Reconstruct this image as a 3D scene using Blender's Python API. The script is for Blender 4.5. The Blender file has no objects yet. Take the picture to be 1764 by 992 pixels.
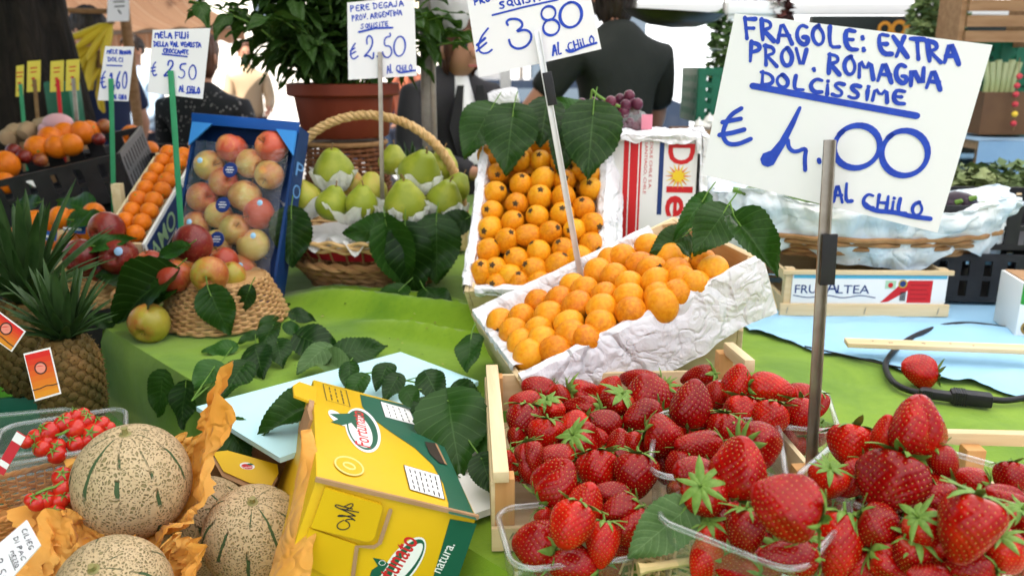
import bpy, bmesh, math, random
import numpy as np
from mathutils import Vector, Matrix, noise
sc = bpy.context.scene
R = math.radians
# ---------------------------------------------------------------- camera
PITCH, FPX, CAMZ = R(15.4), 1400.0, 1.42
cam_d = bpy.data.cameras.new('camera'); cam = bpy.data.objects.new('camera', cam_d)
sc.collection.objects.link(cam); sc.camera = cam
cam.location = (0, 0, CAMZ); cam.rotation_euler = (R(90) - PITCH, 0, 0)
cam_d.sensor_width = 36; cam_d.lens = 36 * FPX / 1764
cam_d.clip_start = .02; cam_d.clip_end = 500
cam_d.dof.use_dof = True; cam_d.dof.focus_distance = .95; cam_d.dof.aperture_fstop = 6.3
# ---------------------------------------------------------------- world and sun
SUN_EL, SUN_AZ = R(52), R(205)          # azimuth clockwise from +Y: behind the photographer, a little to the left
w = bpy.data.worlds.new('World'); sc.world = w; w.use_nodes = True
nt = w.node_tree; bg = nt.nodes['Background']
sky = nt.nodes.new('ShaderNodeTexSky'); sky.sky_type = 'NISHITA'; sky.sun_disc = False
sky.sun_elevation = SUN_EL; sky.sun_rotation = SUN_AZ; sky.dust_density = 3.0; sky.air_density = 1.0; sky.ozone_density = .6
nt.links.new(sky.outputs[0], bg.inputs[0]); bg.inputs[1].default_value = .10
sun_d = bpy.data.lights.new('sun', 'SUN'); sun = bpy.data.objects.new('sun', sun_d); sc.collection.objects.link(sun)
sun_d.energy = 5.0; sun_d.angle = R(.5); sun_d.color = (1, .96, .92)
sd = Vector((math.sin(SUN_AZ) * math.cos(SUN_EL), math.cos(SUN_AZ) * math.cos(SUN_EL), math.sin(SUN_EL)))
sun.rotation_euler = (-sd).to_track_quat('-Z', 'Y').to_euler()
vs = sc.view_settings
vs.view_transform = 'Standard'; vs.look = 'None'; vs.gamma = 1; vs.use_curve_mapping = False; vs.exposure = 1.42
sc.cycles.max_bounces = 10; sc.cycles.transparent_max_bounces = 16; sc.cycles.sample_clamp_indirect = 6
sc.cycles.caustics_reflective = False; sc.cycles.caustics_refractive = False
try:
    sc.cycles.use_denoising = True; sc.cycles.denoiser = 'OPENIMAGEDENOISE'
except Exception: pass
random.seed(7); np.random.seed(7)
# ---------------------------------------------------------------- lens geometry: where a thing stands, read off its picture position and its distance
FW = Vector((0, math.cos(PITCH), -math.sin(PITCH))); UP = Vector((0, math.sin(PITCH), math.cos(PITCH))); RT = Vector((1, 0, 0))
CAM = Vector((0, 0, CAMZ)); I4 = Matrix.Identity(4)
def ray(px, py): return FW + RT * ((px - 882) / FPX) + UP * ((496 - py) / FPX)
def AZ(px, py, z): d = ray(px, py); return CAM + d * ((z - CAMZ) / d.z)
def AY(px, py, y): d = ray(px, py); return CAM + d * (y / d.y)
def AD(px, py, dist): return CAM + ray(px, py).normalized() * dist
def APL(px, py, o, n): d = ray(px, py); return CAM + d * ((o - CAM).dot(n) / d.dot(n))
def mpp(p): return (p - CAM).dot(FW) / FPX          # metres per picture unit at p
def frame(x, y, z, o): return Matrix(((x[0], y[0], z[0], o[0]), (x[1], y[1], z[1], o[1]), (x[2], y[2], z[2], o[2]), (0, 0, 0, 1)))
def look(n, up, o=(0, 0, 0)):
    n = Vector(n).normalized(); u = Vector(up); u = (u - n * u.dot(n)).normalized(); return frame(u.cross(n), u, n, o)
def along(d, o=(0, 0, 0), roll=0.0):                # frame whose z runs along d
    d = Vector(d).normalized(); q = d.to_track_quat('Z', 'Y'); return Matrix.Translation(o) @ q.to_matrix().to_4x4() @ Matrix.Rotation(roll, 4, 'Z')
def TR(x, y, z): return Matrix.Translation((x, y, z))
def RX(a): return Matrix.Rotation(R(a), 4, 'X')
def RY(a): return Matrix.Rotation(R(a), 4, 'Y')
def RZ(a): return Matrix.Rotation(R(a), 4, 'Z')
def SC(x, y=None, z=None): return Matrix.Diagonal((x, x if y is None else y, x if z is None else z, 1))
def rnd(a, b): return random.uniform(a, b)
def nz(x, y, z=0.0, s=1.0): return noise.noise(Vector((x * s, y * s, z * s)))
def fbm(x, y, z=0.0): return nz(x, y, z) + .5 * nz(2.1 * x, 2.1 * y, 2.1 * z + 7) + .25 * nz(4.3 * x, 4.3 * y, 4.3 * z + 3)
ORD = ['first', 'second', 'third', 'fourth', 'fifth', 'sixth', 'seventh', 'eighth', 'ninth', 'tenth', 'eleventh', 'twelfth']
# ---------------------------------------------------------------- mesh builder
_boxc = {}
class MB:
    def __init__(s): s.v = []; s.f = []; s.m = []; s.uv = None; s.col = None
    def add(s, vs, fs, mi=0, M=None):
        o = len(s.v)
        s.v += [tuple(M @ Vector(p)) for p in vs] if M is not None else [tuple(p) for p in vs]
        s.f += [tuple(i + o for i in f) for f in fs]; s.m += [mi] * len(fs); return s
    def box(s, size, M=I4, mi=0, bev=.0):
        k = (tuple(round(x, 5) for x in size), bev)
        if k not in _boxc:
            b = bmesh.new(); bmesh.ops.create_cube(b, size=1); bmesh.ops.scale(b, vec=Vector(size), verts=b.verts)
            if bev: bmesh.ops.bevel(b, geom=b.edges[:], offset=bev, segments=2, affect='EDGES', profile=.6)
            b.verts.index_update(); _boxc[k] = ([v.co.copy() for v in b.verts], [[v.index for v in f.verts] for f in b.faces]); b.free()
        return s.add(*_boxc[k], mi, M)
    def tube(s, path, rad, seg=8, mi=0, M=None, closed=False, caps=True):
        P = [Vector(p) for p in path]; n = len(P); rr = rad if isinstance(rad, (list, tuple)) else [rad] * n
        vs = []; fs = []; nrm = None
        for i in range(n):
            a = P[(i - 1) % n] if closed or i > 0 else P[i]; b = P[(i + 1) % n] if closed or i < n - 1 else P[i]
            t = (b - a); t = t.normalized() if t.length > 1e-9 else Vector((0, 0, 1))
            if nrm is None: nrm = t.orthogonal().normalized()
            nrm = nrm - t * nrm.dot(t); nrm = nrm.normalized() if nrm.length > 1e-6 else t.orthogonal().normalized()
            bn = t.cross(nrm)
            for k in range(seg):
                an = 2 * math.pi * k / seg; vs.append(P[i] + (nrm * math.cos(an) + bn * math.sin(an)) * rr[i])
        for i in range(n if closed else n - 1):
            j = (i + 1) % n
            for k in range(seg): l = (k + 1) % seg; fs.append((i * seg + k, i * seg + l, j * seg + l, j * seg + k))
        if caps and not closed: fs.append(tuple(range(seg - 1, -1, -1))); fs.append(tuple((n - 1) * seg + k for k in range(seg)))
        return s.add(vs, fs, mi, M)
    def lathe(s, prof, seg=24, M=None, mi=0, sx=1.0, sy=1.0):
        vs = []; fs = []; rings = []
        for r, z in prof:
            if r < 1e-7: rings.append([len(vs)]); vs.append((0, 0, z))
            else:
                rings.append(list(range(len(vs), len(vs) + seg)))
                vs += [(r * sx * math.cos(2 * math.pi * k / seg), r * sy * math.sin(2 * math.pi * k / seg), z) for k in range(seg)]
        for a, b in zip(rings, rings[1:]):
            for k in range(seg):
                l = (k + 1) % seg
                if len(a) == 1 and len(b) == 1: continue
                if len(a) == 1: fs.append((a[0], b[l], b[k]))
                elif len(b) == 1: fs.append((a[k], a[l], b[0]))
                else: fs.append((a[k], a[l], b[l], b[k]))
        return s.add(vs, fs, mi, M)
    def grid(s, fn, nu, nv, mi=0, M=None, cu=False):
        o = len(s.v); vs = [fn(i / nu, j / nv) for j in range(nv + 1) for i in range(nu if cu else nu + 1)]
        wv = nu if cu else nu + 1
        fs = [(j * wv + i, j * wv + (i + 1) % wv, (j + 1) * wv + (i + 1) % wv, (j + 1) * wv + i) for j in range(nv) for i in range(nu)]
        return s.add(vs, fs, mi, M)
    def poly(s, pts, M=None, z=0.0, mi=0): return s.add([(p[0], p[1], z) for p in pts], [tuple(range(len(pts)))], mi, M)
    def prism(s, pts, h, M=None, mi=0, z=0.0):
        n = len(pts); vs = [(p[0], p[1], z) for p in pts] + [(p[0], p[1], z + h) for p in pts]
        fs = [tuple(range(n - 1, -1, -1)), tuple(range(n, 2 * n))] + [(k, (k + 1) % n, n + (k + 1) % n, n + k) for k in range(n)]
        return s.add(vs, fs, mi, M)
    def stroke(s, pts, wd, M=None, z=0.0, mi=0, taper=None):      # flat marker stroke with round ends, one strip of quads
        P = [Vector((p[0], p[1])) for p in pts]; n = len(P); vs = []; fs = []
        ww = wd if isinstance(wd, (list, tuple)) else [wd] * n
        secs = []
        for i in range(n):
            t = (P[min(i + 1, n - 1)] - P[max(i - 1, 0)]); t = t.normalized() if t.length > 1e-9 else Vector((1, 0))
            m = Vector((-t.y, t.x)); r = ww[i] / 2
            if i == 0:
                for a in (80, 45): secs.append((P[0] - t * r * math.sin(R(a)), m * r * math.cos(R(a))))
            secs.append((P[i], m * r))
            if i == n - 1:
                for a in (45, 80): secs.append((P[i] + t * r * math.sin(R(a)), m * r * math.cos(R(a))))
        for c, m in secs: vs += [(c.x + m.x, c.y + m.y, z), (c.x - m.x, c.y - m.y, z)]
        for i in range(len(secs) - 1): fs.append((2 * i, 2 * i + 1, 2 * i + 3, 2 * i + 2))
        return s.add(vs, fs, mi, M)
    def text(s, txt, M, h, wd=None, mi=0, z=0.0, shear=0.0, bold=0.0):
        c = bpy.data.curves.new('lettering', 'FONT'); c.body = txt; c.size = 1; c.shear = shear; c.offset = bold; c.resolution_u = 3
        o = bpy.data.objects.new('lettering', c); sc.collection.objects.link(o)
        dg = bpy.context.evaluated_depsgraph_get(); me = bpy.data.meshes.new_from_object(o.evaluated_get(dg))
        V = [v.co.copy() for v in me.vertices]; F = [tuple(p.vertices) for p in me.polygons]
        bpy.data.objects.remove(o); bpy.data.curves.remove(c); bpy.data.meshes.remove(me)
        if not V: return s
        x0 = min(v.x for v in V); x1 = max(v.x for v in V)
        k = h / .69; kx = k if wd is None else wd / (x1 - x0)
        return s.add([((v.x - x0) * kx, v.y * k, z) for v in V], F, mi, M)
    def mesh(s, name, mats, smooth=True, M=None, sharp=42):
        me = bpy.data.meshes.new(name)
        vs = [tuple(M @ Vector(p)) for p in s.v] if M is not None else s.v
        me.from_pydata(vs, [], s.f)
        for m in mats: me.materials.append(m)
        me.polygons.foreach_set('material_index', s.m); me.polygons.foreach_set('use_smooth', [smooth] * len(s.f))
        if s.uv is not None:
            ul = me.uv_layers.new(name='UVMap'); li = np.zeros(len(me.loops), dtype=np.int32); me.loops.foreach_get('vertex_index', li)
            ul.data.foreach_set('uv', np.array(s.uv, dtype=np.float32)[li].ravel())
        if smooth and sharp: me.set_sharp_from_angle(angle=R(sharp))
        return me
W = {}
def thing(name, label, cat, M=I4, group=None, kind=None, mesh=None):
    o = bpy.data.objects.new(name, mesh); sc.collection.objects.link(o)
    if not isinstance(M, Matrix): M = Matrix.Translation(M)
    o.matrix_world = M; W[o] = M.copy()
    if kind: o['kind'] = kind
    o['label'] = label
    if cat: o['category'] = cat
    if group: o['group'] = group
    return o
def part(mb, name, mats, parent, local=False, smooth=True, label=None, sharp=42):
    if not isinstance(mats, (list, tuple)): mats = [mats]
    M = None if local else W[parent].inverted()
    me = mb if isinstance(mb, bpy.types.Mesh) else mb.mesh(name, mats, smooth, M, sharp)
    o = bpy.data.objects.new(name, me); sc.collection.objects.link(o); o.parent = parent; W[o] = W[parent].copy()
    if label: o['label'] = label
    return o
def solo(mb, name, mats, label, cat, M=I4, group=None, kind=None, smooth=True, local=True, sharp=42):   # a thing of one mesh, vertices given in the frame M (or in world space: local=False)
    if not isinstance(mats, (list, tuple)): mats = [mats]
    if not isinstance(M, Matrix): M = Matrix.Translation(M)
    return thing(name, label, cat, M, group, kind, mb.mesh(name, mats, smooth, None if local else M.inverted(), sharp))
KIDS = {}
def kids(o):
    if o not in KIDS: KIDS[o] = list(o.children)
    return KIDS[o]
def dup(t, M, label=None, group=None):
    def rec(o, parent):
        c = o.copy(); sc.collection.objects.link(c)
        if parent is not None: c.parent = parent
        for ch in kids(o): rec(ch, c)
        return c
    c = rec(t, None); c.matrix_world = M; W[c] = M.copy()
    if label: c['label'] = label
    if group: c['group'] = group
    return c
class Proto:          # first use places the original, later uses copy it with its parts
    def __init__(s, t): s.t = t; s.used = False; KIDS[t] = list(t.children)
    def put(s, M, label, group=None, name=None):
        if not s.used: s.used = True; o = s.t; o.matrix_world = M; W[o] = M.copy(); o['label'] = label
        else: o = dup(s.t, M, label)
        if group: o['group'] = group
        return o
# ---------------------------------------------------------------- materials
class Mat:
    def __init__(s, name, col=(.5, .5, .5), rough=.5, **k):
        s.m = bpy.data.materials.new(name); s.m.use_nodes = True; s.t = s.m.node_tree; s.N = s.t.nodes; s.L = s.t.links
        s.b = s.N['Principled BSDF']; s.b.inputs['Base Color'].default_value = (*col, 1); s.b.inputs['Roughness'].default_value = rough; s.b.inputs['Specular IOR Level'].default_value = .28
        for a, v in k.items(): s.b.inputs[a.replace('_', ' ')].default_value = v
        s._c = None
    def n(s, typ, **k):
        o = s.N.new('ShaderNode' + typ)
        for a, v in k.items(): setattr(o, a, v)
        return o
    def lk(s, a, b): s.L.new(a, b)
    def co(s, kind='Object', scale=(1, 1, 1)):
        c = s.n('TexCoord'); m = s.n('Mapping'); m.inputs['Scale'].default_value = scale; s.lk(c.outputs[kind], m.inputs[0]); return m.outputs[0]
    def noise(s, scale, detail=3, co=None, dist=0.0, rough=.55):
        o = s.n('TexNoise'); o.inputs['Scale'].default_value = scale; o.inputs['Detail'].default_value = detail; o.inputs['Distortion'].default_value = dist; o.inputs['Roughness'].default_value = rough
        s.lk(co if co is not None else s.co(), o.inputs['Vector']); return o.outputs['Fac']
    def ramp(s, fac, stops, interp='LINEAR'):
        o = s.n('ValToRGB'); r = o.color_ramp; r.interpolation = interp
        while len(r.elements) < len(stops): r.elements.new(.5)
        for e, (p, c) in zip(r.elements, stops): e.position = p; e.color = (*c, 1) if len(c) == 3 else c
        s.lk(fac, o.inputs[0]); return o.outputs[0]
    def math(s, op, a, b=None, clamp=False):
        o = s.n('Math', operation=op, use_clamp=clamp)
        for i, x in enumerate((a, b)):
            if x is None: continue
            if isinstance(x, (int, float)): o.inputs[i].default_value = x
            else: s.lk(x, o.inputs[i])
        return o.outputs[0]
    def mix(s, fac, a, b, mode='MIX'):
        o = s.n('Mix', data_type='RGBA', blend_type=mode); 
        if isinstance(fac, (int, float)): o.inputs[0].default_value = fac
        else: s.lk(fac, o.inputs[0])
        for i, x in ((6, a), (7, b)):
            if isinstance(x, tuple): o.inputs[i].default_value = (*x, 1)
            else: s.lk(x, o.inputs[i])
        return o.outputs[2]
    def color(s, c): s.lk(c, s.b.inputs['Base Color']); s._c = c; return s
    def rough(s, c): s.lk(c, s.b.inputs['Roughness']); return s
    def bump(s, h, strength=.3, dist=.002):
        o = s.n('Bump'); o.inputs['Strength'].default_value = strength; o.inputs['Distance'].default_value = dist; s.lk(h, o.inputs['Height'])
        pn = s.b.inputs['Normal']
        if pn.is_linked: s.lk(pn.links[0].from_socket, o.inputs['Normal'])
        s.lk(o.outputs[0], pn); return s
    def rand(s): return s.n('ObjectInfo').outputs['Random']
    def translucent(s, col, fac):
        tr = s.n('BsdfTranslucent'); mx = s.n('MixShader'); mx.inputs[0].default_value = fac
        if isinstance(col, tuple): tr.inputs[0].default_value = (*col, 1)
        else: s.lk(col, tr.inputs[0])
        out = s.N['Material Output']; s.lk(s.b.outputs[0], mx.inputs[1]); s.lk(tr.outputs[0], mx.inputs[2]); s.lk(mx.outputs[0], out.inputs[0]); return s
def plain(name, c1, c2=None, scale=20, rough=.5, bump=0.0, bs=None, bd=.001, co='Object', stretch=(1, 1, 1), **k):
    m = Mat(name, c1, rough, **k); cc = m.co(co, stretch)
    if c2: m.color(m.ramp(m.noise(scale, 4, cc), [(.3, c1), (.7, c2)]))
    if bump: m.bump(m.noise(bs or scale * 3, 4, cc), bump, bd)
    return m.m
def clear_plastic(name, tint=(.95, .97, .97), a=.12, rough=.08, wrinkle=0.0, dif=None):
    m = Mat(name, tint, rough); tr = m.n('BsdfTransparent'); tr.inputs[0].default_value = (*tint, 1)
    gl = m.n('BsdfGlossy'); gl.inputs['Roughness'].default_value = rough
    df = m.n('BsdfDiffuse'); df.inputs[0].default_value = (.8, .82, .82, 1)
    fr = m.n('LayerWeight'); fr.inputs[0].default_value = .35
    f = m.math('ADD', m.math('MULTIPLY', fr.outputs['Facing'], .45), a * .5, True)
    mx = m.n('MixShader'); m.lk(f, mx.inputs[0]); m.lk(tr.outputs[0], mx.inputs[1]); m.lk(gl.outputs[0], mx.inputs[2])
    m2 = m.n('MixShader'); m2.inputs[0].default_value = a * .6 if dif is None else dif; m.lk(mx.outputs[0], m2.inputs[1]); m.lk(df.outputs[0], m2.inputs[2])
    if wrinkle:
        b = m.n('Bump'); b.inputs['Strength'].default_value = wrinkle; b.inputs['Distance'].default_value = .006; m.lk(m.noise(45, 3, m.co('Object', (1, 1, 4)), 1.5), b.inputs['Height'])
        m.lk(b.outputs[0], gl.inputs['Normal']); m.lk(b.outputs[0], fr.inputs['Normal'])
    m.lk(m2.outputs[0], m.N['Material Output'].inputs[0]); return m.m
# ---------------------------------------------------------------- shared materials
def fruit(name, stops, nscale=6, rough=.4, spots=None, bump=.05, stretch=(1, 1, 1), spread=.35, bs=160, **k):
    m = Mat(name, stops[0][1], rough, **k); cc = m.co('Object', stretch)
    ng = m.n('VectorMath', operation='ADD'); m.lk(cc, ng.inputs[0]); rr = m.n('CombineXYZ'); r = m.rand()
    for i in range(3): m.lk(m.math('MULTIPLY', r, 17.0 + 9 * i), rr.inputs[i])
    m.lk(rr.outputs[0], ng.inputs[1])
    f = m.math('ADD', m.noise(nscale, 3, ng.outputs[0]), m.math('MULTIPLY', m.math('SUBTRACT', r, .5), spread), True)
    c = m.ramp(f, stops)
    if spots:
        sc_, th, col = spots
        s = m.ramp(m.noise(sc_, 2, ng.outputs[0]), [(th, (0, 0, 0)), (th + .05, (1, 1, 1))]); c = m.mix(s, c, col)
    m.color(c)
    if bump: m.bump(m.noise(bs, 2), bump, .001)
    return m.m
gk = Mat('green cloth', (.14, .4, .01), .88, Sheen_Weight=.2); g1 = gk.ramp(gk.noise(4, 6, None, .6, .65), [(.3, (.08, .19, .003)), (.5, (.165, .295, .006)), (.75, (.215, .35, .014))])
gk.color(gk.mix(gk.ramp(gk.noise(150, 2), [(.25, (.35, .35, .35)), (.45, (0, 0, 0))]), g1, (.09, .23, .008))); gk.bump(gk.noise(18, 5), .35, .006); gk.bump(gk.noise(520, 2), .5, .0006); m_green_cloth = gk.m
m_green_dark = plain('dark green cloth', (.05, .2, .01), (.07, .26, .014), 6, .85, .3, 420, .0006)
m_blue_cloth = plain('pale blue cloth', (.30, .56, .78), (.36, .62, .83), 6, .8, .2, 300, .0006)
m_blue_sheet = plain('pale blue foam sheet', (.52, .82, .88), (.56, .85, .90), 8, .6, .1, 200, .0005)
m_white_foam = plain('white foam', (.72, .74, .68), (.8, .8, .76), 12, .6)
m_wood = plain('pale crate wood', (.62, .45, .24), (.76, .61, .38), 5, .7, .3, 40, .0008, stretch=(1, 12, 12))
m_wood_y = plain('pale crate wood grain', (.64, .48, .26), (.78, .64, .40), 5, .7, .3, 40, .0008, stretch=(12, 1, 12))
m_wood_z = plain('orange crate post wood', (.50, .24, .08), (.62, .34, .13), 5, .7, .3, 40, .0008, stretch=(10, 10, 1))
m_wood_dark = plain('brown wood', (.2, .1, .04), (.3, .17, .08), 6, .7, .3, 40, .0008, stretch=(1, 9, 9))
def crinkle(name, c1, c2, sc_, st, dist=.004, tr=0):
    m = Mat(name, c1, .65); m.color(m.ramp(m.noise(9, 3), [(.3, c1), (.7, c2)]))
    for s, k in ((sc_ * .35, 1), (sc_ * .9, .6), (sc_ * 2, .3)):
        rg_ = m.math('ABSOLUTE', m.math('SUBTRACT', m.noise(s, 2, None, .8), .5)); m.bump(m.math('MULTIPLY', m.math('MINIMUM', rg_, .09), 7.0), st * k, dist * k * 1.6)
    if tr: m.translucent(c2, tr)
    return m.m
m_paper = crinkle('white tissue paper', (.78, .77, .79), (.86, .85, .86), 26, .8, .006)
m_paper_blue = crinkle('blue tinted wet paper', (.46, .62, .74), (.80, .80, .76), 11, .8, .008)
m_tissue = crinkle('thin white tissue', (.84, .84, .82), (.88, .88, .86), 45, .6, .003, .35)
m_steel = plain('dull steel', (.30, .26, .22), (.42, .38, .33), 40, .38, Metallic=.85)
m_alu = plain('bright aluminium', (.72, .72, .72), (.8, .8, .8), 60, .35, Metallic=.4)
m_green_stake = plain('green painted stake', (.03, .26, .11), (.04, .31, .14), 30, .45)
m_black_plastic = plain('black plastic', (.014, .014, .016), (.025, .025, .028), 30, .4)
m_green_plastic = plain('green crate plastic', (.008, .10, .05), (.012, .13, .07), 20, .45)
m_card = plain('white card', (.84, .83, .86), (.87, .86, .89), 6, .55)
m_cardboard = plain('raw cardboard', (.34, .19, .09), (.42, .25, .13), 30, .85, .3, 160, .001)
m_ink = plain('blue marker ink', (.012, .045, .42), (.02, .075, .55), 120, .4)
m_ink_dark = plain('navy print', (.02, .03, .12), None, rough=.5)
m_black_ink = plain('black print', (.02, .02, .025), None, rough=.5)
m_red_print = plain('red print', (.55, .015, .02), None, rough=.45)
m_white_print = plain('white print', (.8, .8, .78), None, rough=.5)
m_yellow = plain('yellow printed card', (.66, .40, .004), (.72, .45, .006), 7, .42, .08, 60, .001)
m_pgreen = plain('dark green printed card', (.008, .09, .05), (.010, .11, .06), 7, .4, .08, 60, .001)
m_wrap = Mat('orange melon tissue', (.82, .34, .03), .6, Sheen_Weight=.1)
m_wrap.color(m_wrap.ramp(m_wrap.noise(14, 3), [(.3, (.78, .33, .04)), (.7, (.86, .50, .12))])).bump(m_wrap.noise(40, 4), .5, .003); m_wrap.bump(m_wrap.math('MINIMUM', m_wrap.math('ABSOLUTE', m_wrap.math('SUBTRACT', m_wrap.noise(16, 2, None, .8), .5)), .09), .9, .03); m_wrap.translucent((.9, .4, .04), .3); m_wrap = m_wrap.m
m_plastic = clear_plastic('clear punnet plastic', a=.07)
m_film = clear_plastic('clear wrap film', a=.06, rough=.16, wrinkle=1.0, dif=.004)
m_stem = plain('green stem', (.10, .22, .03), (.16, .28, .05), 30, .6)
m_twig = plain('brown twig', (.18, .10, .04), (.26, .16, .07), 40, .8)
m_blue_card = plain('blue printed carton', (.004, .07, .32), (.008, .09, .38), 8, .4)
m_navy_card = plain('navy printed carton', (.006, .03, .12), (.01, .045, .16), 8, .45)
m_terracotta = plain('terracotta', (.15, .024, .009), (.20, .035, .014), 9, .55, .2, 60)
def leaf_mat(name, c1, c2, vein, rough=.42, tf=.14):
    m = Mat(name, c1, rough, Specular_IOR_Level=.2); uv = m.n('UVMap').outputs[0]; sp = m.n('SeparateXYZ'); m.lk(uv, sp.inputs[0])
    u, v = sp.outputs[0], m.math('ABSOLUTE', m.math('SUBTRACT', sp.outputs[1], .5))
    q = m.math('FRACT', m.math('MULTIPLY', m.math('SUBTRACT', u, m.math('MULTIPLY', v, .55)), 8.0))
    side = m.math('LESS_THAN', m.math('ABSOLUTE', m.math('SUBTRACT', q, .5)), .045)
    mid = m.math('LESS_THAN', v, .012); vv = m.math('MAXIMUM', side, mid)
    f = m.math('ADD', m.noise(22, 3), m.math('MULTIPLY', m.math('SUBTRACT', m.rand(), .5), .9), True)
    c = m.mix(m.math('MULTIPLY', vv, .7), m.ramp(f, [(.3, c1), (.75, c2)]), vein); m.color(c)
    q2 = m.math('ABSOLUTE', m.math('SUBTRACT', q, .5)); m.bump(m.math('ADD', m.math('MULTIPLY', q2, 1.0), m.math('MULTIPLY', m.noise(60, 2), .4)), .35, .0025)
    m.translucent(m.mix(.5, c, (.12, .3, .02)), tf); return m.m
m_leaf = leaf_mat('dark heart leaf', (.007, .027, .003), (.017, .058, .006), (.05, .11, .025))
m_leaf_light = leaf_mat('pale leaf underside', (.075, .14, .045), (.11, .19, .06), (.16, .25, .10), .6, .1)
m_leaf_mid = leaf_mat('bright leaf', (.012, .055, .006), (.028, .095, .012), (.06, .14, .03))
m_sage = leaf_mat('herb leaf', (.024, .062, .009), (.052, .115, .018), (.10, .18, .05), .5)
m_blade = plain('pineapple crown', (.018, .046, .010), (.048, .095, .026), 14, .5, stretch=(3, 3, 1))
# ---------------------------------------------------------------- the setting
def sheet(fn, nu, nv): return MB().grid(fn, nu, nv)
m_street = plain('pale street paving', (.17, .165, .155), (.23, .22, .205), .8, .85, .2, 6, .01)
solo(MB().poly([(-90, -40), (90, -40), (90, 160), (-90, 160)]), 'street', m_street, 'pale sunlit street paving running back under the stalls', None, kind='structure')
# awning over the stall: its underside is out of the picture, it shades and softens the light
m_awn = Mat('white awning canvas', (.82, .81, .80), .8).translucent((.93, .91, .91), .62).m
aw = thing('stall_awning', 'white canvas awning stretched over the fruit stall', 'awning', (0, .7, 2.75))
part(MB().grid(lambda u, v: (-.85 + 4.65 * u, -1.25 + 5.5 * v, 2.95 - .35 * abs(v - .5) - .05 * math.sin(u * 12) ** 2), 30, 12), 'canvas', m_awn, aw)
part(MB().grid(lambda u, v: (-3.6 + 2.8 * u, -1.25 + 5.5 * v, 2.98 - .35 * abs(v - .5) - .05 * math.sin(u * 9) ** 2), 30, 12), 'canvas', Mat('added dark green canvas', (.03, .09, .05), .8).translucent((.05, .2, .09), .25).m, aw, label='unseen dark green canvas panel added to dim the left side')  # panel added out of view, darkens the left so light comes from the right
p = MB()
for x in (-3.6, 3.8): p.tube([(x, -1.25, 2.76), (x, 1.5, 2.96), (x, 4.25, 2.76)], .018)
part(p, 'frame', m_alu, aw)
part(MB().grid(lambda u, v: (-2.35 + .03 * math.sin(u * 30), -.95 + 2.5 * u, 2.8 - 1.9 * v), 60, 8), 'added_shade_curtain', plain('added shade tarpaulin', (.02, .05, .03), (.03, .07, .04), 5, .7), aw)  # unseen curtain, added only to cut the light from the left
# far building
m_wall = plain('cream render', (.70, .66, .58), (.76, .72, .64), .6, .85, .1, 4, .01)
m_glass_dark = plain('window glass', (.10, .13, .16), None, rough=.15)
m_shut = plain('grey shutter', (.30, .34, .36), (.36, .40, .42), 3, .6)
def building(x0, x1, y, h, label, wmat, z0w, wins, awn):
    b = thing('building', label, 'building', ((x0 + x1) / 2, y, 0))
    part(MB().box((x1 - x0, 8, h), TR((x0 + x1) / 2, y + 4, h / 2)), 'wall', wmat, b, smooth=False)
    part(MB().box((x1 - x0 + .6, 8.6, .25), TR((x0 + x1) / 2, y + 4, h + .126)), 'roof', m_shut, b, smooth=False)
    for wx, wz, ww, wh in wins:
        f = part(MB().box((ww + .16, .10, .08), TR(wx, y - .052, wz + wh / 2 + .04)).box((ww + .3, .16, .08), TR(wx, y - .082, wz - wh / 2 - .04)).box((.08, .10, wh), TR(wx - ww / 2 - .04, y - .052, wz)).box((.08, .10, wh), TR(wx + ww / 2 + .04, y - .052, wz)).box((.05, .06, wh), TR(wx, y - .034, wz)), 'window', m_white_print, b, smooth=False)
        part(MB().poly([(wx - ww / 2, wz - wh / 2), (wx + ww / 2, wz - wh / 2), (wx + ww / 2, wz + wh / 2), (wx - ww / 2, wz + wh / 2)], Matrix(((1, 0, 0, 0), (0, 0, -1, y - .006), (0, 1, 0, 0), (0, 0, 0, 1)))), 'pane', m_glass_dark, f)
    return b
building(-19, -1.2, 19, 11, 'cream building with tall windows across the street on the left', m_wall, 3, [(x, z, 1.0, 1.7) for x in (-12.2, -9.7, -7.4, -5.2, -3.0) for z in (3.2, 6.4, 9.2)], None)
m_wall2 = plain('white render', (.76, .76, .74), (.80, .80, .78), .6, .85, .1, 4, .01)
building(-1.1, 24, 21, 10, 'white building with grey windows across the street on the right', m_wall2, 3, [(x, z, 1.1, 1.7) for x in (.9, 3.3, 5.8, 8.4, 11.2) for z in (3.6, 6.8)] + [(1.2, 1.3, 1.5, 1.9), (4.4, 1.3, 1.8, 1.9), (7.4, 1.3, 1.8, 1.9)], None)
# striped awning of the stall across the lane
m_str = Mat('striped orange canvas', (.8, .4, .2), .8); cc = m_str.co('Object', (1, 1, 1)); wv = m_str.n('TexWave', wave_type='BANDS', bands_direction='X'); wv.inputs['Scale'].default_value = 1.6; wv.inputs['Distortion'].default_value = .0
m_str.lk(cc, wv.inputs[0]); m_str.color(m_str.ramp(wv.outputs['Fac'], [(.40, (.36, .15, .075)), (.50, (.58, .40, .28)), (.60, (.42, .20, .11))])); m_str.translucent((.55, .34, .2), .2); m_str = m_str.m
oa = thing('market_awning', 'orange striped canvas awning of the stall behind the bananas', 'awning', (-4, 7.2, 2.1))
A0, A1, A2, A3 = AY(60, -60, 6.2), AY(240, -90, 6.6), AY(420, 45, 8.2), AY(60, 62, 7.0)
part(MB().grid(lambda u, v: (A0.lerp(A1, u)).lerp(A3.lerp(A2, u), v) + Vector((0, 0, -.10 * math.sin(math.pi * v) + .015 * math.sin(u * 40))), 40, 10), 'canvas', m_str, oa)
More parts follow.
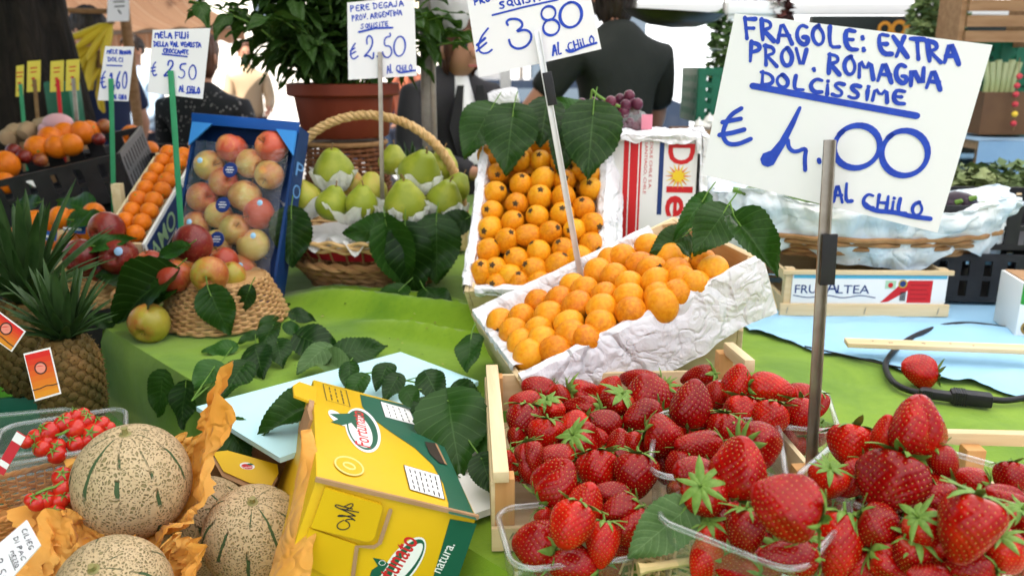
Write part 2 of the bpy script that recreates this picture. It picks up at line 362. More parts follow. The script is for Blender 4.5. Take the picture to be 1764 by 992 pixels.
part(MB().grid(lambda u, v: A3.lerp(A2, u) + Vector((0, .01, -.14 * v + (.02 * math.sin(u * 60) if v > .5 else 0))), 60, 2), 'valance', m_str, oa)
part(MB().tube([A3, A2], .025).tube([AY(215, 30, 7.6), Vector((AY(215, 30, 7.6).x, 7.6, 0))], .03), 'frame', m_steel, oa)
# panel vans and a dark car in the street
def vehicle(name, label, cat, c, L, Wd, H, col, rz, van):
    M = TR(*c) @ RZ(rz); t = thing(name, label, cat, M)
    pf = [(-L / 2, .35), (-L / 2, .95), (-L / 2 + .1, 1.05), (-L * .22, H), (L * .3, H), (L / 2 - .1, 1.0), (L / 2, .8), (L / 2, .35)] if not van else [(-L / 2, .3), (-L / 2, H - .1), (-L / 2 + .15, H), (L * .28, H), (L * .40, 1.15), (L / 2 - .05, 1.0), (L / 2, .8), (L / 2, .3)]
    Mx = Matrix(((1, 0, 0, 0), (0, 0, -1, Wd / 2), (0, 1, 0, 0), (0, 0, 0, 1)))
    b = MB().prism(pf, Wd, Mx); part(b, 'body', plain(name + ' paint', col, None, rough=.3, Coat_Weight=.6), t, local=True, smooth=False)
    wpf = [(-L * .36, 1.02), (-L * .2, H - .09), (L * .27, H - .09), (L * .4, 1.02)] if not van else [(L * .18, 1.2), (L * .18, H - .2), (L * .27, H - .2), (L * .36, 1.2)]
    for sgn, nm in ((1, 'window'), (-1, 'window')):
        part(MB().poly(wpf, Mx @ TR(0, 0, Wd / 2 + sgn * (Wd / 2 + .006))), nm, m_glass_dark, t, local=True)
    for x in (-L * .31, L * .31):
        for y in (-1, 1):
            wh = part(MB().lathe([(0, -.1), (.28, -.1), (.31, -.06), (.31, .06), (.28, .1), (0, .1)], 20, TR(x, y * (Wd / 2 - .11), .31) @ RX(90)), 'wheel', m_black_plastic, t, local=True)
            part(MB().lathe([(0, .101), (.17, .104), (.19, .10)], 16, TR(x, y * (Wd / 2 - .11), .31) @ RX(-90 * y)), 'rim', m_alu, wh, local=True)
    for y in (-1, 1): part(MB().box((.04, .28, .12), TR(L / 2, y * (Wd / 2 - .25), .72), 0, .01), 'headlight', m_white_print, t, local=True)
    return t
vehicle('parked_car', 'dark blue car parked in the street between the two stallholders', 'car', (AY(885, 160, 10).x, 10, 0), 3.9, 1.65, 1.25, (.02, .03, .05), 0, False)
vehicle('delivery_van', 'white delivery van parked in the street right of the man in black', 'van', (2.9, 13.5, 0), 5.2, 2.0, 2.3, (.75, .80, .82), 180, True)
# dark tree trunk
m_bark = Mat('bark', (.03, .022, .016), .95); bn = m_bark.noise(9, 5, m_bark.co('Object', (3, 3, .7)), .8)
m_bark.color(m_bark.ramp(bn, [(.3, (.004, .003, .002)), (.7, (.022, .016, .011))])).bump(bn, .9, .03); m_bark = m_bark.m
tx = AY(38, 200, 3.3)
tr = thing('tree', 'thick dark tree trunk behind the stalls at the left edge', 'tree', (tx.x, 3.3, 0))
def trunk_pt(u, v):
    a = 2 * math.pi * u; z = v * 4.2; r = .155 + .15 * math.exp(-max(0, z - .85) * 2.0) + .014 * math.sin(a * 7 + z) + .012 * nz(math.cos(a) * 2, math.sin(a) * 2, z * 2)
    return (tx.x + r * math.cos(a) + .03 * math.sin(z), 3.3 + r * math.sin(a), z)
part(MB().grid(trunk_pt, 40, 40, cu=True), 'trunk', m_bark, tr)
lm = MB()
for k in range(5):
    a = k * 1.3; lm.tube([(tx.x, 3.3, 4.0 - .1 * k), (tx.x + .7 * math.cos(a), 3.3 + .7 * math.sin(a), 4.9), (tx.x + 1.5 * math.cos(a), 3.3 + 1.5 * math.sin(a), 5.6)], [.11, .07, .03])
part(lm, 'limb', m_bark, tr)
cr = MB()
for k in range(1600):
    d = Vector((random.gauss(0, 1), random.gauss(0, 1), random.gauss(0, .7))); c = Vector((tx.x, 3.4, 5.6)) + d * .75
    Mx = TR(*c) @ RZ(rnd(0, 360)) @ RX(rnd(-70, 70)) @ RY(rnd(-40, 40)) @ SC(rnd(.07, .13)); cr.add([(-.5, 0, 0), (0, -.4, .1), (.6, 0, 0), (0, .4, .1)], [(0, 1, 2, 3)], 0, Mx)
part(cr, 'crown', plain('tree foliage', (.03, .08, .02), (.06, .13, .03), 4, .6), tr)
# ---------------------------------------------------------------- display tables and cloths
TZ, SZ = .94, .80
K = Vector((-.770, 1.455, 0)); E1 = Vector((.7071, -.7071, 0)); E2 = Vector((.7071, .7071, 0))
def tbl(u, v, z): return K + E1 * u + E2 * v + Vector((0, 0, z))
tb = thing('display_table', 'long wooden market table under the bright green cloth', 'table', tbl(1, .6, 0))
fr = frame(E1, E2, (0, 0, 1), (0, 0, 0))
part(MB().prism([(-1.1, 1.0), (0, .02), (2.5, .02), (2.5, 1.9), (-1.1, 1.9)], .03, TR(K.x, K.y, TZ - .045) @ fr), 'tabletop', m_wood_dark, tb, smooth=False)
for u, v in ((.1, .1), (2.4, .1), (2.4, 1.8), (-.9, 1.8)): c = tbl(u, v, (TZ - .05) / 2); part(MB().box((.06, .06, TZ - .05), TR(*c) @ fr, 0, .004), 'leg', m_wood_dark, tb)
def fold(x, y):      # soft wrinkles in the cloth in front of the pear basket
    d1 = (y - (1.52 - .42 * (x + .22))); a = .050 * math.exp(-(d1 / .030) ** 2) * math.exp(-((x + .20) / .26) ** 4)
    d2 = (y - (1.60 - .30 * (x + .22))); a += .036 * math.exp(-(d2 / .022) ** 2) * math.exp(-((x + .26) / .2) ** 4)
    d3 = (y - (1.40 - .55 * (x + .15))); a += .028 * math.exp(-(d3 / .02) ** 2) * math.exp(-((x + .12) / .16) ** 4)
    return a + .0022 * fbm(x * 7, y * 7)
def cloth(u, v):
    vv = -.06 + v * 1.06
    if vv < 0:           # the part that hangs over the edge
        t = -vv / .06; s = u * 3.6 - 1.1; s = max(s, -.02) if s < -.02 else s
        p = tbl(s, -.006 - .012 * t - .008 * math.sin(s * 23 + 1) * t, TZ - .012 * 0 - t * (TZ - .35) ); return p
    b = vv * 1.9; lo = -.58 * b; s = lo + u * (2.5 - lo); e = min(1, b / .012)
    p = tbl(s, b * 1.0 - .006 * (1 - e), 0); p.z = TZ - .004 * (1 - e) + fold(p.x, p.y) * min(1, b / .05); return p
cb = MB()
NU = 150
cb.grid(lambda u, v: (lambda b: (lambda lo: (lambda p: Vector((p.x, p.y, TZ + fold(p.x, p.y) * min(1, b / .06))))(tbl(lo + u * (2.5 - lo), b, 0)))(-.58 * b))(.004 + v ** 1.3 * 1.9), NU, 150)
cb.grid(lambda u, v: tbl(u * 2.5, .004 - (.012 * math.sin(min(1, v * 20) * 1.57)) - .010 * v * math.sin(u * 55 + 2 * math.sin(u * 13)), TZ + fold(*tbl(u * 2.5, .004, 0).xy) * 0 - max(0, v - .0) * .6), NU, 24)
cb.grid(lambda u, v: K + Vector((-.7071 * .58 * u * 1.9 + .7071 * u * 1.9 - .012 * min(1, v * 20) - .01 * v * math.sin(u * 40), .7071 * .58 * u * 1.9 + .7071 * u * 1.9, TZ - v * .6)), 60, 12)
gc = solo(cb, 'table_cloth', m_green_cloth, 'bright green cloth spread over the long display table', 'cloth', tbl(1, .6, TZ), local=False, sharp=60)
lt = thing('low_shelf', 'low wooden shelf under the dark green cloth in the left corner', 'shelf', (-.9, .8, 0))
part(MB().box((1.9, 1.7, .03), TR(-1.12, .66, SZ - .035) @ RZ(-45) @ TR(-.05, -.28, 0)), 'board', m_wood_dark, lt, smooth=False)
for x, y in ((-2.0, .8), (-1.3, 1.35), (-.15, .25), (-1.0, -.4)): part(MB().box((.06, .06, SZ - .05), TR(x, y, (SZ - .05) / 2), 0, .004), 'leg', m_wood_dark, lt)
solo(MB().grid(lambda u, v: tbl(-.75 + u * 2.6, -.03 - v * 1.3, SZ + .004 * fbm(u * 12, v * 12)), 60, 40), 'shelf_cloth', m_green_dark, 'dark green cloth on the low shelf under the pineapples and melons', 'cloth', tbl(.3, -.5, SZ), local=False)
# blue cloth on the right of the table
BA, BB = AZ(1290, 578, TZ), AZ(1800, 700, TZ); BC = Vector((1.9, 2.0, 0)); BD = Vector((.46, 1.95, 0))
def bluefn(u, v):
    e = .012 * math.sin(u * 17) + .006 * math.sin(u * 41); a = (BA.lerp(BB, u)); a = a + Vector((.2, 1, 0)) * e; b = BD.lerp(BC, u); p = a.lerp(b, v)
    return Vector((p.x, p.y, TZ + .006 + fold(p.x, p.y) + .009 * max(0, fbm(p.x * 6, p.y * 14)) + .010 * math.exp(-((v - .15 - .2 * u) / .03) ** 2) * math.sin(math.pi * u)))
solo(MB().grid(bluefn, 80, 60), 'blue_cloth', m_blue_cloth, 'pale blue cloth laid over the green one on the right of the table', 'cloth', (1.0, 1.5, TZ), local=False)
# ---------------------------------------------------------------- leaves
_leafmb = {}
def leaf_mb(wr, bend, fold_, seed, serr=.011, lobe=.21, pw=.62):
    rg = random.Random(seed); m = MB(); nu, nv = 30, 12; uv = []; ph = [rg.uniform(0, 6.28) for _ in range(4)]
    for j in range(nv + 1):
        for i in range(nu + 1):
            u = i / nu; v = (j / nv) * 2 - 1
            hw = wr * .5 * (math.sin(math.pi * u ** pw) ** .8) * (1 - .25 * u ** 3) if 0 < u < 1 else 0
            if u < .12: hw = max(hw, wr * .5 * math.sin(math.pi * .12 ** pw) ** .8 * (u / .12) ** .45)
            e = abs(v)
            ed = 1 + (serr / max(hw, .05)) * (1 if i % 2 else -1) * (e > .97)
            y = hw * v * ed; x = u - lobe * (e ** 1.6) * (1 - u) ** 3
            z = -bend * (u ** 2) + fold_ * abs(v) * hw * 1.6 + .03 * math.sin(ph[0] + 7 * u + 3 * v) + .045 * math.sin(ph[1] + 12 * u * (1 if v > 0 else .8)) * e
            m.v.append((x, y, z)); uv.append((u, (v + 1) / 2))
    for j in range(nv):
        for i in range(nu): a = j * (nu + 1) + i; m.f.append((a, a + 1, a + nu + 2, a + nu + 1)); m.m.append(0)
    m.uv = uv; return m
def leaf_mesh(kind, mat, seed):
    k = (kind, mat.name, seed)
    if k not in _leafmb:
        a = {'flat': (.70, .08, .05), 'curl': (.70, .30, .10), 'fold': (.68, .15, .55), 'wide': (.84, .12, .06), 'narrow': (.42, .12, .35)}[kind]
        _leafmb[k] = leaf_mb(a[0], a[1], a[2], seed).mesh('leaf', [mat], True, None, 0)
    return _leafmb[k]
def leaf_M(b, t, nrm, L=None):
    b, t = Vector(b), Vector(t); x = (t - b); L = L or x.length; x.normalize(); z = Vector(nrm); z = (z - x * z.dot(x)).normalized(); return frame(x, z.cross(x), z, b) @ SC(L)
_ls = [0]
def lifted(b, t, z):                    # base and tip of a leaf whose lower end (in the picture) rests at height z while the other is raised
    if t[1] >= b[1]: T = AZ(*t, z + .004); d = (T - CAM).length; B = AZ(*b, z + .01).lerp(AD(*b, d), .62)
    else: B = AZ(*b, z + .004); d = (B - CAM).length; T = AZ(*t, z + .01).lerp(AD(*t, d), .62)
    return B, T
def leaf(b, t, nrm, label=None, kind='flat', mat=None, parent=None, stalk=True):
    _ls[0] += 1; mat = mat or m_leaf; M = leaf_M(b, t, nrm); me = leaf_mesh(kind, mat, _ls[0] % 8)
    if parent is not None:
        o = bpy.data.objects.new('leaf', me); sc.collection.objects.link(o); o.parent = parent; o.matrix_local = W[parent].inverted() @ M; return o
    o = thing('loose_leaf', label, 'leaf', Matrix.Translation(b))
    p_ = bpy.data.objects.new('blade', me); sc.collection.objects.link(p_); p_.parent = o; p_.matrix_local = Matrix.Translation(b).inverted() @ M
    if stalk:
        L = (Vector(t) - Vector(b)).length; x = (Vector(t) - Vector(b)).normalized()
        part(MB().tube([Vector(b) + x * L * .06 + Vector(nrm).normalized() * .001, Vector(b) - x * L * .12 + Vector((0, 0, .004)), Vector(b) - x * L * .3 + Vector((.004, 0, .010))], .0011, 5), 'stalk', m_stem, o)
    return o
# ---------------------------------------------------------------- wooden crates
def crate(label, M, w, h, d, th=.008, name='fruit_crate', post=True, cat='crate', slats=False, posth=.0, wood=None):
    t = thing(name, label, cat, M); wx, wy = (wood or m_wood), (wood or m_wood_y)
    part(MB().box((w, h, .005), TR(0, 0, -d + .0035)), 'bottom_board', wx, t, local=True, smooth=False)
    rows = [(-d / 2, d * .98)] if not slats else [(-d * .22, d * .40), (-d * .80, d * .36)]
    for sx in (-1, 1):
        for zc, hh in rows: part(MB().box((th, h, hh), TR(sx * (w / 2 - th / 2), 0, zc), 0, .0012), 'side_board', wy, t, local=True)
    for sy in (-1, 1):
        for zc, hh in rows: part(MB().box((w - 2 * th - .001, th, hh), TR(0, sy * (h / 2 - th / 2), zc), 0, .0012), 'end_board', wx, t, local=True)
    if post:
        for sx in (-1, 1):
            for sy in (-1, 1):
                q = .019; a, b = sx * (w / 2 - th - .0006), sy * (h / 2 - th - .0006)
                part(MB().prism([(a, b), (a - sx * q, b), (a, b - sy * q)][::sx * sy], d + posth - .008, TR(0, 0, -d + .0065)), 'corner_post', m_wood_z if posth else wx, t, local=True, smooth=False)
    return t
def crumple(p, amp, s, seed=0): return p + Vector((nz(p.x * s + seed, p.y * s, p.z * s), nz(p.x * s, p.y * s + 9 + seed, p.z * s), nz(p.x * s, p.y * s, p.z * s + 5 + seed))) * amp
def liner(M, a, b, out, ins, drop, seed=0, amp=.006, nu=60, nv=16, top=.004, flare=.0):   # paper folded over a rim from a to b (local), 'out' = outward
    a, b, out = Vector(a), Vector(b), Vector(out); th = .0085; L = ins + th + drop
    def fn(u, v):
        dr = ins + th + drop * (1 + .16 * nz(u * 5 + seed, 1.5)); q = v * dr; e = a.lerp(b, u)
        if q < ins: p = e - out * (th + .004 + .010 * (1 - q / ins)) + Vector((0, 0, top - (ins - q)))
        elif q < ins + th: p = e + out * (q - ins - th + .002) + Vector((0, 0, top + .003))
        else: k = (q - ins - th); p = e + out * (.004 + flare * k + .006 * abs(nz(u * 9 + seed, k * 14))) + Vector((0, 0, top - k))
        k = min(1, max(0, (q - ins - th) / .02)) if q > ins + th else .45
        return M @ (p + Vector((0, 0, 0)) + out * 0) + (M.to_3x3() @ out) * abs(fbm(u * 8 + seed, v * 5)) * amp * k + M.to_3x3() @ Vector((0, 0, nz(u * 14, v * 3, seed) * amp * .5))
    return MB().grid(fn, nu, nv)
# loquat crates -------------------------------------------------------
fix = lambda rows, o: frame([r[0] for r in rows], [r[1] for r in rows], [r[2] for r in rows], o)
RL = [[.279, .894, -.351], [-.959, .243, -.143], [-.043, .376, .925]]
oL = CAM + (Vector((.143, 1.197, 1.09)) - CAM) * .988
ML = fix(RL, oL); ML = look((ML.col[2][0], ML.col[2][1], ML.col[2][2]), (ML.col[1][0], ML.col[1][1], ML.col[1][2]), oL)
WL, HL, DL = .272, .382, .082
lowc = crate('pale wooden crate of loquats lined with white tissue, tilted in front', ML, WL, HL, DL)
RU = [[.989, .079, -.128], [-.143, .757, -.637], [.046, .648, .76]]
oU = CAM + (Vector((.052, 1.48, 1.184)) - CAM) * 1.03
n_ = (-.128, -.637, .76); MU = look(n_, (.079, .757, .648), oU); WU, HU, DU = .246, .425, .085
upc = crate('pale wooden crate of round loquats propped up steeply behind the tilted one', MU, WU, HU, DU)
# prop blocks under the two tilted crates
def prop_crate(label, c, s, rz): return crate(label, TR(c[0], c[1], TZ + .004 + s[2]) @ RZ(rz), s[0], s[1], s[2], name='support_crate', post=False)
cU = MU @ Vector((0, HU * .28, -DU)); prop_crate('upturned support crate hidden behind the steep loquat crate', (cU.x, cU.y + .13, 0), (.2, .15, cU.z - TZ - .03), 4)
cL = ML @ Vector((0, HL * .33, -DL)); prop_crate('small support crate under the raised end of the tilted crate', (cL.x + .0, cL.y + .0, 0), (.16, .09, cL.z - TZ - .035), -16)
solo(liner(ML, (WL / 2, -HL / 2 + .004, 0), (WL / 2, HL / 2 - .004, 0), (1, 0, 0), .035, .094, 1, .005, 90, 30), 'tissue_liner', m_paper, 'white tissue hanging over the long front side of the tilted loquat crate', 'paper', oL, local=False)
solo(liner(ML, (-WL / 2 + .004, HL / 2 - .05, 0), (-WL / 2 + .004, -HL / 2 + .004, 0), (-1, 0, 0), .045, .02, 4, .004), 'tissue_liner', m_paper, 'white tissue along the back rim of the tilted loquat crate', 'paper', oL, local=False)
solo(liner(ML, (-WL / 2 + .01, -HL / 2 + .006, 0), (WL / 2 - .03, -HL / 2 + .006, 0), (0, -1, 0), .05, .008, 6, .004), 'tissue_liner', m_paper, 'white tissue over the low left end of the tilted loquat crate', 'paper', oL, local=False)
solo(liner(MU, (-WU / 2, HU / 2 - .01, 0), (-WU / 2, -HU / 2 + .01, 0), (-1, 0, 0), .04, .03, 8, .004), 'tissue_liner', m_paper, 'white tissue folded over the left side of the steep loquat crate', 'paper', oU, local=False)
solo(liner(MU, (WU / 2, -HU / 2 + .01, 0), (WU / 2, HU / 2 - .02, 0), (1, 0, 0), .04, .075, 9, .006, flare=.35), 'tissue_liner', m_paper, 'white tissue flaring off the right side of the steep loquat crate', 'paper', oU, local=False)
solo(liner(MU, (-WU / 2 + .02, -HU / 2, 0), (WU / 2 - .02, -HU / 2, 0), (0, -1, 0), .05, .012, 11, .004), 'tissue_liner', m_paper, 'white tissue along the bottom end of the steep loquat crate', 'paper', oU, local=False)
m_loq = fruit('loquat skin', [(.2, (.60, .18, .004)), (.5, (.76, .29, .006)), (.85, (.82, .40, .014))], 9, .42, (34, .70, (.34, .13, .02)), 0, spread=.4)
m_loq2 = fruit('yellow loquat skin', [(.2, (.62, .17, .004)), (.5, (.78, .275, .007)), (.85, (.84, .38, .016))], 9, .42, (34, .72, (.40, .17, .03)), 0, spread=.4)
m_cal = plain('loquat calyx', (.05, .03, .012), (.10, .06, .025), 80, .9)
def loquat(seed, sk=m_loq):
    rg = random.Random(seed); t = thing('loquat', '', 'loquat'); el = rg.uniform(.98, 1.22)
    pf = []
    for i in range(17):
        f = i / 16 * math.pi; z = -math.cos(f) * .5 * el; r = .5 * math.sin(f) ** .92 * (1 + .07 * math.cos(f)); pf.append((r if 0 < i < 16 else 0, z))
    pf[-2] = (pf[-2][0], pf[-2][1] + .004); pf[-1] = (0, pf[-1][1] - .045)
    m = MB().lathe(pf, 26); m.v = [tuple(Vector(p) * (1 + .035 * nz(p[0] * 2 + seed, p[1] * 2, p[2] * 2))) for p in m.v]
    part(m, 'skin', sk, t, local=True, sharp=0)
    c = MB()
    for k in range(5):
        a = k * 1.2566 + .2; ca, sa = math.cos(a), math.sin(a); z = .5 * el
        c.add([(.02 * ca - .04 * sa, .02 * sa + .04 * ca, z + .002), (.02 * ca + .04 * sa, .02 * sa - .04 * ca, z + .002), (.09 * ca + .05 * sa, .09 * sa - .05 * ca, z - .001), (.15 * ca, .15 * sa, z - .013), (.09 * ca - .05 * sa, .09 * sa + .05 * ca, z - .001)], [(0, 1, 2, 3, 4)])
    c.lathe([(.05, .5 * el + .003), (.03, .5 * el + .012), (0, .5 * el + .004)], 8)
    part(c, 'calyx', m_cal, t, local=True, smooth=False); return Proto(t)
LOQ = [loquat(s) for s in range(5)]; LOQ2 = [loquat(s + 10, m_loq2) for s in range(5)]
def z7(x, y): return 780 + x * .4839, 180 + y * .4839
def heap(rows, M, zoff, size, axis, word, wherefrom, group, dome, w, h):
    pts = []
    nr = len(rows)
    for ri, row in enumerate(rows):
        for k, (x, y) in enumerate(row):
            px, py = z7(x, y); n = M.to_3x3() @ Vector((0, 0, 1))
            q = M.inverted() @ APL(px, py, M @ Vector((0, 0, zoff)), n); zz = zoff + dome * (1 - min(1, (2 * q.x / w) ** 2)) * (1 - min(1, (2 * q.y / h) ** 2))
            p = APL(px, py, M @ Vector((0, 0, zz)), n); q = M.inverted() @ p; pts.append(q)
            s = size * rnd(.93, 1.07); L = f"{word}, {ORD[k]} from left in {ORD[ri]} row from the top of {wherefrom}"
            random.choice(LOQ if M is MU else LOQ2).put(Matrix.Translation(p) @ axis() @ SC(s), L, group)
    return pts
def ax_any():
    d = Vector((rnd(-.9, .9), rnd(-1.2, -.2), rnd(-.1, 1.0))); return along(d)
def ax_low():
    d = M3L @ Vector((rnd(-1, .5), rnd(-1, 1), rnd(-.6, .25))); return along(d)
M3L = ML.to_3x3()
UP_ROWS = [[(180, 160), (240, 200), (318, 142), (400, 175), (455, 165)], [(133, 182), (313, 199), (390, 214), (450, 232)], [(160, 246), (243, 284), (321, 268), (398, 270), (486, 252)],
           [(153, 313), (228, 355), (310, 329), (394, 331), (492, 300)], [(139, 381), (215, 416), (300, 398), (390, 391), (465, 368)],
           [(133, 443), (267, 468), (346, 457), (433, 448), (498, 428)], [(127, 518), (192, 485), (306, 525), (394, 516), (497, 502)],
           [(155, 587), (226, 553), (293, 590), (372, 577), (447, 548)], [(105, 600), (158, 642), (236, 634), (310, 640), (205, 612)]]
UP_ROWS[-1].sort()
pu = heap(UP_ROWS, MU, -.014, .0455, ax_any, 'round orange loquat', 'the steep crate', 'loquats in the steep crate', .012, WU, HU)
LO_ROWS = [[(695, 507), (770, 545), (890, 560)], [(560, 560), (600, 550), (665, 572), (712, 592), (795, 600), (925, 592)], [(520, 602), (575, 614), (630, 642), (722, 634), (815, 626), (862, 642)],
           [(430, 648), (467, 664), (540, 682), (627, 692), (730, 686), (800, 672)], [(305, 705), (380, 700), (443, 721), (530, 731), (633, 741), (745, 716)],
           [(245, 760), (345, 753), (415, 782), (525, 786)], [(170, 778), (215, 814), (305, 806), (420, 822), (475, 836)], [(247, 852), (325, 842), (365, 874)], [(272, 893)]]
pl = heap(LO_ROWS, ML, -.003, .0435, ax_low, 'oval loquat', 'the tilted crate', 'loquats in the tilted crate', .019, WL, HL)
def filler(M, w, h, z, pts, size, label, group, ax):
    n = 0; st = size * .95
    for i in range(int(w / st)):
        for j in range(int(h / st)):
            q = Vector((-w / 2 + st * (i + .5 + .25 * (j % 2)) + rnd(-.004, .004), -h / 2 + st * (j + .5) + rnd(-.004, .004), z + rnd(-.004, .004)))
            if abs(q.x) > w / 2 - size * .55: continue
            random.choice(LOQ if M is MU else LOQ2).put(M @ Matrix.Translation(q) @ ax().to_3x3().to_4x4() @ SC(size), label, group)
filler(MU, WU - .03, HU - .035, -.048, pu, .043, 'loquat of the under layer in the steep crate', 'loquats of the under layer in the steep crate', ax_any)
filler(ML, WL - .03, HL - .03, -.038, pl, .044, 'loquat of the under layer in the tilted crate', 'loquats of the under layer in the tilted crate', ax_any)
# big leaves laid over the crates
def pl_up(px, py, off): n = MU.to_3x3() @ Vector((0, 0, 1)); return APL(px, py, MU @ Vector((0, 0, off)), n)
NV = Vector((-.05, -.8, .55))
for b, t, o, kind, mt, lb in (((846, 190), (797, 266), .02, 'wide', None, 'dark heart leaf hanging off the top left corner of the steep crate'), ((884, 196), (870, 296), .026, 'wide', None, 'large dark heart leaf pointing straight down over the top loquats'),
                      ((942, 178), (930, 250), .024, 'wide', None, 'dark leaf behind the aluminium stake at the top of the steep crate'), ((985, 212), (962, 296), .022, 'flat', None, 'dark leaf tucked under the largest heart leaf on the steep crate'),
                      ((1022, 192), (1012, 304), .034, 'wide', None, 'largest dark heart leaf at the top right of the steep crate'), ((1012, 200), (958, 168), .036, 'flat', m_leaf_mid, 'bright green leaf standing up behind the top of the steep crate')):
    B, T = pl_up(*b, o), pl_up(*t, o + .012); B = B.lerp(AD(*b, (T - CAM).length), .5); leaf(B, T, NV, lb, kind, mt)
for b, t, d, kind, mt, lb in (((1178, 408), (1122, 432), .03, 'wide', None, 'dark leaf lying on the loquats at the top of the tilted crate'), ((1212, 345), (1160, 412), .04, 'narrow', m_leaf_mid, 'narrow bright leaf rising out of the tilted crate'),
                      ((1248, 366), (1196, 436), .04, 'wide', None, 'broad dark leaf over the upper right corner of the tilted crate'), ((1272, 386), (1344, 468), .035, 'fold', None, 'dark folded leaf sticking out beyond the raised end of the tilted crate'),
                      ((1196, 436), (1168, 420), .045, 'flat', None, 'small dark leaf wedged between two loquats in the tilted crate')):
    D_ = (APL(*t, ML @ Vector((0, 0, d)), M3L @ Vector((0, 0, 1))) - CAM).length; B, T = AD(*b, D_ + .02), AD(*t, D_ - .01); leaf(B, T, Vector((.0, -.8, .6)), lb, kind, mt)
# ---------------------------------------------------------------- handwritten price cards
def P_(s): return [[tuple(float(c) for c in q.split(',')) for q in st.split()] for st in s.split(';')]
FONT = {k: P_(v) for k, v in {
 'A': '0,1 .12,.6 .3,0 .5,.5 .66,1;.1,.66 .58,.62', 'B': '.05,0 .05,1;.05,.02 .45,.1 .4,.42 .08,.5 .5,.6 .5,.9 .05,1', 'C': '.55,.08 .3,.0 .06,.35 .08,.75 .3,1 .6,.9',
 'D': '.08,0 .1,1;.0,.06 .4,.1 .62,.45 .5,.85 .1,1', 'E': '.55,.06 .2,.02 .08,.3 .08,.75 .25,.98 .58,.94;.1,.5 .42,.48', 'F': '.1,0 .08,1;.08,.06 .58,.0;.1,.5 .45,.46',
 'G': '.55,.1 .3,.0 .06,.35 .08,.78 .35,1 .56,.85 .56,.6 .36,.6', 'H': '.06,0 .06,1;.55,0 .55,1;.06,.52 .55,.48', 'I': '.1,.3 .1,1;.1,.02 .12,.05', 'J': '.4,0 .4,.8 .2,1 .0,.85',
 'L': '.1,0 .06,.6 .12,.98 .5,.92', 'M': '.02,1 .1,.05 .36,.6 .62,.05 .7,1', 'N': '.0,1 .04,.0 .56,1 .62,.0', 'O': '.34,.02 .1,.2 .02,.6 .22,.98 .5,.85 .58,.4 .34,.02 .28,.04',
 'P': '.08,0 .06,1;.06,.04 .46,.08 .5,.36 .1,.54', 'Q': '.34,.02 .1,.2 .04,.55 .24,.84 .5,.7 .56,.3 .34,.02 .28,.04;.4,.7 .62,1', 'R': '.08,0 .06,1;.04,.04 .46,.06 .5,.36 .1,.52 .3,.7 .58,1',
 'S': '.5,.08 .24,.02 .08,.2 .2,.42 .44,.6 .42,.9 .2,1 .0,.9', 'T': '.3,.02 .3,1;.0,.04 .62,.0', 'U': '.06,0 .06,.7 .24,1 .46,.85 .5,.0;.5,.5 .54,1', 'V': '.02,0 .26,1 .52,.0', 'X': '.02,.05 .56,.98;.54,.02 .04,1',
 'Z': '.04,.05 .54,.02 .06,.96 .58,.94', '.': '.1,.9 .12,.96', ':': '.12,.3 .13,.36;.12,.85 .13,.92', ',': '.14,.82 .06,1.08', '0': '.34,.0 .12,.15 .02,.55 .2,.95 .48,.92 .62,.5 .5,.08 .34,.0 .28,.03',
 '1': '.02,.3 .26,.0 .26,1', '2': '.08,.3 .12,.08 .32,.0 .46,.2 .38,.5 .06,.9 .2,.84 .36,.98 .58,.88', '3': '.06,.18 .2,.0 .48,.08 .44,.32 .2,.46 .5,.54 .54,.84 .28,1 .02,.86', '5': '.54,.0 .16,.05 .12,.4 .44,.42 .52,.74 .3,1 .04,.88',
 '6': '.46,.0 .14,.4 .08,.8 .3,1 .52,.8 .4,.54 .12,.66', '8': '.34,.46 .1,.26 .28,.0 .52,.16 .34,.46 .06,.74 .24,1 .54,.86 .34,.46', '9': '.5,.2 .28,.0 .08,.22 .26,.46 .5,.3 .48,1',
 '€': '.56,.0 .26,.2 .14,.6 .3,1 .66,.88;.02,.42 .5,.36;.0,.66 .46,.6'}.items()}
def chaikin(p, n):
    for _ in range(n):
        q = [p[0]]
        for a, b in zip(p, p[1:]): q += [(a[0] * .75 + b[0] * .25, a[1] * .75 + b[1] * .25), (a[0] * .25 + b[0] * .75, a[1] * .25 + b[1] * .75)]
        q.append(p[-1]); p = q
    return p
def line_strokes(txt, tl, tr, down, wd, jit=.04):    # letters along tl->tr, 'down' = letter height vector
    adv = {'I': .34, '.': .34, ':': .42, ',': .34, ' ': .42, '1': .45, 'M': .92, 'A': .84}
    tot = sum(adv.get(c, .76) for c in txt) - .14; x = 0; out = []; rx, ry = (tr[0] - tl[0]) / tot, (tr[1] - tl[1]) / tot
    rg = random.Random(len(txt) * 7 + int(tl[0]))
    for c in txt:
        a = adv.get(c, .76)
        if c in FONT:
            dy = rg.uniform(-jit, jit); sk = rg.uniform(-.06, .06)
            for st in FONT[c]:
                st = [(x + u + sk * (1 - v), v + dy) for u, v in st]
                out.append(([(tl[0] + rx * u + down[0] * v, tl[1] + ry * u + down[1] * v) for u, v in chaikin(st, 1 if c in 'AEFHLMNTVXZ' else 2)], wd)); q_ = out.pop(); ph = rg.uniform(0, 6); out.append((q_[0], [wd * (.92 + .2 * math.sin(ph + i * 2.2 / len(q_[0]) * 2)) for i in range(len(q_[0]))]))
        x += a
    return out
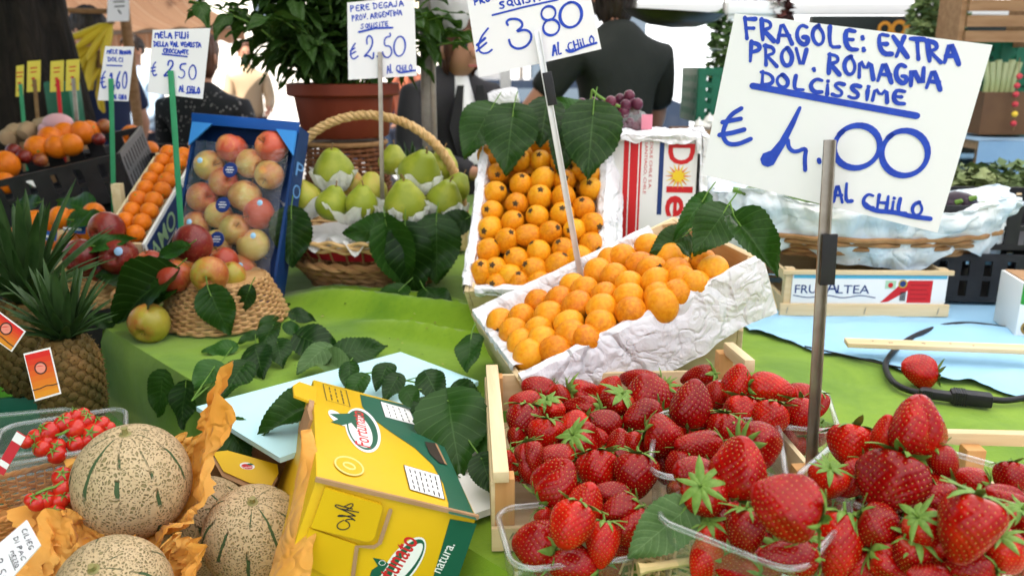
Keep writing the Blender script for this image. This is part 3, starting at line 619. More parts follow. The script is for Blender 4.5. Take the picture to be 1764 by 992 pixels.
def ell(cx, cy, rx, ry, rot, wd, a0=-120, sweep=372, n=30):
    pts = []
    for i in range(n + 1):
        a = R(a0 + sweep * i / n); k = 1 - .03 * i / n; u, v = rx * math.cos(a) * k, ry * math.sin(a) * k; pts.append((cx + u * math.cos(R(rot)) - v * math.sin(R(rot)), cy + u * math.sin(R(rot)) + v * math.cos(R(rot))))
    return (pts, [wd * (.8 + .35 * math.sin(R(a0 + sweep * i / n) - 1) ** 2) for i in range(n + 1)])
def card_sign(label, o, n, corners, strokes, stake, stake_mat, y_stake, base_z, name='price_sign', ink=None, stake_w=.008, flat=True, bracket=True, mat=None, back=None):
    o = Vector(o); n = Vector(n).normalized(); M = look(n, (0, 0, 1), o); Mi = M.inverted()
    def loc(px, py): q = Mi @ APL(px, py, o, n); return (q.x, q.y)
    t = thing(name, label, 'price sign', Matrix.Translation(o)); c = [loc(*p) for p in corners]
    # card with softly bowed edges
    pts = []
    for a, b in zip(c, c[1:] + c[:1]):
        for k in range(8): pts.append((a[0] + (b[0] - a[0]) * k / 8, a[1] + (b[1] - a[1]) * k / 8))
    part(MB().prism(pts[::-1], .0012, M, 0, -.0014), 'card', mat or m_card, t, smooth=False)
    mb = MB(); k_ = mpp(o)
    for i, (pts, wd) in enumerate(strokes):
        q = [loc(*p) for p in pts]; mb.stroke(q, [x * k_ for x in wd] if isinstance(wd, list) else wd * k_, M, .0003 + i * .000006)
    if mb.f: part(mb, 'handwriting', ink or m_ink, t, smooth=False)
    if stake:
        a = AY(*stake[0], y_stake); b = AY(*stake[1], y_stake)
        if base_z is not None: d = (b - a); b = a + d * ((base_z - a.z) / d.z)
        d = (b - a); L = d.length; z = d.normalized(); x = Vector((1, 0, 0)); x = (x - z * x.dot(z)).normalized(); F_ = frame(x, z.cross(x), z, (a + b) / 2)
        sb = MB().box((stake_w, .003, L), F_, 0, .0006)
        if flat: sb.box((.0016, stake_w * .8, L), F_ @ TR(stake_w / 2 + .0003, stake_w * .38, 0), 0, .0004)
        part(sb, 'stake', stake_mat, t)
        if bracket: e = a + d * .0; m_ = a.lerp(b, bracket if isinstance(bracket, float) else .32); part(MB().box((stake_w * 1.7, .004, .05), frame(x, z.cross(x), z, m_) @ TR(stake_w * .5, .006, 0), 0, .0008), 'clip', m_black_plastic if not back else back, t)
    return t
Z4 = lambda p: (1200 + p[0] * .4234, p[1] * .4234)
def z4s(s): return [([Z4(p) for p in pts], [w_ * .4234 for w_ in wd] if isinstance(wd, list) else wd * .4234) for pts, wd in s]
S4 = line_strokes('FRAGOLE: EXTRA', (190, 70), (1062, 178), (8, 84), 18) + line_strokes('PROV. ROMAGNA', (212, 172), (992, 284), (2, 80), 17) + line_strokes('DOLCISSIME', (262, 292), (852, 372), (-4, 56), 16)
S4 += [([(228, 350), (560, 412), (895, 472)], 26), (chaikin([(182, 442), (135, 470), (108, 530), (108, 560), (128, 588), (170, 588), (220, 566)], 2), 19), ([(106, 498), (180, 484)], 19), ([(94, 550), (150, 540), (194, 528)], 20)]
S4 += [([(420, 440), (392, 500), (350, 580), (318, 625), (292, 648)], [14, 22, 30, 40, 66]), (chaikin([(372, 572), (374, 602), (400, 622), (448, 600), (440, 640), (442, 692)], 2), 17), ([(498, 650), (500, 660)], 18)]
S4 += [ell(652, 598, 96, 86, -22, 23), ell(846, 624, 96, 92, -16, 23)]
S4 += line_strokes('AL', (558, 742), (640, 752), (-2, 74), 15) + line_strokes('CHILO', (680, 786), (925, 822), (-8, 58), 14) + [(chaikin([(682, 828), (720, 858), (800, 862), (870, 880), (950, 890)], 2), 19)]
o4 = CAM + (Vector((.304, .792, 1.37)) - CAM) * 1.0
n4 = (-.40, -.90, .02)
t4 = card_sign('large white card reading FRAGOLE EXTRA 4,00 in blue marker', o4, n4, [(1266, 23), (1710, 78), (1615, 401), (1209, 301)], z4s(S4), ((1427, 241), (1396, 778)), m_steel, .765, .975, stake_w=.0085, bracket=.30)
ZP = lambda x, y: (590 + x * .1411, y * .1411)
def zz(s, f, k): return [([f(*p) for p in pts], [w_ * k for w_ in wd] if isinstance(wd, list) else wd * k) for pts, wd in s]
SP = line_strokes('PERE DEGAJA', (95, 75), (745, 5), (4, 72), 15) + line_strokes('PROV. ARGENTINA', (115, 195), (725, 118), (2, 68), 14) + line_strokes('SQUISITE', (225, 300), (560, 265), (0, 58), 13)
SP += [([(200, 396), (400, 350), (610, 342)], 24), (chaikin([(155, 535), (110, 600), (95, 680), (130, 735), (190, 690)], 2), 18), ([(95, 630), (150, 590)], 18), ([(95, 670), (160, 635)], 18)]
SP += [(chaikin([(300, 540), (295, 470), (330, 430), (375, 490), (350, 600), (250, 710), (310, 670), (375, 740), (380, 650)], 2), 20), ([(425, 690), (427, 700)], 20), (chaikin([(580, 410), (590, 450), (515, 460), (510, 570), (580, 560), (610, 640), (570, 710), (510, 700), (490, 640)], 2), 18), ell(697, 570, 70, 122, 5, 20)]
SP += line_strokes('AL', (540, 795), (612, 786), (8, 105), 15) + line_strokes('CHILO', (655, 805), (850, 790), (0, 75), 13) + [(chaikin([(665, 860), (700, 895), (780, 880), (890, 862)], 2), 22)]
pear_c = Vector((-.315, 1.80, TZ))
op = AY(657, 66, 1.735)
card_sign('white card reading PERE 2,50 in blue marker above the basket of pears', op, (.02, -1, .05), [(598, 5), (713, -6), (718, 131), (600, 138)], zz(SP, ZP, .1411), ((654, 90), (658, 332)), m_steel, 1.727, 1.07, stake_w=.008, bracket=False)
Z38 = lambda x, y: (790 + x * .1474, y * .1474)
S3 = line_strokes('PROV. SPAGNA', (175, 2), (900, -190), (12, 62), 20) + line_strokes('SQUISITE', (470, 28), (1060, -95), (14, 76), 20) + [([(395, 182), (770, 85), (1160, 0)], 21)]
S3 += [(chaikin([(345, 335), (260, 440), (225, 560), (260, 625), (340, 625), (390, 585)], 2), 22), ([(215, 530), (310, 450)], 30), ([(210, 600), (325, 505)], 24)]
S3 += [(chaikin([(575, 295), (555, 260), (600, 225), (690, 225), (745, 265), (745, 320), (660, 380), (780, 345), (850, 390), (850, 470), (790, 550), (690, 580), (610, 540), (590, 470)], 2), 28)]
S3 += [ell(1050, 160, 88, 80, -40, 26), ell(1082, 325, 98, 92, -30, 28), ell(1310, 178, 128, 150, 14, 34)]
S3 += line_strokes('AL', (1090, 515), (1195, 500), (12, 140), 22) + line_strokes('CHILO', (1265, 512), (1575, 420), (20, 92), 20) + [(chaikin([(1260, 590), (1310, 620), (1430, 560), (1610, 505)], 2), 26)]
o38 = AY(925, 60, 1.30)
card_sign('white card reading 3,80 between the woman and the man in black', o38, (-.05, -1, .0), [(800, -30), (1005, -66), (1036, 85), (825, 134)], zz(S3, Z38, .1474), ((924, 54), (1000, 478)), m_alu, 1.292, 1.06, stake_w=.0085, bracket=.21)
ZM = lambda x, y: (240 + x * .2419, 40 + y * .2419)
SM = line_strokes('MELA FUJI', (112, 62), (350, 68), (0, 44), 11) + line_strokes('DELLA VAL VENOSTA', (104, 132), (440, 140), (0, 34), 10) + line_strokes('CROCCANTE', (172, 182), (350, 194), (0, 30), 9) + [([(165, 222), (340, 240)], 11)]
SM += line_strokes('€', (85, 280), (120, 280), (0, 100), 11) + [(chaikin([(205, 300), (210, 268), (240, 270), (240, 310), (165, 385), (200, 370), (245, 390)], 2), 12)] + line_strokes('50', (280, 290), (410, 300), (-4, 108), 11) + line_strokes('AL CHILO', (285, 440), (430, 460), (0, 48), 9) + [([(335, 500), (432, 494)], 10)]
om = AY(307, 110, 1.60)
card_sign('white card reading MELA FUJI 2,50 on a green stake', om, (.05, -1, .02), [(263, 52), (362, 49), (349, 171), (254, 160)], zz(SM, ZM, .2419), ((294, 122), (313, 402)), m_green_stake, 1.593, 1.0, stake_w=.011, flat=False, bracket=False)
SF = line_strokes('MELE', (184, 86), (203, 86), (0, 7), 2) + line_strokes('ROMAGNA', (206, 87), (226, 87), (0, 7), 1.8) + line_strokes('DOLCI', (186, 99), (212, 100), (0, 7), 1.8) + [([(184, 113), (210, 114)], 2.4)] + line_strokes('€ 1,60', (174, 122), (219, 124), (-1, 30), 2.8) + line_strokes('AL CHILO', (196, 162), (218, 164), (0, 8), 1.6)
of = AY(199, 128, 1.95)
card_sign('small faded card reading 1,60 on a green stake left of the apple sign', of, (.1, -1, .02), [(181, 80), (231, 81), (221, 175), (168, 173)], SF, ((191, 136), (196, 352)), m_green_stake, 1.943, 1.0, stake_w=.011, flat=False, bracket=False)
# ---------------------------------------------------------------- strawberries
m_str_b = Mat('strawberry flesh', (.4, .01, .01), .25, Coat_Weight=.16, Coat_Roughness=.06, Specular_IOR_Level=.2)
cc = m_str_b.co(); spz = m_str_b.n('SeparateXYZ'); m_str_b.lk(cc, spz.inputs[0]); rr = m_str_b.rand()
f = m_str_b.math('ADD', m_str_b.noise(3, 3), m_str_b.math('MULTIPLY', m_str_b.math('SUBTRACT', rr, .5), .55), True)
c_ = m_str_b.ramp(f, [(.15, (.19, .0012, .0012)), (.5, (.31, .0022, .0012)), (.85, (.54, .012, .002))])
m_str_b.color(m_str_b.mix(m_str_b.ramp(spz.outputs[2], [(.0, (.55, .55, .55)), (.10, (0, 0, 0))]), c_, (.45, .09, .03))); m_str_b.bump(m_str_b.noise(40, 2), .06, .002); m_str_b = m_str_b.m
m_seed = plain('strawberry seed', (.42, .20, .03), (.55, .32, .07), 60, .45)
m_sep = plain('strawberry calyx', (.10, .20, .025), (.19, .31, .06), 9, .55)
def strawberry(seed, sq=1.0, crease=0.0, cone=.45, lump=.06):
    rg = random.Random(seed); nu, nv = 80, 58; nseed = 230; ga = 2.39996
    t = thing('strawberry', '', 'strawberry')
    def base(z01, a):
        ph = z01 * math.pi; r = .46 * max(0, math.sin(ph)) ** .74 * (1.16 - (cone + .12) * z01 - .10 * z01 ** 2)
        r *= 1 + lump * nz(math.cos(a) * 1.3 + seed, math.sin(a) * 1.3, z01 * 2.2)
        if crease: r *= 1 - crease * math.exp(-((math.sin(a - 1.0 - .5 * z01)) / .20) ** 2) * (math.cos(a - 1.0) > 0) * math.sin(ph) ** .5
        zz = (1 - math.cos(ph)) / 2; zz -= .05 * math.exp(-(r / .16) ** 2) * (z01 < .3) * -1
        if crease: zz -= .10 * crease * 4 * math.exp(-((a - 1.0) % 6.283 / .5) ** 2) * z01 * .3
        return Vector((r * math.cos(a) * sq, r * math.sin(a) / sq ** .5, zz))
    sd_ = []
    for i in range(nseed):
        z01 = .10 + .86 * (i + .5) / nseed; z01 = math.acos(1 - 2 * min(.985, max(.02, z01 * .98))) / math.pi; sd_.append(base(z01, i * ga))
    S = np.array(sd_)
    V = []
    for j in range(nv + 1):
        for i in range(nu): V.append(base(min(.9999, max(.0001, j / nv)), 2 * math.pi * i / nu))
    Va = np.array(V); cen = np.array((0, 0, .45)); d2 = ((Va[:, None, :] - S[None]) ** 2).sum(2).min(1)
    dirs = Va - cen; dirs /= np.linalg.norm(dirs, axis=1)[:, None]
    Va = Va + dirs * (.010 - .024 * np.exp(-d2 / (2 * .019 ** 2)))[:, None]
    m = MB(); fs = [(j * nu + i, j * nu + (i + 1) % nu, (j + 1) * nu + (i + 1) % nu, (j + 1) * nu + i) for j in range(nv) for i in range(nu)]
    m.add([tuple(v) for v in Va], fs, 0)
    for p in sd_:
        n = (p - Vector(cen)).normalized(); x = Vector((0, 0, 1)); x = (x - n * x.dot(n)).normalized(); y = n.cross(x); c = p - n * .006; a, b = .0165, .0085
        m.add([c + x * a, c + y * b, c - x * a, c - y * b, c + n * .012], [(0, 1, 4), (1, 2, 4), (2, 3, 4), (3, 0, 4)], 1)
    part(m, 'flesh', [m_str_b, m_seed], t, local=True, sharp=0)
    cx = MB(); nb = rg.choice((9, 10, 11))
    for k in range(nb):
        a = 2 * math.pi * k / nb + rg.uniform(-.12, .12); L = rg.uniform(.36, .55); up = rg.uniform(-.20, .22); ws = rg.uniform(.055, .085)
        def fn(u, v, a=a, L=L, up=up, ws=ws):
            r = .03 + L * v; w_ = ws * math.sin(math.pi * min(1, .18 + .82 * v)) ** .8 * (u - .5) * 2; z = .03 - .05 * math.sin(v * 3) - up * v * v + .05 * abs(u - .5) + .10 * v * v * (r > .2)
            return (r * math.cos(a) - w_ * math.sin(a), r * math.sin(a) + w_ * math.cos(a), z - .02)
        cx.grid(fn, 4, 7)
    cx.tube([(0, 0, .02), (.01, 0, -.06), (.035, .01, -.15)], [.035, .028, .024], 6)
    part(cx, 'calyx', m_sep, t, local=True, sharp=0); return Proto(t)
STR = [strawberry(1, 1.05, 0, .58, .10), strawberry(2, 1.12, 0, .68, .08), strawberry(3, 1.25, .30, .60, .16), strawberry(4, 1.0, 0, .5, .12), strawberry(5, 1.24, .22, .6, .18), strawberry(6, 1.08, .12, .5, .15)]
def straw(px, py, L, wd, ang, tw, z, label, group=None, kind=None, roll=None, dz=0.0):     # L, wd = size in picture units, ang = picture direction of the tip, tw = how far the tip points at the viewer
    p = AZ(px, py, z); k = mpp(p); a, t = R(ang), tw
    d = (RT * math.cos(a) - UP * math.sin(a)) * math.sqrt(max(0, 1 - t * t)) - ray(px, py).normalized() * t
    k3 = k * 1.0; ln = L * k3; wm = wd * k3 / .72
    pr = STR[kind if kind is not None else random.randrange(6)]
    M = along(d, p - d.normalized() * ln * .47, rnd(0, 6.28) if roll is None else roll) @ SC(wm, wm, ln)
    return pr.put(M, label, group)
Q3 = lambda x, y: (820 + x * .4355, 560 + y * .4355)
Q4 = lambda x, y: (1250 + x * .3749, 620 + y * .375)
def ordinals(items, per):      # rows from the back of the heap to the front, left to right
    it = sorted(items, key=lambda q: q[1]); n = len(it); nr = max(1, round(n / per)); out = {}; i0 = 0
    for r in range(nr):
        i1 = round((r + 1) * n / nr)
        for k, q in enumerate(sorted(it[i0:i1])): out[q] = (k, r)
        i0 = i1
    return out
def cluster(items, f, sc_, z, where, group, per=6):
    loc = [(*f(i[0], i[1]),) for i in items]; od = ordinals(loc, per)
    for it, q in zip(items, loc):
        x, y, L, wd, ang, tw = it[:6]; L, wd = (L * 1.1, wd * 1.1) if L * sc_ < 75 else (L, wd); kw = it[6] if len(it) > 6 else {}; k, r = od[q]
        if 'lb' not in kw and 'kind' not in kw and random.random() < .36: tw, ang = -.45, ang + rnd(-25, 25)
        zz_ = kw.pop('z', z); lb = kw.pop('lb', None) or f"strawberry {ORD[k]} from left, {ORD[r]} row from the back, {where}"
        straw(q[0], q[1], L * sc_, wd * sc_, ang, tw, zz_, lb, group, **kw)
C1 = [(250, 255, 130, 92, 200, .2), (425, 262, 125, 92, 20, .3), (530, 250, 100, 90, -60, .4), (650, 222, 150, 85, 172, .1), (195, 312, 120, 88, 190, .3), (290, 345, 110, 100, 80, -.3, dict(lb='strawberry with pale calyx turned up near the left wall of the wooden crate')),
      (415, 332, 160, 96, 184, .15), (548, 315, 120, 116, 100, .5), (680, 285, 165, 150, -95, .2, dict(kind=2, lb='wedge shaped creased strawberry in the middle back of the wooden crate')), (190, 382, 130, 115, 95, .4), (278, 432, 120, 105, 95, .2, dict(lb='cone shaped strawberry pointing down near the left wall of the crate')),
      (388, 402, 115, 100, 150, .5), (505, 390, 130, 98, 200, .4), (660, 368, 150, 112, 170, .3), (430, 480, 160, 125, 20, .4), (570, 465, 110, 100, -90, .4), (625, 475, 100, 90, 80, .4),
      (215, 525, 125, 95, 80, .3), (318, 522, 135, 92, 190, .3), (320, 620, 195, 160, -55, .25, dict(kind=4, z=1.035, lb='bright lumpy strawberry at the front left corner of the wooden crate')), (487, 585, 150, 150, 80, .55, dict(kind=5)), (635, 592, 180, 140, 95, .25, dict(z=1.03)), (535, 668, 140, 85, 190, .2), (220, 570, 100, 85, 100, .3, dict(z=1.01)), (450, 640, 110, 90, 60, .3, dict(z=1.005)), (580, 535, 100, 90, 30, .3, dict(z=1.01)),
      (340, 290, 100, 80, 30, .3, dict(z=1.015)), (480, 455, 100, 80, 30, .2, dict(z=1.01)), (770, 275, 95, 85, 60, .4), (170, 450, 100, 80, 100, .3, dict(z=1.005))]
cluster(C1, Q3, .4355, 1.022, 'left wooden crate', 'strawberries loose in the wooden crate')
C2 = [(740, 440, 140, 118, 15, .25, dict(lb='strawberry with its green calyx turned left at the left end of the middle punnet')), (855, 312, 195, 160, -82, .2, dict(z=1.06, kind=1, lb='tall pointed strawberry standing up in the middle punnet')), (945, 272, 100, 84, -80, .4), (882, 478, 195, 118, 184, .15, dict(kind=0)), (975, 412, 120, 108, 95, .3, dict(lb='small strawberry hanging tip down under its leafy calyx in the middle punnet')), (880, 205, 130, 76, 182, .1), (800, 560, 120, 100, 120, .3, dict(z=1.02)), (745, 560, 120, 90, 80, .3, dict(z=1.0)), (700, 480, 100, 80, 70, .3, dict(z=1.01)), (1080, 520, 120, 100, 60, .3)]
cluster(C2, Q3, .4355, 1.04, 'in the middle punnet', 'strawberries in the middle punnet', 4)
C3 = [(865, 592, 165, 125, 200, .35), (910, 672, 165, 150, 60, -.80, dict(lb='strawberry showing its star shaped green calyx to the viewer in the front punnet')), (1040, 560, 240, 195, -75, .3, dict(kind=4, z=1.085, lb='huge lumpy strawberry with yellow seeds at the back of the front punnet')), (1120, 470, 170, 150, -30, .4, dict(z=1.07))]
cluster(C3, Q3, .4355, 1.06, 'in the front punnet', 'strawberries in the front punnet', 3)
C3b = [(92, 785, 215, 165, 92, .15, dict(kind=1, lb='dark pointed strawberry hanging tip down in the middle of the front punnet')), (280, 665, 320, 240, 205, -.18, dict(kind=4, z=1.10, lb='biggest strawberry lying on top of the front punnet with its calyx at lower right')), (290, 905, 280, 150, 182, .1, dict(kind=0, z=1.045, lb='glossy bright red strawberry lying along the front rim of the front punnet')), (60, 965, 220, 140, 170, .2, dict(z=1.02)), (-90, 915, 200, 150, 120, .3, dict(z=1.02)), (-70, 800, 150, 120, 100, .3, dict(z=1.03)), (190, 780, 120, 120, 60, .2, dict(z=1.03)), (400, 860, 120, 100, 60, .2, dict(z=1.03)), (400, 960, 150, 120, 60, .2, dict(z=1.0))]
cluster(C3b, Q4, .375, 1.055, 'at the front punnet rim', 'strawberries in the front punnet', 4)
C4 = [(582, 398, 170, 185, 95, .45, dict(kind=0, z=1.075, lb='round strawberry with calyx on top at the back left of the right punnet')), (880, 300, 275, 235, -88, .25, dict(kind=2, z=1.115, lb='big creased strawberry standing tip up on top of the right punnet')), (740, 350, 200, 120, -85, .3, dict(z=1.10, lb='strawberry half hidden behind the big tip up one in the right punnet')), (468, 560, 150, 130, 100, .35), (590, 545, 200, 130, 130, .3), (757, 560, 285, 260, 118, .35, dict(kind=4, z=1.075, lb='broad strawberry with pale seeds under the tip up one in the right punnet')), (955, 612, 190, 150, 190, .25, dict(z=1.07)), (1000, 465, 130, 110, 60, .3, dict(z=1.09)), (1115, 560, 160, 110, 180, .2), (705, 765, 200, 185, 30, .4, dict(kind=3, z=1.05, lb='dark round strawberry with a leafy calyx on its left by the right punnet rim')), (925, 790, 230, 170, 80, .35, dict(z=1.06)), (1110, 765, 330, 260, 108, .1, dict(kind=2, z=1.085, lb='huge wide strawberry covered in seeds at the right of the right punnet')), (1285, 885, 220, 160, 70, .3, dict(z=1.06)), (1115, 965, 240, 130, 182, .1, dict(z=1.045)), (780, 915, 240, 170, 20, .3, dict(z=1.03)), (930, 985, 180, 100, 180, .2, dict(z=1.04)), (1315, 545, 140, 130, 90, .4, dict(z=1.07, lb='strawberry with spiky calyx cut off by the right edge of the photo')), (1285, 650, 190, 150, 210, .3, dict(z=1.065)), (1340, 760, 200, 150, 90, .3), (920, 700, 170, 110, 100, .3, dict(z=1.05)), (1180, 640, 150, 120, 60, .3, dict(z=1.04)), (640, 700, 140, 120, 60, .3, dict(z=1.02)), (470, 650, 140, 110, 90, .3, dict(z=1.0)), (840, 680, 140, 120, 60, .3, dict(z=1.03)), (520, 850, 320, 190, 100, .2, dict(z=1.03, kind=1, lb='long dark strawberry standing between the front and the right punnet')), (650, 870, 190, 150, 60, .3, dict(z=1.02)), (610, 960, 200, 160, 110, .2, dict(z=1.01)), (860, 900, 190, 160, 80, .3, dict(z=1.04)), (1010, 880, 180, 160, 60, .3, dict(z=1.045)), (1200, 900, 190, 160, 100, .3, dict(z=1.045)), (1220, 740, 170, 150, 60, .3, dict(z=1.05)), (430, 760, 150, 130, 90, .2, dict(z=.985)), (1360, 900, 180, 150, 90, .3, dict(z=1.04)), (720, 660, 160, 140, 60, .3, dict(z=1.03))]
cluster(C4, Q4, .375, 1.06, 'in the right punnet', 'strawberries in the right punnet', 5)
C5 = [(55, 110, 170, 128, -80, .3, dict(z=1.055)), (205, 135, 205, 138, 8, .25, dict(kind=0, z=1.055, lb='longest strawberry lying across the back of the back punnet')), (345, 170, 130, 115, 200, .4), (72, 240, 130, 128, 100, .5), (200, 272, 150, 135, 110, .4), (350, 258, 150, 130, 90, .45), (418, 205, 110, 80, 100, .3), (20, 308, 100, 88, 90, .3), (340, 385, 130, 90, 180, .2, dict(z=.99, lb='strawberry seen through the clear front wall of the back punnet')), (425, 340, 120, 90, 90, .2, dict(z=1.0)), (130, 200, 110, 100, 60, .2, dict(z=1.02)), (280, 215, 100, 90, 60, .2, dict(z=1.02))]
cluster(C5, Q4, .375, 1.042, 'in the back punnet', 'strawberries in the back punnet', 4)
C6 = [(430, 705, 165, 130, -70, .4, dict(z=1.03)), (375, 790, 190, 160, 110, .5, dict(kind=3, z=1.04, lb='rounded dark strawberry on top of the small punnet at the bottom')), (570, 742, 175, 120, 160, .3, dict(z=1.02)), (500, 862, 165, 112, 95, .3), (235, 872, 165, 150, 190, -.3, dict(z=1.0, lb='orange red strawberry with a wide green calyx at the left of the small punnet')), (380, 948, 215, 125, 184, .15, dict(z=.99, lb='long strawberry lying at the very front of the small punnet')), (620, 805, 170, 110, 160, .3), (275, 765, 80, 75, 60, .3), (560, 880, 100, 100, 60, .3, dict(z=.985)), (300, 900, 130, 110, 60, .2, dict(z=.975)), (470, 800, 120, 100, 60, .2, dict(z=1.0)), (520, 960, 120, 100, 60, .2, dict(z=.965))]
cluster(C6, Q3, .4355, 1.01, 'in the small punnet at the bottom', 'strawberries in the small punnet', 4)
straw(1583, 638, 62, 46, 195, .15, TZ + .026, 'single creased strawberry lying on the blue cloth inside the loop of cable', kind=2, roll=2.2)
def under(c, ax, ay, rz, z, n, where):
    for i in range(n):
        q = Vector((rnd(-ax, ax), rnd(-ay, ay), 0)); q = RZ(rz) @ q + Vector(c); q.z = z + rnd(-.008, .008); s = rnd(.034, .044)
        M = along((rnd(-1, 1), rnd(-1, 1), rnd(-.6, .6)), q, rnd(0, 6)) @ TR(0, 0, -s / 2) @ SC(s * .9, s * .9, s); STR[random.randrange(6)].put(M, 'strawberry of the under layer mostly hidden in ' + where, 'strawberries of the under layer in ' + where)
# clear punnets
m_rim = clear_plastic('clear punnet rim', a=.16, rough=.05)
def punnet(c, w, l, h, rz, label, tilt=0):
    M = TR(*c) @ RZ(rz) @ RX(tilt); t = thing('punnet', label, 'punnet', M)
    def rr_(a, w_, l_, r=.022):
        k = a * 4; q = int(k) % 4; f_ = (k - int(k)) * math.pi / 2; cx = (w_ / 2 - r) * (1, -1, -1, 1)[q]; cy = (l_ / 2 - r) * (1, 1, -1, -1)[q]; b = q * math.pi / 2 + f_; return cx + r * math.cos(b), cy + r * math.sin(b)
    prof = [(0.9, 0), (.93, .003), (.97, h * .55), (1, h)]
    m = MB(); ns = 64
    def fn(u, v):
        k = v * 3; i = min(2, int(k)); f_ = k - i; s = prof[i][0] * (1 - f_) + prof[i + 1][0] * f_; z = prof[i][1] * (1 - f_) + prof[i + 1][1] * f_
        x, y = rr_(u, w * s, l * s); g = 1 + .006 * math.sin(u * 2 * math.pi * 28) * (.1 < v < .8); return (x * g, y * g, z - h)
    m.grid(fn, ns, 12, cu=True); m.poly([(rr_(k / ns, w * .9, l * .9)) for k in range(ns)], None, -h + .0005); part(m, 'tub', m_plastic, t, local=True)
    part(MB().tube([(*rr_(k / ns, w + .004, l + .004), .001) for k in range(ns)], .0030, 10, 0, None, True), 'rim', m_rim, t, local=True); return t
p5 = AZ(1325, 705, 1.03); punnet((p5.x, p5.y, 1.035), .135, .115, .062, -14, 'clear punnet of strawberries in the back right corner by the crate post'); under((p5.x, p5.y, 0), .04, .03, -14, 1.01, 10, 'the back punnet')
p2 = AZ(1235, 770, 1.04); punnet((p2.x, p2.y, 1.04), .125, .15, .07, -14, 'clear punnet of strawberries in the middle, under the tall pointed one'); under((p2.x, p2.y, 0), .035, .04, -14, 1.01, 12, 'the middle punnet')
p3 = AZ(1300, 890, 1.04); punnet((p3.x, p3.y, 1.045), .125, .13, .075, -40, 'clear front punnet of large strawberries at the bottom of the photo'); under((p3.x, p3.y, 0), .040, .042, -40, 1.02, 16, 'the front punnet')
p4 = AZ(1600, 850, 1.04); punnet((p4.x + .01, p4.y, 1.045), .21, .16, .08, -42, 'clear right punnet heaped with the biggest strawberries'); under((p4.x + .01, p4.y, 0), .075, .055, -42, 1.03, 30, 'the right punnet')
p1 = AZ(975, 925, .99); punnet((p1.x, p1.y, .995), .115, .10, .052, 10, 'small clear punnet of strawberries in front of the wooden crate'); under((p1.x, p1.y, 0), .03, .025, 10, .975, 8, 'the small punnet')
# wooden crates that carry the punnets
cA, cB = AZ(876, 818, 1.02), AZ(858, 645, 1.02)
CW, CL, CD = .325, (cB - cA).length + .012, .078
rzc = math.degrees(math.atan2(-(cB - cA).x, (cB - cA).y)); MC = TR(cA.x, cA.y, 1.02) @ RZ(rzc) @ TR(CW / 2 - .012, CL / 2 - .006, 0)
sc1 = thing('strawberry_crate', 'low wooden crate with orange corner posts full of loose strawberries', 'crate', MC)
part(MB().box((CW, CL, .005), TR(0, 0, -CD + .003)), 'bottom_board', m_wood, sc1, local=True, smooth=False)
part(MB().box((.016, CL + .012, .012), TR(-CW / 2 + .004, 0, .004), 0, .001), 'top_rail', m_wood_y, sc1, local=True)
part(MB().box((.006, CL, .05), TR(-CW / 2 - .003, 0, -.030), 0, .001), 'side_board', m_wood_y, sc1, local=True)
part(MB().box((.006, CL, .05), TR(CW / 2 + .003, 0, -.030), 0, .001), 'side_board', m_wood_y, sc1, local=True)
part(MB().box((CW + .012, .006, .026), TR(0, -CL / 2 - .006, -CD + .0135), 0, .001), 'end_board', m_wood, sc1, local=True)
part(MB().box((CW - .02, .006, .052), TR(0, CL / 2 + .004, -.030), 0, .001), 'end_board', m_wood, sc1, local=True)
for sx, sy, up_ in ((-1, -1, 0), (1, -1, 0), (-1, 1, .0), (1, 1, .028)):
    part(MB().box((.020, .018, CD + up_ - .007), TR(sx * (CW / 2 - .008), sy * (CL / 2 - .008), -CD + .0063 + (CD + up_ - .007) / 2), 0, .001), 'corner_post', m_wood_z, sc1, local=True)
part(MB().box((.013, .085, .016), TR(CW / 2 - .004, CL / 2 - .052, .036) @ RX(-4), 0, .001), 'top_rail', m_wood_y, sc1, local=True)
st = MB()
for x, z in ((-CW / 2 + .012, -CD + .018), (-CW / 2 + .05, -CD + .016), (-CW / 2 + .016, -CD + .008)): st.tube([(x, -CL / 2 - .0095, z - .004), (x + .004, -CL / 2 - .0100, z + .004)], .0006, 5)
part(st, 'staple', m_steel, sc1, local=True)
under((MC @ Vector((-.03, 0, 0))), .12, .10, rzc, .995, 44, 'the wooden crate on the left')
rA = AZ(1630, 766, 1.03); MD = TR(rA.x + .19, rA.y - .14, 1.03) @ RZ(-3)
sc2 = thing('strawberry_crate', 'wooden crate carrying the front and right punnets at the bottom right', 'crate', MD)
part(MB().box((.44, .012, .014), TR(.03, .15, .0), 0, .001), 'top_rail', m_wood, sc2, local=True)
for x in (-.165, .2): part(MB().box((.020, .018, .08), TR(x, .137, -.045), 0, .001), 'corner_post', m_wood_z, sc2, local=True)
part(MB().box((.42, .005, .03), TR(.03, .15, -.068), 0, .001), 'side_board', m_wood, sc2, local=True)
part(MB().box((.56, .40, .005), TR(-.04, -.06, -.085)), 'bottom_board', m_wood, sc2, local=True, smooth=False)
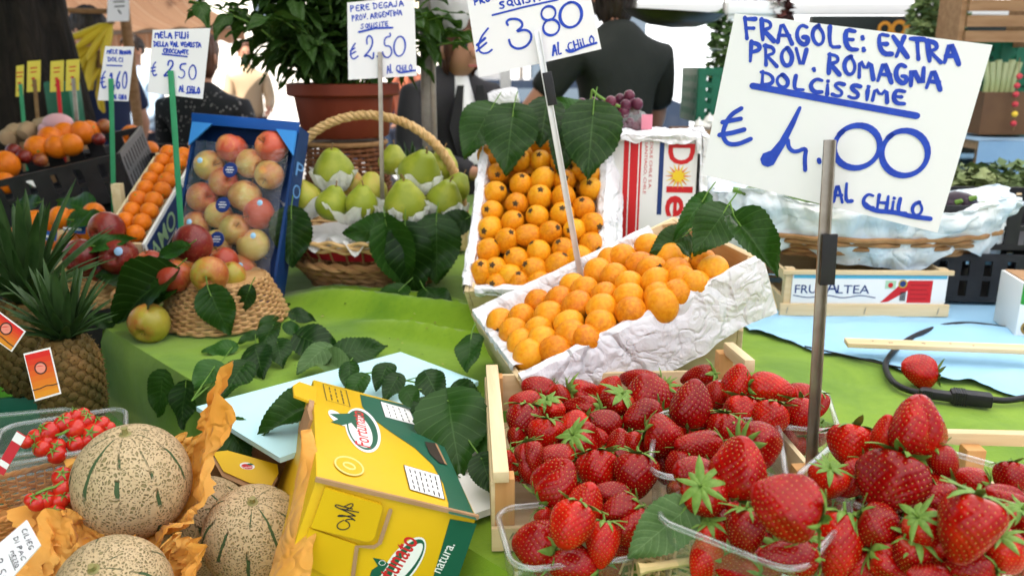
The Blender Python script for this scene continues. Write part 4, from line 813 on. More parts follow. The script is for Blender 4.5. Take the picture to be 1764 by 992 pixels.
# straw and the pale leaf between the punnets
m_strw = plain('dry straw', (.55, .40, .16), (.68, .52, .25), 40, .7)
sw = MB()
for k in range(70):
    p = AZ(1085 + rnd(-10, 110), 950 + rnd(-30, 60), .958 + rnd(0, .02)); a = rnd(-1.2, 1.6); L = rnd(.02, .05); d = Vector((math.cos(a), math.sin(a), rnd(-.2, .3))) * L; sw.tube([p - d, p + Vector((0, 0, .004)), p + d], .0011, 5)
solo(sw, 'straw', m_strw, 'loose dry straw under the punnets at the bottom', None, AZ(1140, 960, .96), kind='stuff', local=False)
a, b = AZ(1100, 980, 1.005), AZ(1212, 962, 1.01); solo(MB().tube([a, a.lerp(b, .12), b], [.0062, .004, .0032], 8), 'twig', m_strw, 'pale broken twig lying across the straw at the bottom', 'twig', a, local=False)
leaf(AD(1178, 880, .74), AD(1080, 962, .74), (-.2, -.85, .5), 'large pale green leaf leaning between the small punnet and the front punnet', 'flat', m_leaf_light)
# ---------------------------------------------------------------- baskets
m_wick = plain('pale wicker', (.42, .22, .08), (.58, .36, .16), 30, .6, .3, 200)
m_wick_g = plain('golden wicker', (.50, .30, .11), (.66, .44, .20), 26, .55, .3, 160)
m_wick_b = plain('brown rope wicker', (.24, .115, .04), (.40, .22, .09), 24, .65, .4, 160)
m_wick_r = plain('red brown wicker', (.16, .055, .02), (.24, .09, .035), 24, .6, .3, 160)
m_redband = plain('dark red ribbon', (.25, .008, .012), (.32, .012, .018), 20, .5)
def weave(mb, prof, rows, rad, nst, amp, seg=140, M=None, mi=0, x0=0.0):     # rods woven in front of and behind the stakes
    for r in range(rows):
        f = (r + .5) / rows; i = f * (len(prof) - 1); k = min(int(i), len(prof) - 2); t = i - k; R0 = prof[k][0] * (1 - t) + prof[k + 1][0] * t; z = prof[k][1] * (1 - t) + prof[k + 1][1] * t
        ph = (r % 2) * math.pi
        mb.tube([((R0 + amp * math.sin(nst * a / 2 + ph)) * math.cos(a), (R0 + amp * math.sin(nst * a / 2 + ph)) * math.sin(a), z + .0008 * math.sin(a * 5 + r)) for a in (2 * math.pi * q / seg for q in range(seg))], rad, 6, mi, M, True)
def stakes(mb, prof, n, rad, M=None, mi=0):
    for k in range(n): a = 2 * math.pi * k / n; mb.tube([(r * math.cos(a), r * math.sin(a), z) for r, z in prof], rad, 5, mi, M)
def twist(path, rad, strands, turns, seg=8):
    mb = MB(); P = [Vector(p) for p in path]; n = len(P)
    for s in range(strands):
        q = []
        for i, p in enumerate(P):
            t = (P[min(i + 1, n - 1)] - P[max(i - 1, 0)]).normalized(); nn = Vector((0, 1, 0)); nn = (nn - t * nn.dot(t)).normalized(); b = t.cross(nn); a = 2 * math.pi * (turns * i / n + s / strands)
            q.append(p + (nn * math.cos(a) + b * math.sin(a)) * rad)
        mb.tube(q, rad * 1.05, seg)
    return mb
# pear basket
MP = TR(*pear_c) @ RZ(3) @ SC(1.13, 1.13, 1)
pb = thing('pear_basket', 'round wicker basket of pears with a tall arched handle', 'basket', MP)
pr = [(.112, .006), (.125, .05), (.150, .088)]
b = MB(); stakes(b, pr + [(.165, .118)], 32, .0022)
for r in range(5):
    z = .012 + r * .0155; R0 = .114 + .0070 * r + .0012 * r * r
    for s_ in (0, 1): b.tube([((R0 + .0055 * math.sin(14 * a + math.pi * s_ + r)) * math.cos(a), (R0 + .0055 * math.sin(14 * a + math.pi * s_ + r)) * math.sin(a), z + .0042 * math.cos(14 * a + math.pi * s_ + r)) for a in (2 * math.pi * q / 200 for q in range(200))], .0062, 6, 0, None, True)
b.lathe([(0, .003), (.112, .003)], 32)
part(b, 'woven_wall', m_wick_b, pb, local=True)
part(MB().lathe([(.1485, .086), (.1575, .108)], 48), 'ribbon', m_redband, pb, local=True)
b = MB()
for r in range(4): b.tube([((.163 + .004 * r + .0035 * math.sin(20 * a + 2.1 * r)) * math.cos(a), (.163 + .004 * r + .0035 * math.sin(20 * a + 2.1 * r)) * math.sin(a), .110 + .006 * r + .003 * math.cos(20 * a + 2.1 * r)) for a in (2 * math.pi * q / 200 for q in range(200))], .0042, 6, 0, None, True)
part(b, 'rim', m_wick_g, pb, local=True)
hp = []
for i in range(81):
    a = math.pi * i / 80; hp.append((-.184 * math.cos(a), 0, .115 + .258 * math.sin(a) ** .82))
part(twist(hp, .0055, 3, 17), 'handle', m_wick_g, pb, local=True)
# inside packing so the pears sit high
part(MB().lathe([(0, .10), (.10, .10), (.16, .112)], 32), 'paper_packing', m_tissue, pb, local=True)
m_pear = fruit('pear skin', [(.2, (.23, .28, .02)), (.48, (.36, .38, .04)), (.7, (.44, .38, .06)), (.9, (.44, .22, .05))], 2.2, .42, (60, .70, (.22, .17, .05)), .03, spread=.75, bs=220)
def pear(seed):
    rg = random.Random(seed); t = thing('pear', '', 'pear'); m = MB()
    pf = [(0, -.47), (.10, -.492), (.22, -.47), (.36, -.38), (.45, -.24), (.48, -.08), (.45, .08), (.37, .22), (.28, .34), (.215, .43), (.16, .49), (.09, .515), (0, .50)]
    P = []
    for i in range(len(pf) - 1):
        for k in range(3): u = k / 3; P.append((pf[i][0] * (1 - u) + pf[i + 1][0] * u, pf[i][1] * (1 - u) + pf[i + 1][1] * u))
    P.append(pf[-1]); P = [P[0]] + [tuple((P[max(i - 1, 0)][c] + P[i][c] * 2 + P[min(i + 1, len(P) - 1)][c]) / 4 for c in (0, 1)) for i in range(1, len(P) - 1)] + [P[-1]]
    m.lathe(P, 32); m.v = [(x + .05 * seed % .06 * z * z + .03 * nz(x * 2 + seed, y * 2, z * 2), y + .03 * nz(x * 2, y * 2 + seed, z * 2), z) for x, y, z in m.v]
    part(m, 'skin', m_pear, t, local=True, sharp=0)
    part(MB().tube([(0, 0, .47), (.01, 0, .56), (.05, .02, .66)], [.026, .02, .026], 6), 'stalk', m_twig, t, local=True)
    part(MB().lathe([(.05, -.462), (.03, -.44), (0, -.445)], 8), 'calyx', m_cal, t, local=True); return Proto(t)
PEARS = [pear(1), pear(2), pear(3)]
for i, (px, py, y, wd, tip, lb) in enumerate(((575, 293, 1.76, 66, (.0, -.25, .9), 'tawny topped pear in white tissue, higher of the two on the left of the basket'), (677, 276, 1.88, 46, (.1, .1, 1), 'green pear standing behind the sign stake in the basket'), (724, 296, 1.74, 70, (.35, -.4, .85), 'largest tawny pear resting high in tissue with its stalk up'),
       (763, 284, 1.84, 50, (.1, .2, 1), 'pear at the back right of the basket touching the arched handle'), (526, 338, 1.72, 50, (-.3, -.1, .95), 'plain green pear at the left end of the front row of the basket'), (573, 350, 1.67, 54, (.25, -.1, .9), 'bright green pear with a small sticker, second from the left in the front row'),
       (623, 348, 1.66, 52, (.15, -.1, 1), 'russet pear standing stalk up in the middle of the front row'), (698, 348, 1.655, 68, (.0, -.2, .95), 'broad green pear with a dark round sticker at the front of the basket'), (766, 343, 1.70, 60, (.3, -.2, .9), 'pear on the right of the front row lying on ruffled tissue'),
       (788, 322, 1.78, 44, (.4, .1, .8), 'pear half hidden under the right foot of the handle'), (640, 325, 1.76, 50, (0, .2, 1), 'pear partly hidden behind the russet one in the basket'), (608, 318, 1.80, 44, (-.1, .2, 1), 'pear partly hidden behind the two upper left pears'))):
    p = AY(px, py, y); s = wd * mpp(p) / .88; PEARS[i % 3].put(along(tip, p, i * 1.3) @ SC(s, s, s * .98), lb, 'pears in the basket')
def sticker(c, nrm, r, mat, label, name='sticker'): return solo(MB().lathe([(0, .0014), (r * .8, .001), (r, 0)], 16), name, mat, label, 'sticker', along(nrm, c))
p = AY(692, 362, 1.615); sticker(p, (-.05, -1, -.1), .0075, m_navy_card, 'dark round sticker on the broad green pear')
# ruffled tissue cups
def tissue_cup(c, r, h, seed, label, flare=.5, tilt=(0, 0, 1)):
    def fn(u, v):
        a = 2 * math.pi * u; rr = r * (.45 + .55 * min(1, v * 1.5)) + flare * max(0, v - .6) * h + .026 * v * nz(math.cos(a) * 2.2 + seed, math.sin(a) * 2.2, v) + .005 * v * math.sin(14 * a + 3 * nz(math.cos(a), math.sin(a), seed))
        z = -h * .5 + h * v * v + .030 * v * nz(math.cos(a) * 2 + seed, math.sin(a) * 2, v); return (rr * math.cos(a), rr * math.sin(a), z)
    return solo(MB().grid(fn, 72, 12, cu=True), 'tissue_cup', m_tissue, label, 'paper', along(tilt, c))
for px, py, y, r, lb in ((575, 312, 1.755, .038, 'ruffled white tissue under the upper left pear'), (728, 316, 1.735, .040, 'ruffled white tissue under the highest tawny pear'), (525, 358, 1.72, .042, 'ruffled white tissue around the leftmost pear'), (612, 366, 1.675, .046, 'ruffled white tissue between the russet pear and its left neighbour'), (698, 370, 1.66, .042, 'ruffled white tissue under the broad green pear'), (768, 362, 1.705, .040, 'ruffled white tissue under the rightmost front pear')):
    tissue_cup(AY(px, py, y), r, .040, px * .01, lb, .55, (0, -.15, 1))
solo(MB().grid(lambda u, v: (lambda a: pear_c + Vector(((.150 + .05 * v + .010 * math.sin(11 * a) * v) * math.cos(a), (.150 + .05 * v + .010 * math.sin(11 * a) * v) * math.sin(a), .138 + .012 * math.sin(13 * a) * v + .008 * math.sin(29 * a) * v - .012 * v)))(R(170 + 200 * u)), 110, 8), 'tissue_sheet', m_tissue, 'white tissue with a ruffled edge lying over the front rim of the pear basket', 'paper', pear_c, local=False)
for b, t, y0, y1, kind, lb in (((502, 372), (502, 462), 1.62, 1.60, 'wide', 'wide dark leaf hanging down at the left side of the pear basket'), ((672, 394), (588, 402), 1.605, 1.615, 'flat', 'leaf lying flat across the front rim of the pear basket'), ((668, 396), (702, 502), 1.600, 1.585, 'fold', 'folded leaf hanging down the middle of the pear basket'),
        ((700, 404), (716, 522), 1.595, 1.57, 'curl', 'long dark leaf hanging right of the folded one on the pear basket'), ((752, 388), (752, 492), 1.62, 1.60, 'wide', 'broad dark leaf hanging at the right front of the pear basket'), ((690, 500), (628, 546), 1.56, 1.50, 'flat', 'leaf lying on the cloth at the foot of the pear basket'),
        ((735, 502), (784, 536), 1.555, 1.50, 'flat', 'leaf on the cloth right of the foot of the pear basket'), ((800, 380), (735, 400), 1.64, 1.62, 'flat', 'dark leaf between the pear basket and the steep crate')):
    leaf(AY(*b, y0), AY(*t, y1), (.05, -.9, .35) if y1 > 1.53 else (0, -.35, .9), lb, kind)
# ---------------------------------------------------------------- apples
m_apr = Mat('red apple skin', (.3, .03, .02), .36); 
def apple_mat(name, lo, mid, hi, bias):
    m = Mat(name, mid, .33, Coat_Weight=.15); rr = m.rand(); cc = m.co('Object', (1, 1, .22)); sp = m.n('SeparateXYZ'); m.lk(m.co(), sp.inputs[0])
    st = m.noise(16, 3, cc, .3); bl = m.noise(1.8, 2); f = m.math('ADD', m.math('ADD', m.math('MULTIPLY', st, .45), m.math('MULTIPLY', bl, .75)), m.math('ADD', m.math('MULTIPLY', sp.outputs[0], .45), m.math('MULTIPLY', m.math('SUBTRACT', rr, bias), .5)), True)
    c = m.ramp(f, [(.28, lo), (.55, mid), (.85, hi)]); m.color(m.mix(m.ramp(m.noise(70, 1), [(.68, (0, 0, 0)), (.74, (1, 1, 1))]), c, (.55, .38, .18))); m.bump(m.noise(30, 2), .03, .001); return m.m
m_apple_r = apple_mat('red apple', (.32, .11, .03), (.22, .022, .014), (.13, .008, .008), .45)
m_apple_y = apple_mat('yellow red apple', (.36, .30, .035), (.45, .17, .035), (.34, .04, .018), .55)
m_apple_p = apple_mat('pink apple', (.66, .50, .13), (.68, .30, .09), (.56, .09, .045), .5)
def apple(mat, seed):
    t = thing('apple', '', 'apple'); m = MB(); pf = []
    for i in range(33):
        f = i / 32 * math.pi; r = .5 * math.sin(f) ** .9 * (1 + .06 * math.cos(f)); z = -math.cos(f) * .46
        z += .15 * math.exp(-(r / .11) ** 2) * (1 if f < 1.5 else -1.25); pf.append((0 if i in (0, 32) else r, z))
    m.lathe(pf, 36); m.v = [(x * (1 + .03 * nz(x + seed, y, z)), y * (1 + .03 * nz(x, y + seed, z)), z * (1 + .02 * math.cos(5 * math.atan2(y, x)) * (z < 0))) for x, y, z in m.v]
    part(m, 'skin', mat, t, local=True, sharp=0)
    part(MB().tube([(0, 0, .25), (.01, 0, .42), (.05, .02, .56)], [.016, .014, .022], 6), 'stalk', m_twig, t, local=True)
    c = MB()
    for k in range(5): a = k * 1.2566; c.add([(.05 * math.cos(a - .5), .05 * math.sin(a - .5), -.335), (.05 * math.cos(a + .5), .05 * math.sin(a + .5), -.335), (.075 * math.cos(a), .075 * math.sin(a), -.385)], [(0, 1, 2)])
    c.lathe([(0, -.318), (.05, -.325)], 8); part(c, 'calyx', m_cal, t, local=True, smooth=False); return Proto(t)
APR, APY, APP = apple(m_apple_r, 1), apple(m_apple_y, 5), apple(m_apple_p, 9)
AB1, AB2 = Vector((-.560, 1.515, TZ)), Vector((-.850, 1.665, TZ))
def apple_basket(c, r0, r1, h, label):
    t = thing('apple_basket', label, 'basket', c); b = MB(); pf = [(r0, .004), ((r0 + r1) / 2 + .004, h / 2), (r1, h)]
    weave(b, pf, 15, .0034, 44, .0030, 176); stakes(b, [(x, z + .002) for x, z in pf], 44, .0018); b.lathe([(0, h - .003), (r1, h - .002)], 32); part(b, 'woven_wall', m_wick, t, local=True); return t
apple_basket(AB1, .118, .082, .085, 'upturned pale wicker basket under the right pile of apples'); apple_basket(AB2, .098, .080, .08, 'upturned pale wicker basket under the red apples at the back left')
for P__, px, py, y, r, cal, lb in ((APR, 185, 395, 1.60, 30, (-.3, -.8, -.1), 'dark red apple on top of the left pile'), (APR, 141, 442, 1.57, 30, (-.3, -1, 0), 'dark red apple at the lower left of the left pile'), (APR, 206, 442, 1.575, 31, (.1, -1, .2), 'deep red apple with a pale blue sticker in the left pile'), (APY, 233, 424, 1.66, 24, (0, -.4, .9), 'small yellowish apple behind the stickered red one'),
        (APR, 333, 420, 1.49, 33, (-.5, -1, 0), 'red apple on top of the right pile'), (APY, 258, 455, 1.50, 25, (.2, .2, -1), 'yellow green apple at the back left of the right pile'), (APY, 300, 475, 1.44, 29, (.3, .3, -1), 'striped red and yellow apple in the front of the right pile'), (APY, 361, 472, 1.43, 31, (.2, -1, -.3), 'yellow apple with its dark calyx turned to the viewer in the right pile'),
        (APY, 384, 450, 1.53, 25, (.4, .2, -1), 'greenish apple behind the yellow one at the right end of the pile'), (APP, 215, 513, 1.50, 23, (.3, 0, -1), 'pink apple with a blue sticker half hidden by dark leaves'), (APY, 258, 556, 1.385, 34, (-.15, -1, -.45), 'lone yellow and red apple standing on the corner of the green cloth'), (APR, 290, 500, 1.52, 22, (0, 0, -1), 'dark red apple hidden behind leaves under the right pile'), (APY, 322, 452, 1.49, 26, (0, .3, -1), 'yellow apple under the top red apple of the right pile'), (APR, 168, 462, 1.60, 26, (0, .2, -1), 'dark red apple low between the two front apples of the left pile'), (APY, 398, 474, 1.50, 24, (.3, .3, -1), 'small yellow apple at the right end of the right pile'), (APY, 270, 492, 1.47, 25, (-.4, .1, -1), 'apple at the lower left of the right pile touching the basket')):
    p = AY(px, py, y); s = 2 * r * mpp(p) / .97; P__.put(along(-Vector(cal), p, px) @ SC(s), lb)
p = AY(204, 433, 1.535); sticker(p, (0, -1, .35), .0085, plain('pale blue sticker', (.35, .55, .8)), 'pale blue sticker on the deep red apple')
p = AY(217, 497, 1.475); sticker(p, (.05, -.7, .8), .007, m_blue_cloth, 'small blue sticker on the pink apple under the leaves')
for b, t, y0, y1, kind, lb in (((362, 506), (396, 578), 1.395, 1.385, 'wide', 'wide dark leaf hanging on the front of the right apple basket'), ((288, 478), (186, 556), 1.42, 1.42, 'fold', 'long dark folded leaf hanging between the two apple baskets'), ((318, 428), (262, 445), 1.45, 1.47, 'narrow', 'narrow green leaf between two apples of the right pile'), ((160, 425), (232, 408), 1.56, 1.56, 'narrow', 'narrow leaf under the top red apple'), ((240, 470), (160, 474), 1.56, 1.55, 'flat', 'dark leaf under the red apples of the left pile'), ((296, 500), (238, 522), 1.42, 1.42, 'fold', 'dark curled leaf on the rim of the right apple basket'), ((190, 556), (150, 545), 1.46, 1.46, 'flat', 'light leaf on the cloth below the left apple basket'), ((430, 500), (408, 545), 1.44, 1.43, 'flat', 'leaf at the right end of the apple basket')):
    leaf(AY(*b, y0), AY(*t, y1), (.0, -.8, .5), lb, kind, m_leaf_mid if kind == 'narrow' else None)
# blue carton of wrapped apples, propped up
oA = Vector((-.567, 1.640, 1.145)); MA = look((-.15, -.92, .36), (.125, .32, .94), oA); WA, HA, DA = .226, .345, .05
ac = thing('apple_carton', 'blue printed carton of film wrapped apples propped up steeply', 'carton', MA)
part(MB().box((WA, HA, .005), TR(0, 0, -DA)), 'bottom', m_navy_card, ac, local=True, smooth=False)
part(MB().box((.006, HA, DA), TR(WA / 2, 0, -DA / 2 - .0)).box((.006, HA, DA), TR(-WA / 2, 0, -DA / 2)), 'side_wall', m_navy_card, ac, local=True, smooth=False)
part(MB().box((WA - .008, .006, DA * 1.02), TR(0, HA / 2 - .003, -DA / 2)), 'end_wall', m_navy_card, ac, local=True, smooth=False)
part(MB().box((WA + .01, .022, .005), TR(0, HA / 2 - .004, .006) @ RX(12), 0, .001), 'flap', m_blue_card, ac, local=True)
for sx in (-1, 1): part(MB().prism([(0, 0), (.045, 0), (0, -.05)][::sx] if sx < 0 else [(0, 0), (0, -.05), (-.045, 0)][::-1], .005, TR(sx * (WA / 2 + .002), HA / 2 - .012, .004)), 'corner_flap', plain('light blue card', (.05, .28, .72)), ac, local=True, smooth=False)
part(MB().box((.075, .05, .006), TR(WA / 2 - .035, -HA / 2 - .004, .0) @ RX(-35) @ RZ(-8), 0, .001), 'flap', m_blue_card, ac, local=True, label='torn bright blue lower flap')
part(MB().box((WA * .5, .008, .05), TR(-WA * .2, -HA / 2 + .003, -.03)), 'end_wall', m_blue_card, ac, local=True, smooth=False)
lt_ = MB()
for k, ch in enumerate('OP'): lt_.text(ch, frame((0, 0, -1), (0, 1, 0), (1, 0, 0), (WA / 2 + .004, .03 + .045 * k, -.012)), .028, .036)
part(lt_, 'lettering', plain('sky blue print', (.15, .35, .7)), ac, local=True, smooth=False)
m_film_tag = plain('navy round label', (.01, .03, .16))
def zA(x, y): return 220 + x * .3528, 190 + y * .3528
for k, (x, y, r, lb) in enumerate(((508, 190, 68, 'apple under the top flap, left of the topmost yellow one'), (700, 178, 72, 'yellow topmost apple not covered by film in the blue carton'), (400, 270, 66, 'pale yellow apple in the left of the film, below the top row'), (602, 262, 64, 'pink apple under stretched film near the top right'), (690, 318, 64, 'pink apple at the right wall of the blue carton'), (470, 350, 64, 'apple half covered by the upper round navy label'), (575, 418, 72, 'glossy yellow apple in the middle of the film'), (365, 425, 66, 'apple at the left wall with film drawn over it'), (640, 505, 70, 'apple with a small blue sticker, right of the lower navy label'), (445, 510, 60, 'apple behind the middle round navy label'), (340, 560, 62, 'apple with blue sticker at the lower left of the carton'), (525, 580, 68, 'pale apple in the lower middle of the carton'), (615, 660, 72, 'bright red apple under shiny film at the lower right'), (560, 775, 66, 'red apple with blue sticker at the bottom of the carton'), (440, 650, 60, 'apple by the lowest round navy label'), (420, 760, 60, 'apple at the bottom left of the carton behind the pile'))):
    q = MA.inverted() @ APL(*zA(x, y), MA @ Vector((0, 0, -.012)), MA.to_3x3() @ Vector((0, 0, 1))); p = MA @ q; s = 2 * r * .3528 * mpp(p) * 1.12
    APP.put(along((rnd(-1, 1), rnd(-1, .3), rnd(-1, 1)), p) @ SC(s), lb)
def film(u, v):
    x, y = -WA / 2 + .01 + u * (WA - .02), -HA / 2 + .02 + v * (HA * .80); return MA @ Vector((x, y, .006 + .022 * math.sin(math.pi * u) ** .5 * math.sin(math.pi * min(1, v * 1.02)) ** .5 + .007 * fbm(x * 22, y * 22)))
solo(MB().grid(film, 50, 70), 'wrap_film', m_film, 'wrinkled clear film stretched over the apples in the blue carton', 'film', oA, local=False)
nA = MA.to_3x3() @ Vector((0, 0, 1))
for x, y, lb in ((500, 292, 'uppermost round navy label on the wrapped apples'), (464, 462, 'middle round navy label on the wrapped apples'), (436, 630, 'lowest round navy label on the wrapped apples')):
    c = APL(*zA(x, y), MA @ Vector((0, 0, .042)), nA); t = thing('round_label', lb, 'label', along(nA, c)); part(MB().lathe([(0, .001), (.0145, .001), (.0155, 0)], 24), 'disc', m_film_tag, t, local=True); part(MB().stroke([(-.008, 0), (.008, 0)], .0018, None, .0014).stroke([(-.006, .005), (.006, .005)], .0012, None, .0014).stroke([(-.006, -.005), (.006, -.005)], .0012, None, .0014), 'print', m_white_print, t, local=True)
for x, y in ((645, 452), (300, 545), (612, 612), (548, 758), (352, 245)): c = APL(*zA(x, y), MA @ Vector((0, 0, .034)), nA); sticker(c, nA, .006, m_blue_cloth, {645: 'blue sticker on the apple right of the middle navy label', 300: 'blue sticker on the lower left wrapped apple', 612: 'blue sticker on the shiny red wrapped apple', 548: 'blue sticker on the lowest wrapped apple', 352: 'blue sticker on the upper left wrapped apple'}[x])
# clementine crate left of it, its side printed AMO
m_or = fruit('orange peel', [(.2, (.62, .13, .003)), (.6, (.76, .19, .005)), (.9, (.80, .25, .010))], 5, .42, None, .25, bs=140)
def orange(): 
    t = thing('orange', '', 'orange'); m = MB().lathe([(0 if i in (0, 20) else .5 * math.sin(i / 20 * math.pi), -math.cos(i / 20 * math.pi) * .47) for i in range(21)], 26); part(m, 'peel', m_or, t, local=True, sharp=0)
    part(MB().lathe([(0, .478), (.04, .475), (.055, .462)], 8), 'stem_end', m_stem, t, local=True); return Proto(t)
ORG = orange()
def org(px, py, y, r, lb, group=None): p = AY(px, py, y); s = 2 * r * mpp(p); ORG.put(along((rnd(-1, 1), rnd(-1, 1), rnd(-.5, 1)), p) @ SC(s), lb, group)
a0, a1 = AY(246, 420, 1.60), AY(338, 262, 1.95); dxy = (a1 - a0); L_ = dxy.length; yv = dxy.normalized(); xv = Vector((yv.y, -yv.x, 0)).normalized() * -1; zv = (-xv).cross(yv); zv = zv if zv.z > 0 else -zv
MO = frame(-xv, yv, zv, a0)            # local x points right, y along the rim, z up
oc = thing('clementine_crate', 'tilted crate of clementines with green AMO lettering on its side', 'crate', MO)
part(MB().box((.006, L_, .07), TR(0, L_ / 2, -.036), 0, .001), 'side_board', m_white_foam, oc, local=True)
part(MB().box((.006, L_, .07), TR(-.10, L_ / 2, -.046), 0, .001), 'side_board', m_wood_y, oc, local=True)
part(MB().box((.09, .006, .07), TR(-.05, .004, -.036), 0, .001), 'end_board', m_wood, oc, local=True); part(MB().box((.09, .006, .07), TR(-.05, L_ - .004, -.036), 0, .001), 'end_board', m_wood, oc, local=True)
part(MB().box((.098, L_, .005), TR(-.05, L_ / 2, -.073)), 'bottom_board', m_wood, oc, local=True, smooth=False)
part(MB().box((.028, .028, .05), TR(.0, L_ + .01, .0), 0, .002), 'corner_post', m_wood_z, oc, local=True)
MT = frame((0, 1, 0), (0, 0, 1), (1, 0, 0), (.0042, .012, -.058))
part(MB().box((.0012, L_ * .62, .056), TR(.0040, L_ * .33, -.037)), 'panel', m_navy_card, oc, local=True, smooth=False)
part(MB().text('AMO', TR(.0008, 0, 0) @ MT, .040, .15, 0, 0, 0, .012), 'lettering', plain('bright green print', (.35, .55, .30)), oc, local=True, smooth=False)
for k in range(18):
    r_, c_ = k // 2, k % 2; q = MO @ Vector((-.024 - .038 * c_ + rnd(-.003, .003), .03 + (L_ - .05) * r_ / 8 + .008 * c_, .004 + rnd(-.003, .004)))
    ORG.put(along((rnd(-1, 1), rnd(-1, 1), rnd(-.5, 1)), q) @ SC(rnd(.038, .042)), f'clementine {ORD[r_]} from the bottom in the {("right", "left")[c_]} row of the tilted crate', 'clementines in the tilted crate')
for k, (px, py, r, lb) in enumerate(((62, 384, 22, 'orange with a blue wrapper at the front of the loose heap, far left'), (40, 400, 20, 'orange half hidden by the pineapple crown, left end of the heap'), (105, 375, 20, 'orange at the back of the heap left of the red apples'), (80, 388, 21, 'orange in a blue and white wrapper in the middle of the heap'), (125, 380, 20, 'orange at the right of the heap beside a dark leaf'), (162, 368, 19, 'rearmost orange of the heap under a leaf'), (140, 406, 18, 'orange with a blue wrapper just left of the top red apple'), (60, 428, 20, 'lowest orange of the heap above the pineapple leaves'), (118, 418, 18, 'orange tucked behind the lower left red apple'), (90, 430, 18, 'orange low in the heap beside the wooden peg'), (30, 430, 18, 'orange at the lower left edge of the heap'))):
    org(px, py, 1.92 - .02 * (k % 3), r, lb, 'loose oranges behind the pineapples')
for px, py, lb in ((78, 404, 'blue and white wrapper on the middle orange of the heap'), (38, 408, 'blue wrapper on the leftmost orange of the heap'), (128, 392, 'blue wrapper on the orange left of the red apples')):
    c = AY(px, py, 1.872); M = look((0, -1, .3), (.1, 0, 1), c); t = solo(MB().grid(lambda u, v: ((u - .5) * .052, (v - .5) * .022 + .003 * math.sin(u * 6), .006 - .03 * (u - .5) ** 2 * 4 * .3), 8, 4), 'orange_wrapper', m_blue_card, lb, 'wrapper', M); part(MB().stroke([(-.02, -.004), (.02, -.004)], .005, None, .0072), 'print', m_white_print, t, local=True)
bx = crate('wooden tray under the heap of loose oranges', TR(-1.13, 1.98, 1.0) @ RZ(8), .42, .26, .055)
leaf(AY(150, 360, 1.9), AY(95, 345, 1.95), (0, -.7, .6), 'dark leaf standing above the loose oranges', 'flat', m_leaf_mid); leaf(AY(125, 380, 1.84), AY(178, 366, 1.84), (0, -.7, .7), 'dark leaf beside the rearmost orange of the heap'); leaf(AY(60, 352, 1.95), AY(22, 346, 1.98), (0, -.7, .7), 'leaf at the far left behind the loose oranges')
solo(MB().box((.022, .022, .12), AY_ if False else TR(*AY(207, 360, 1.9)), 0, .002), 'wooden_peg', m_wood_y, 'short wooden peg standing by the green stake of the faded card', 'peg')
# ---------------------------------------------------------------- flat printing on a plane
class Face:
    def __init__(s, M): s.M = M; s.o = M.translation.copy(); s.n = (M.to_3x3() @ Vector((0, 0, 1))).normalized(); s.i = M.inverted(); s.k = 0; s.mb = MB()
    def l(s, p): q = s.i @ APL(p[0], p[1], s.o, s.n); return Vector((q.x, q.y))
    def z(s): s.k += 1; return .0005 + .000014 * s.k
    def poly(s, pts, mi): s.mb.poly([s.l(p) for p in pts], s.M, s.z(), mi); return s
    def text(s, t, A, B, h, mi, bold=.0, shear=0.0):
        a, b = s.l(A), s.l(B); d = (b - a); x = d.normalized(); M = s.M @ frame((x.x, x.y, 0), (-x.y, x.x, 0), (0, 0, 1), (a.x, a.y, 0)); s.mb.text(t, M, h, d.length, mi, s.z(), shear, bold); return s
    def lines(s, sts, wd, mi):
        for st in sts: s.mb.stroke([s.l(p) for p in st], wd, s.M, s.z(), mi)
        return s
    def ell(s, c, rx, ry, rot, mi, n=40): return s.poly([(c[0] + rx * math.cos(a) * math.cos(R(rot)) - ry * math.sin(a) * math.sin(R(rot)), c[1] + rx * math.cos(a) * math.sin(R(rot)) + ry * math.sin(a) * math.cos(R(rot))) for a in (-2 * math.pi * k / n for k in range(n))], mi)
# ---------------------------------------------------------------- yellow and green carton
MF = look((.329, .177, .927), (-.243, .965, -.098), (-.147, .845, 1.011)); WF, HF, DF = .158, .338, .19
ff = Face(MF); G5 = lambda *p: [(500 + x * .3549, 640 + y * .3549) for x, y in p]
c1 = lambda p: G5(p)[0]
fb = thing('melon_carton', 'yellow and green printed melon carton lying on its side, brand name in red', 'carton', MF)
part(MB().box((WF, HF, DF), TR(0, 0, -DF / 2), 0, .002), 'body', m_yellow, fb, local=True)
prn = [m_pgreen, m_white_print, m_red_print, m_black_ink, m_yellow, m_cardboard, plain('pale yellow print', (.75, .60, .20)), plain('dark hole', (.03, .018, .01))]
ff.poly(G5((905, 722), (768, 690), (767, 640), (742, 545), (692, 455), (605, 372), (485, 292), (385, 218), (348, 168), (338, 112), (668, 188))[::1], 0)
ff.ell(c1((352, 286)), 41, 27, 62, 1).ell(c1((230, 226)), 20, 8, 38, 1).ell(c1((349, 285)), 37, 23.5, 62, 0).ell(c1((340, 290)), 31, 17, 62, 1).poly(G5((262, 205), (330, 200), (322, 282), (296, 250), (250, 262), (196, 246), (232, 232), (190, 206)), 0)
ff.text('Fortunato', c1((388, 372)), c1((352, 200)), .0165, 2, .012)
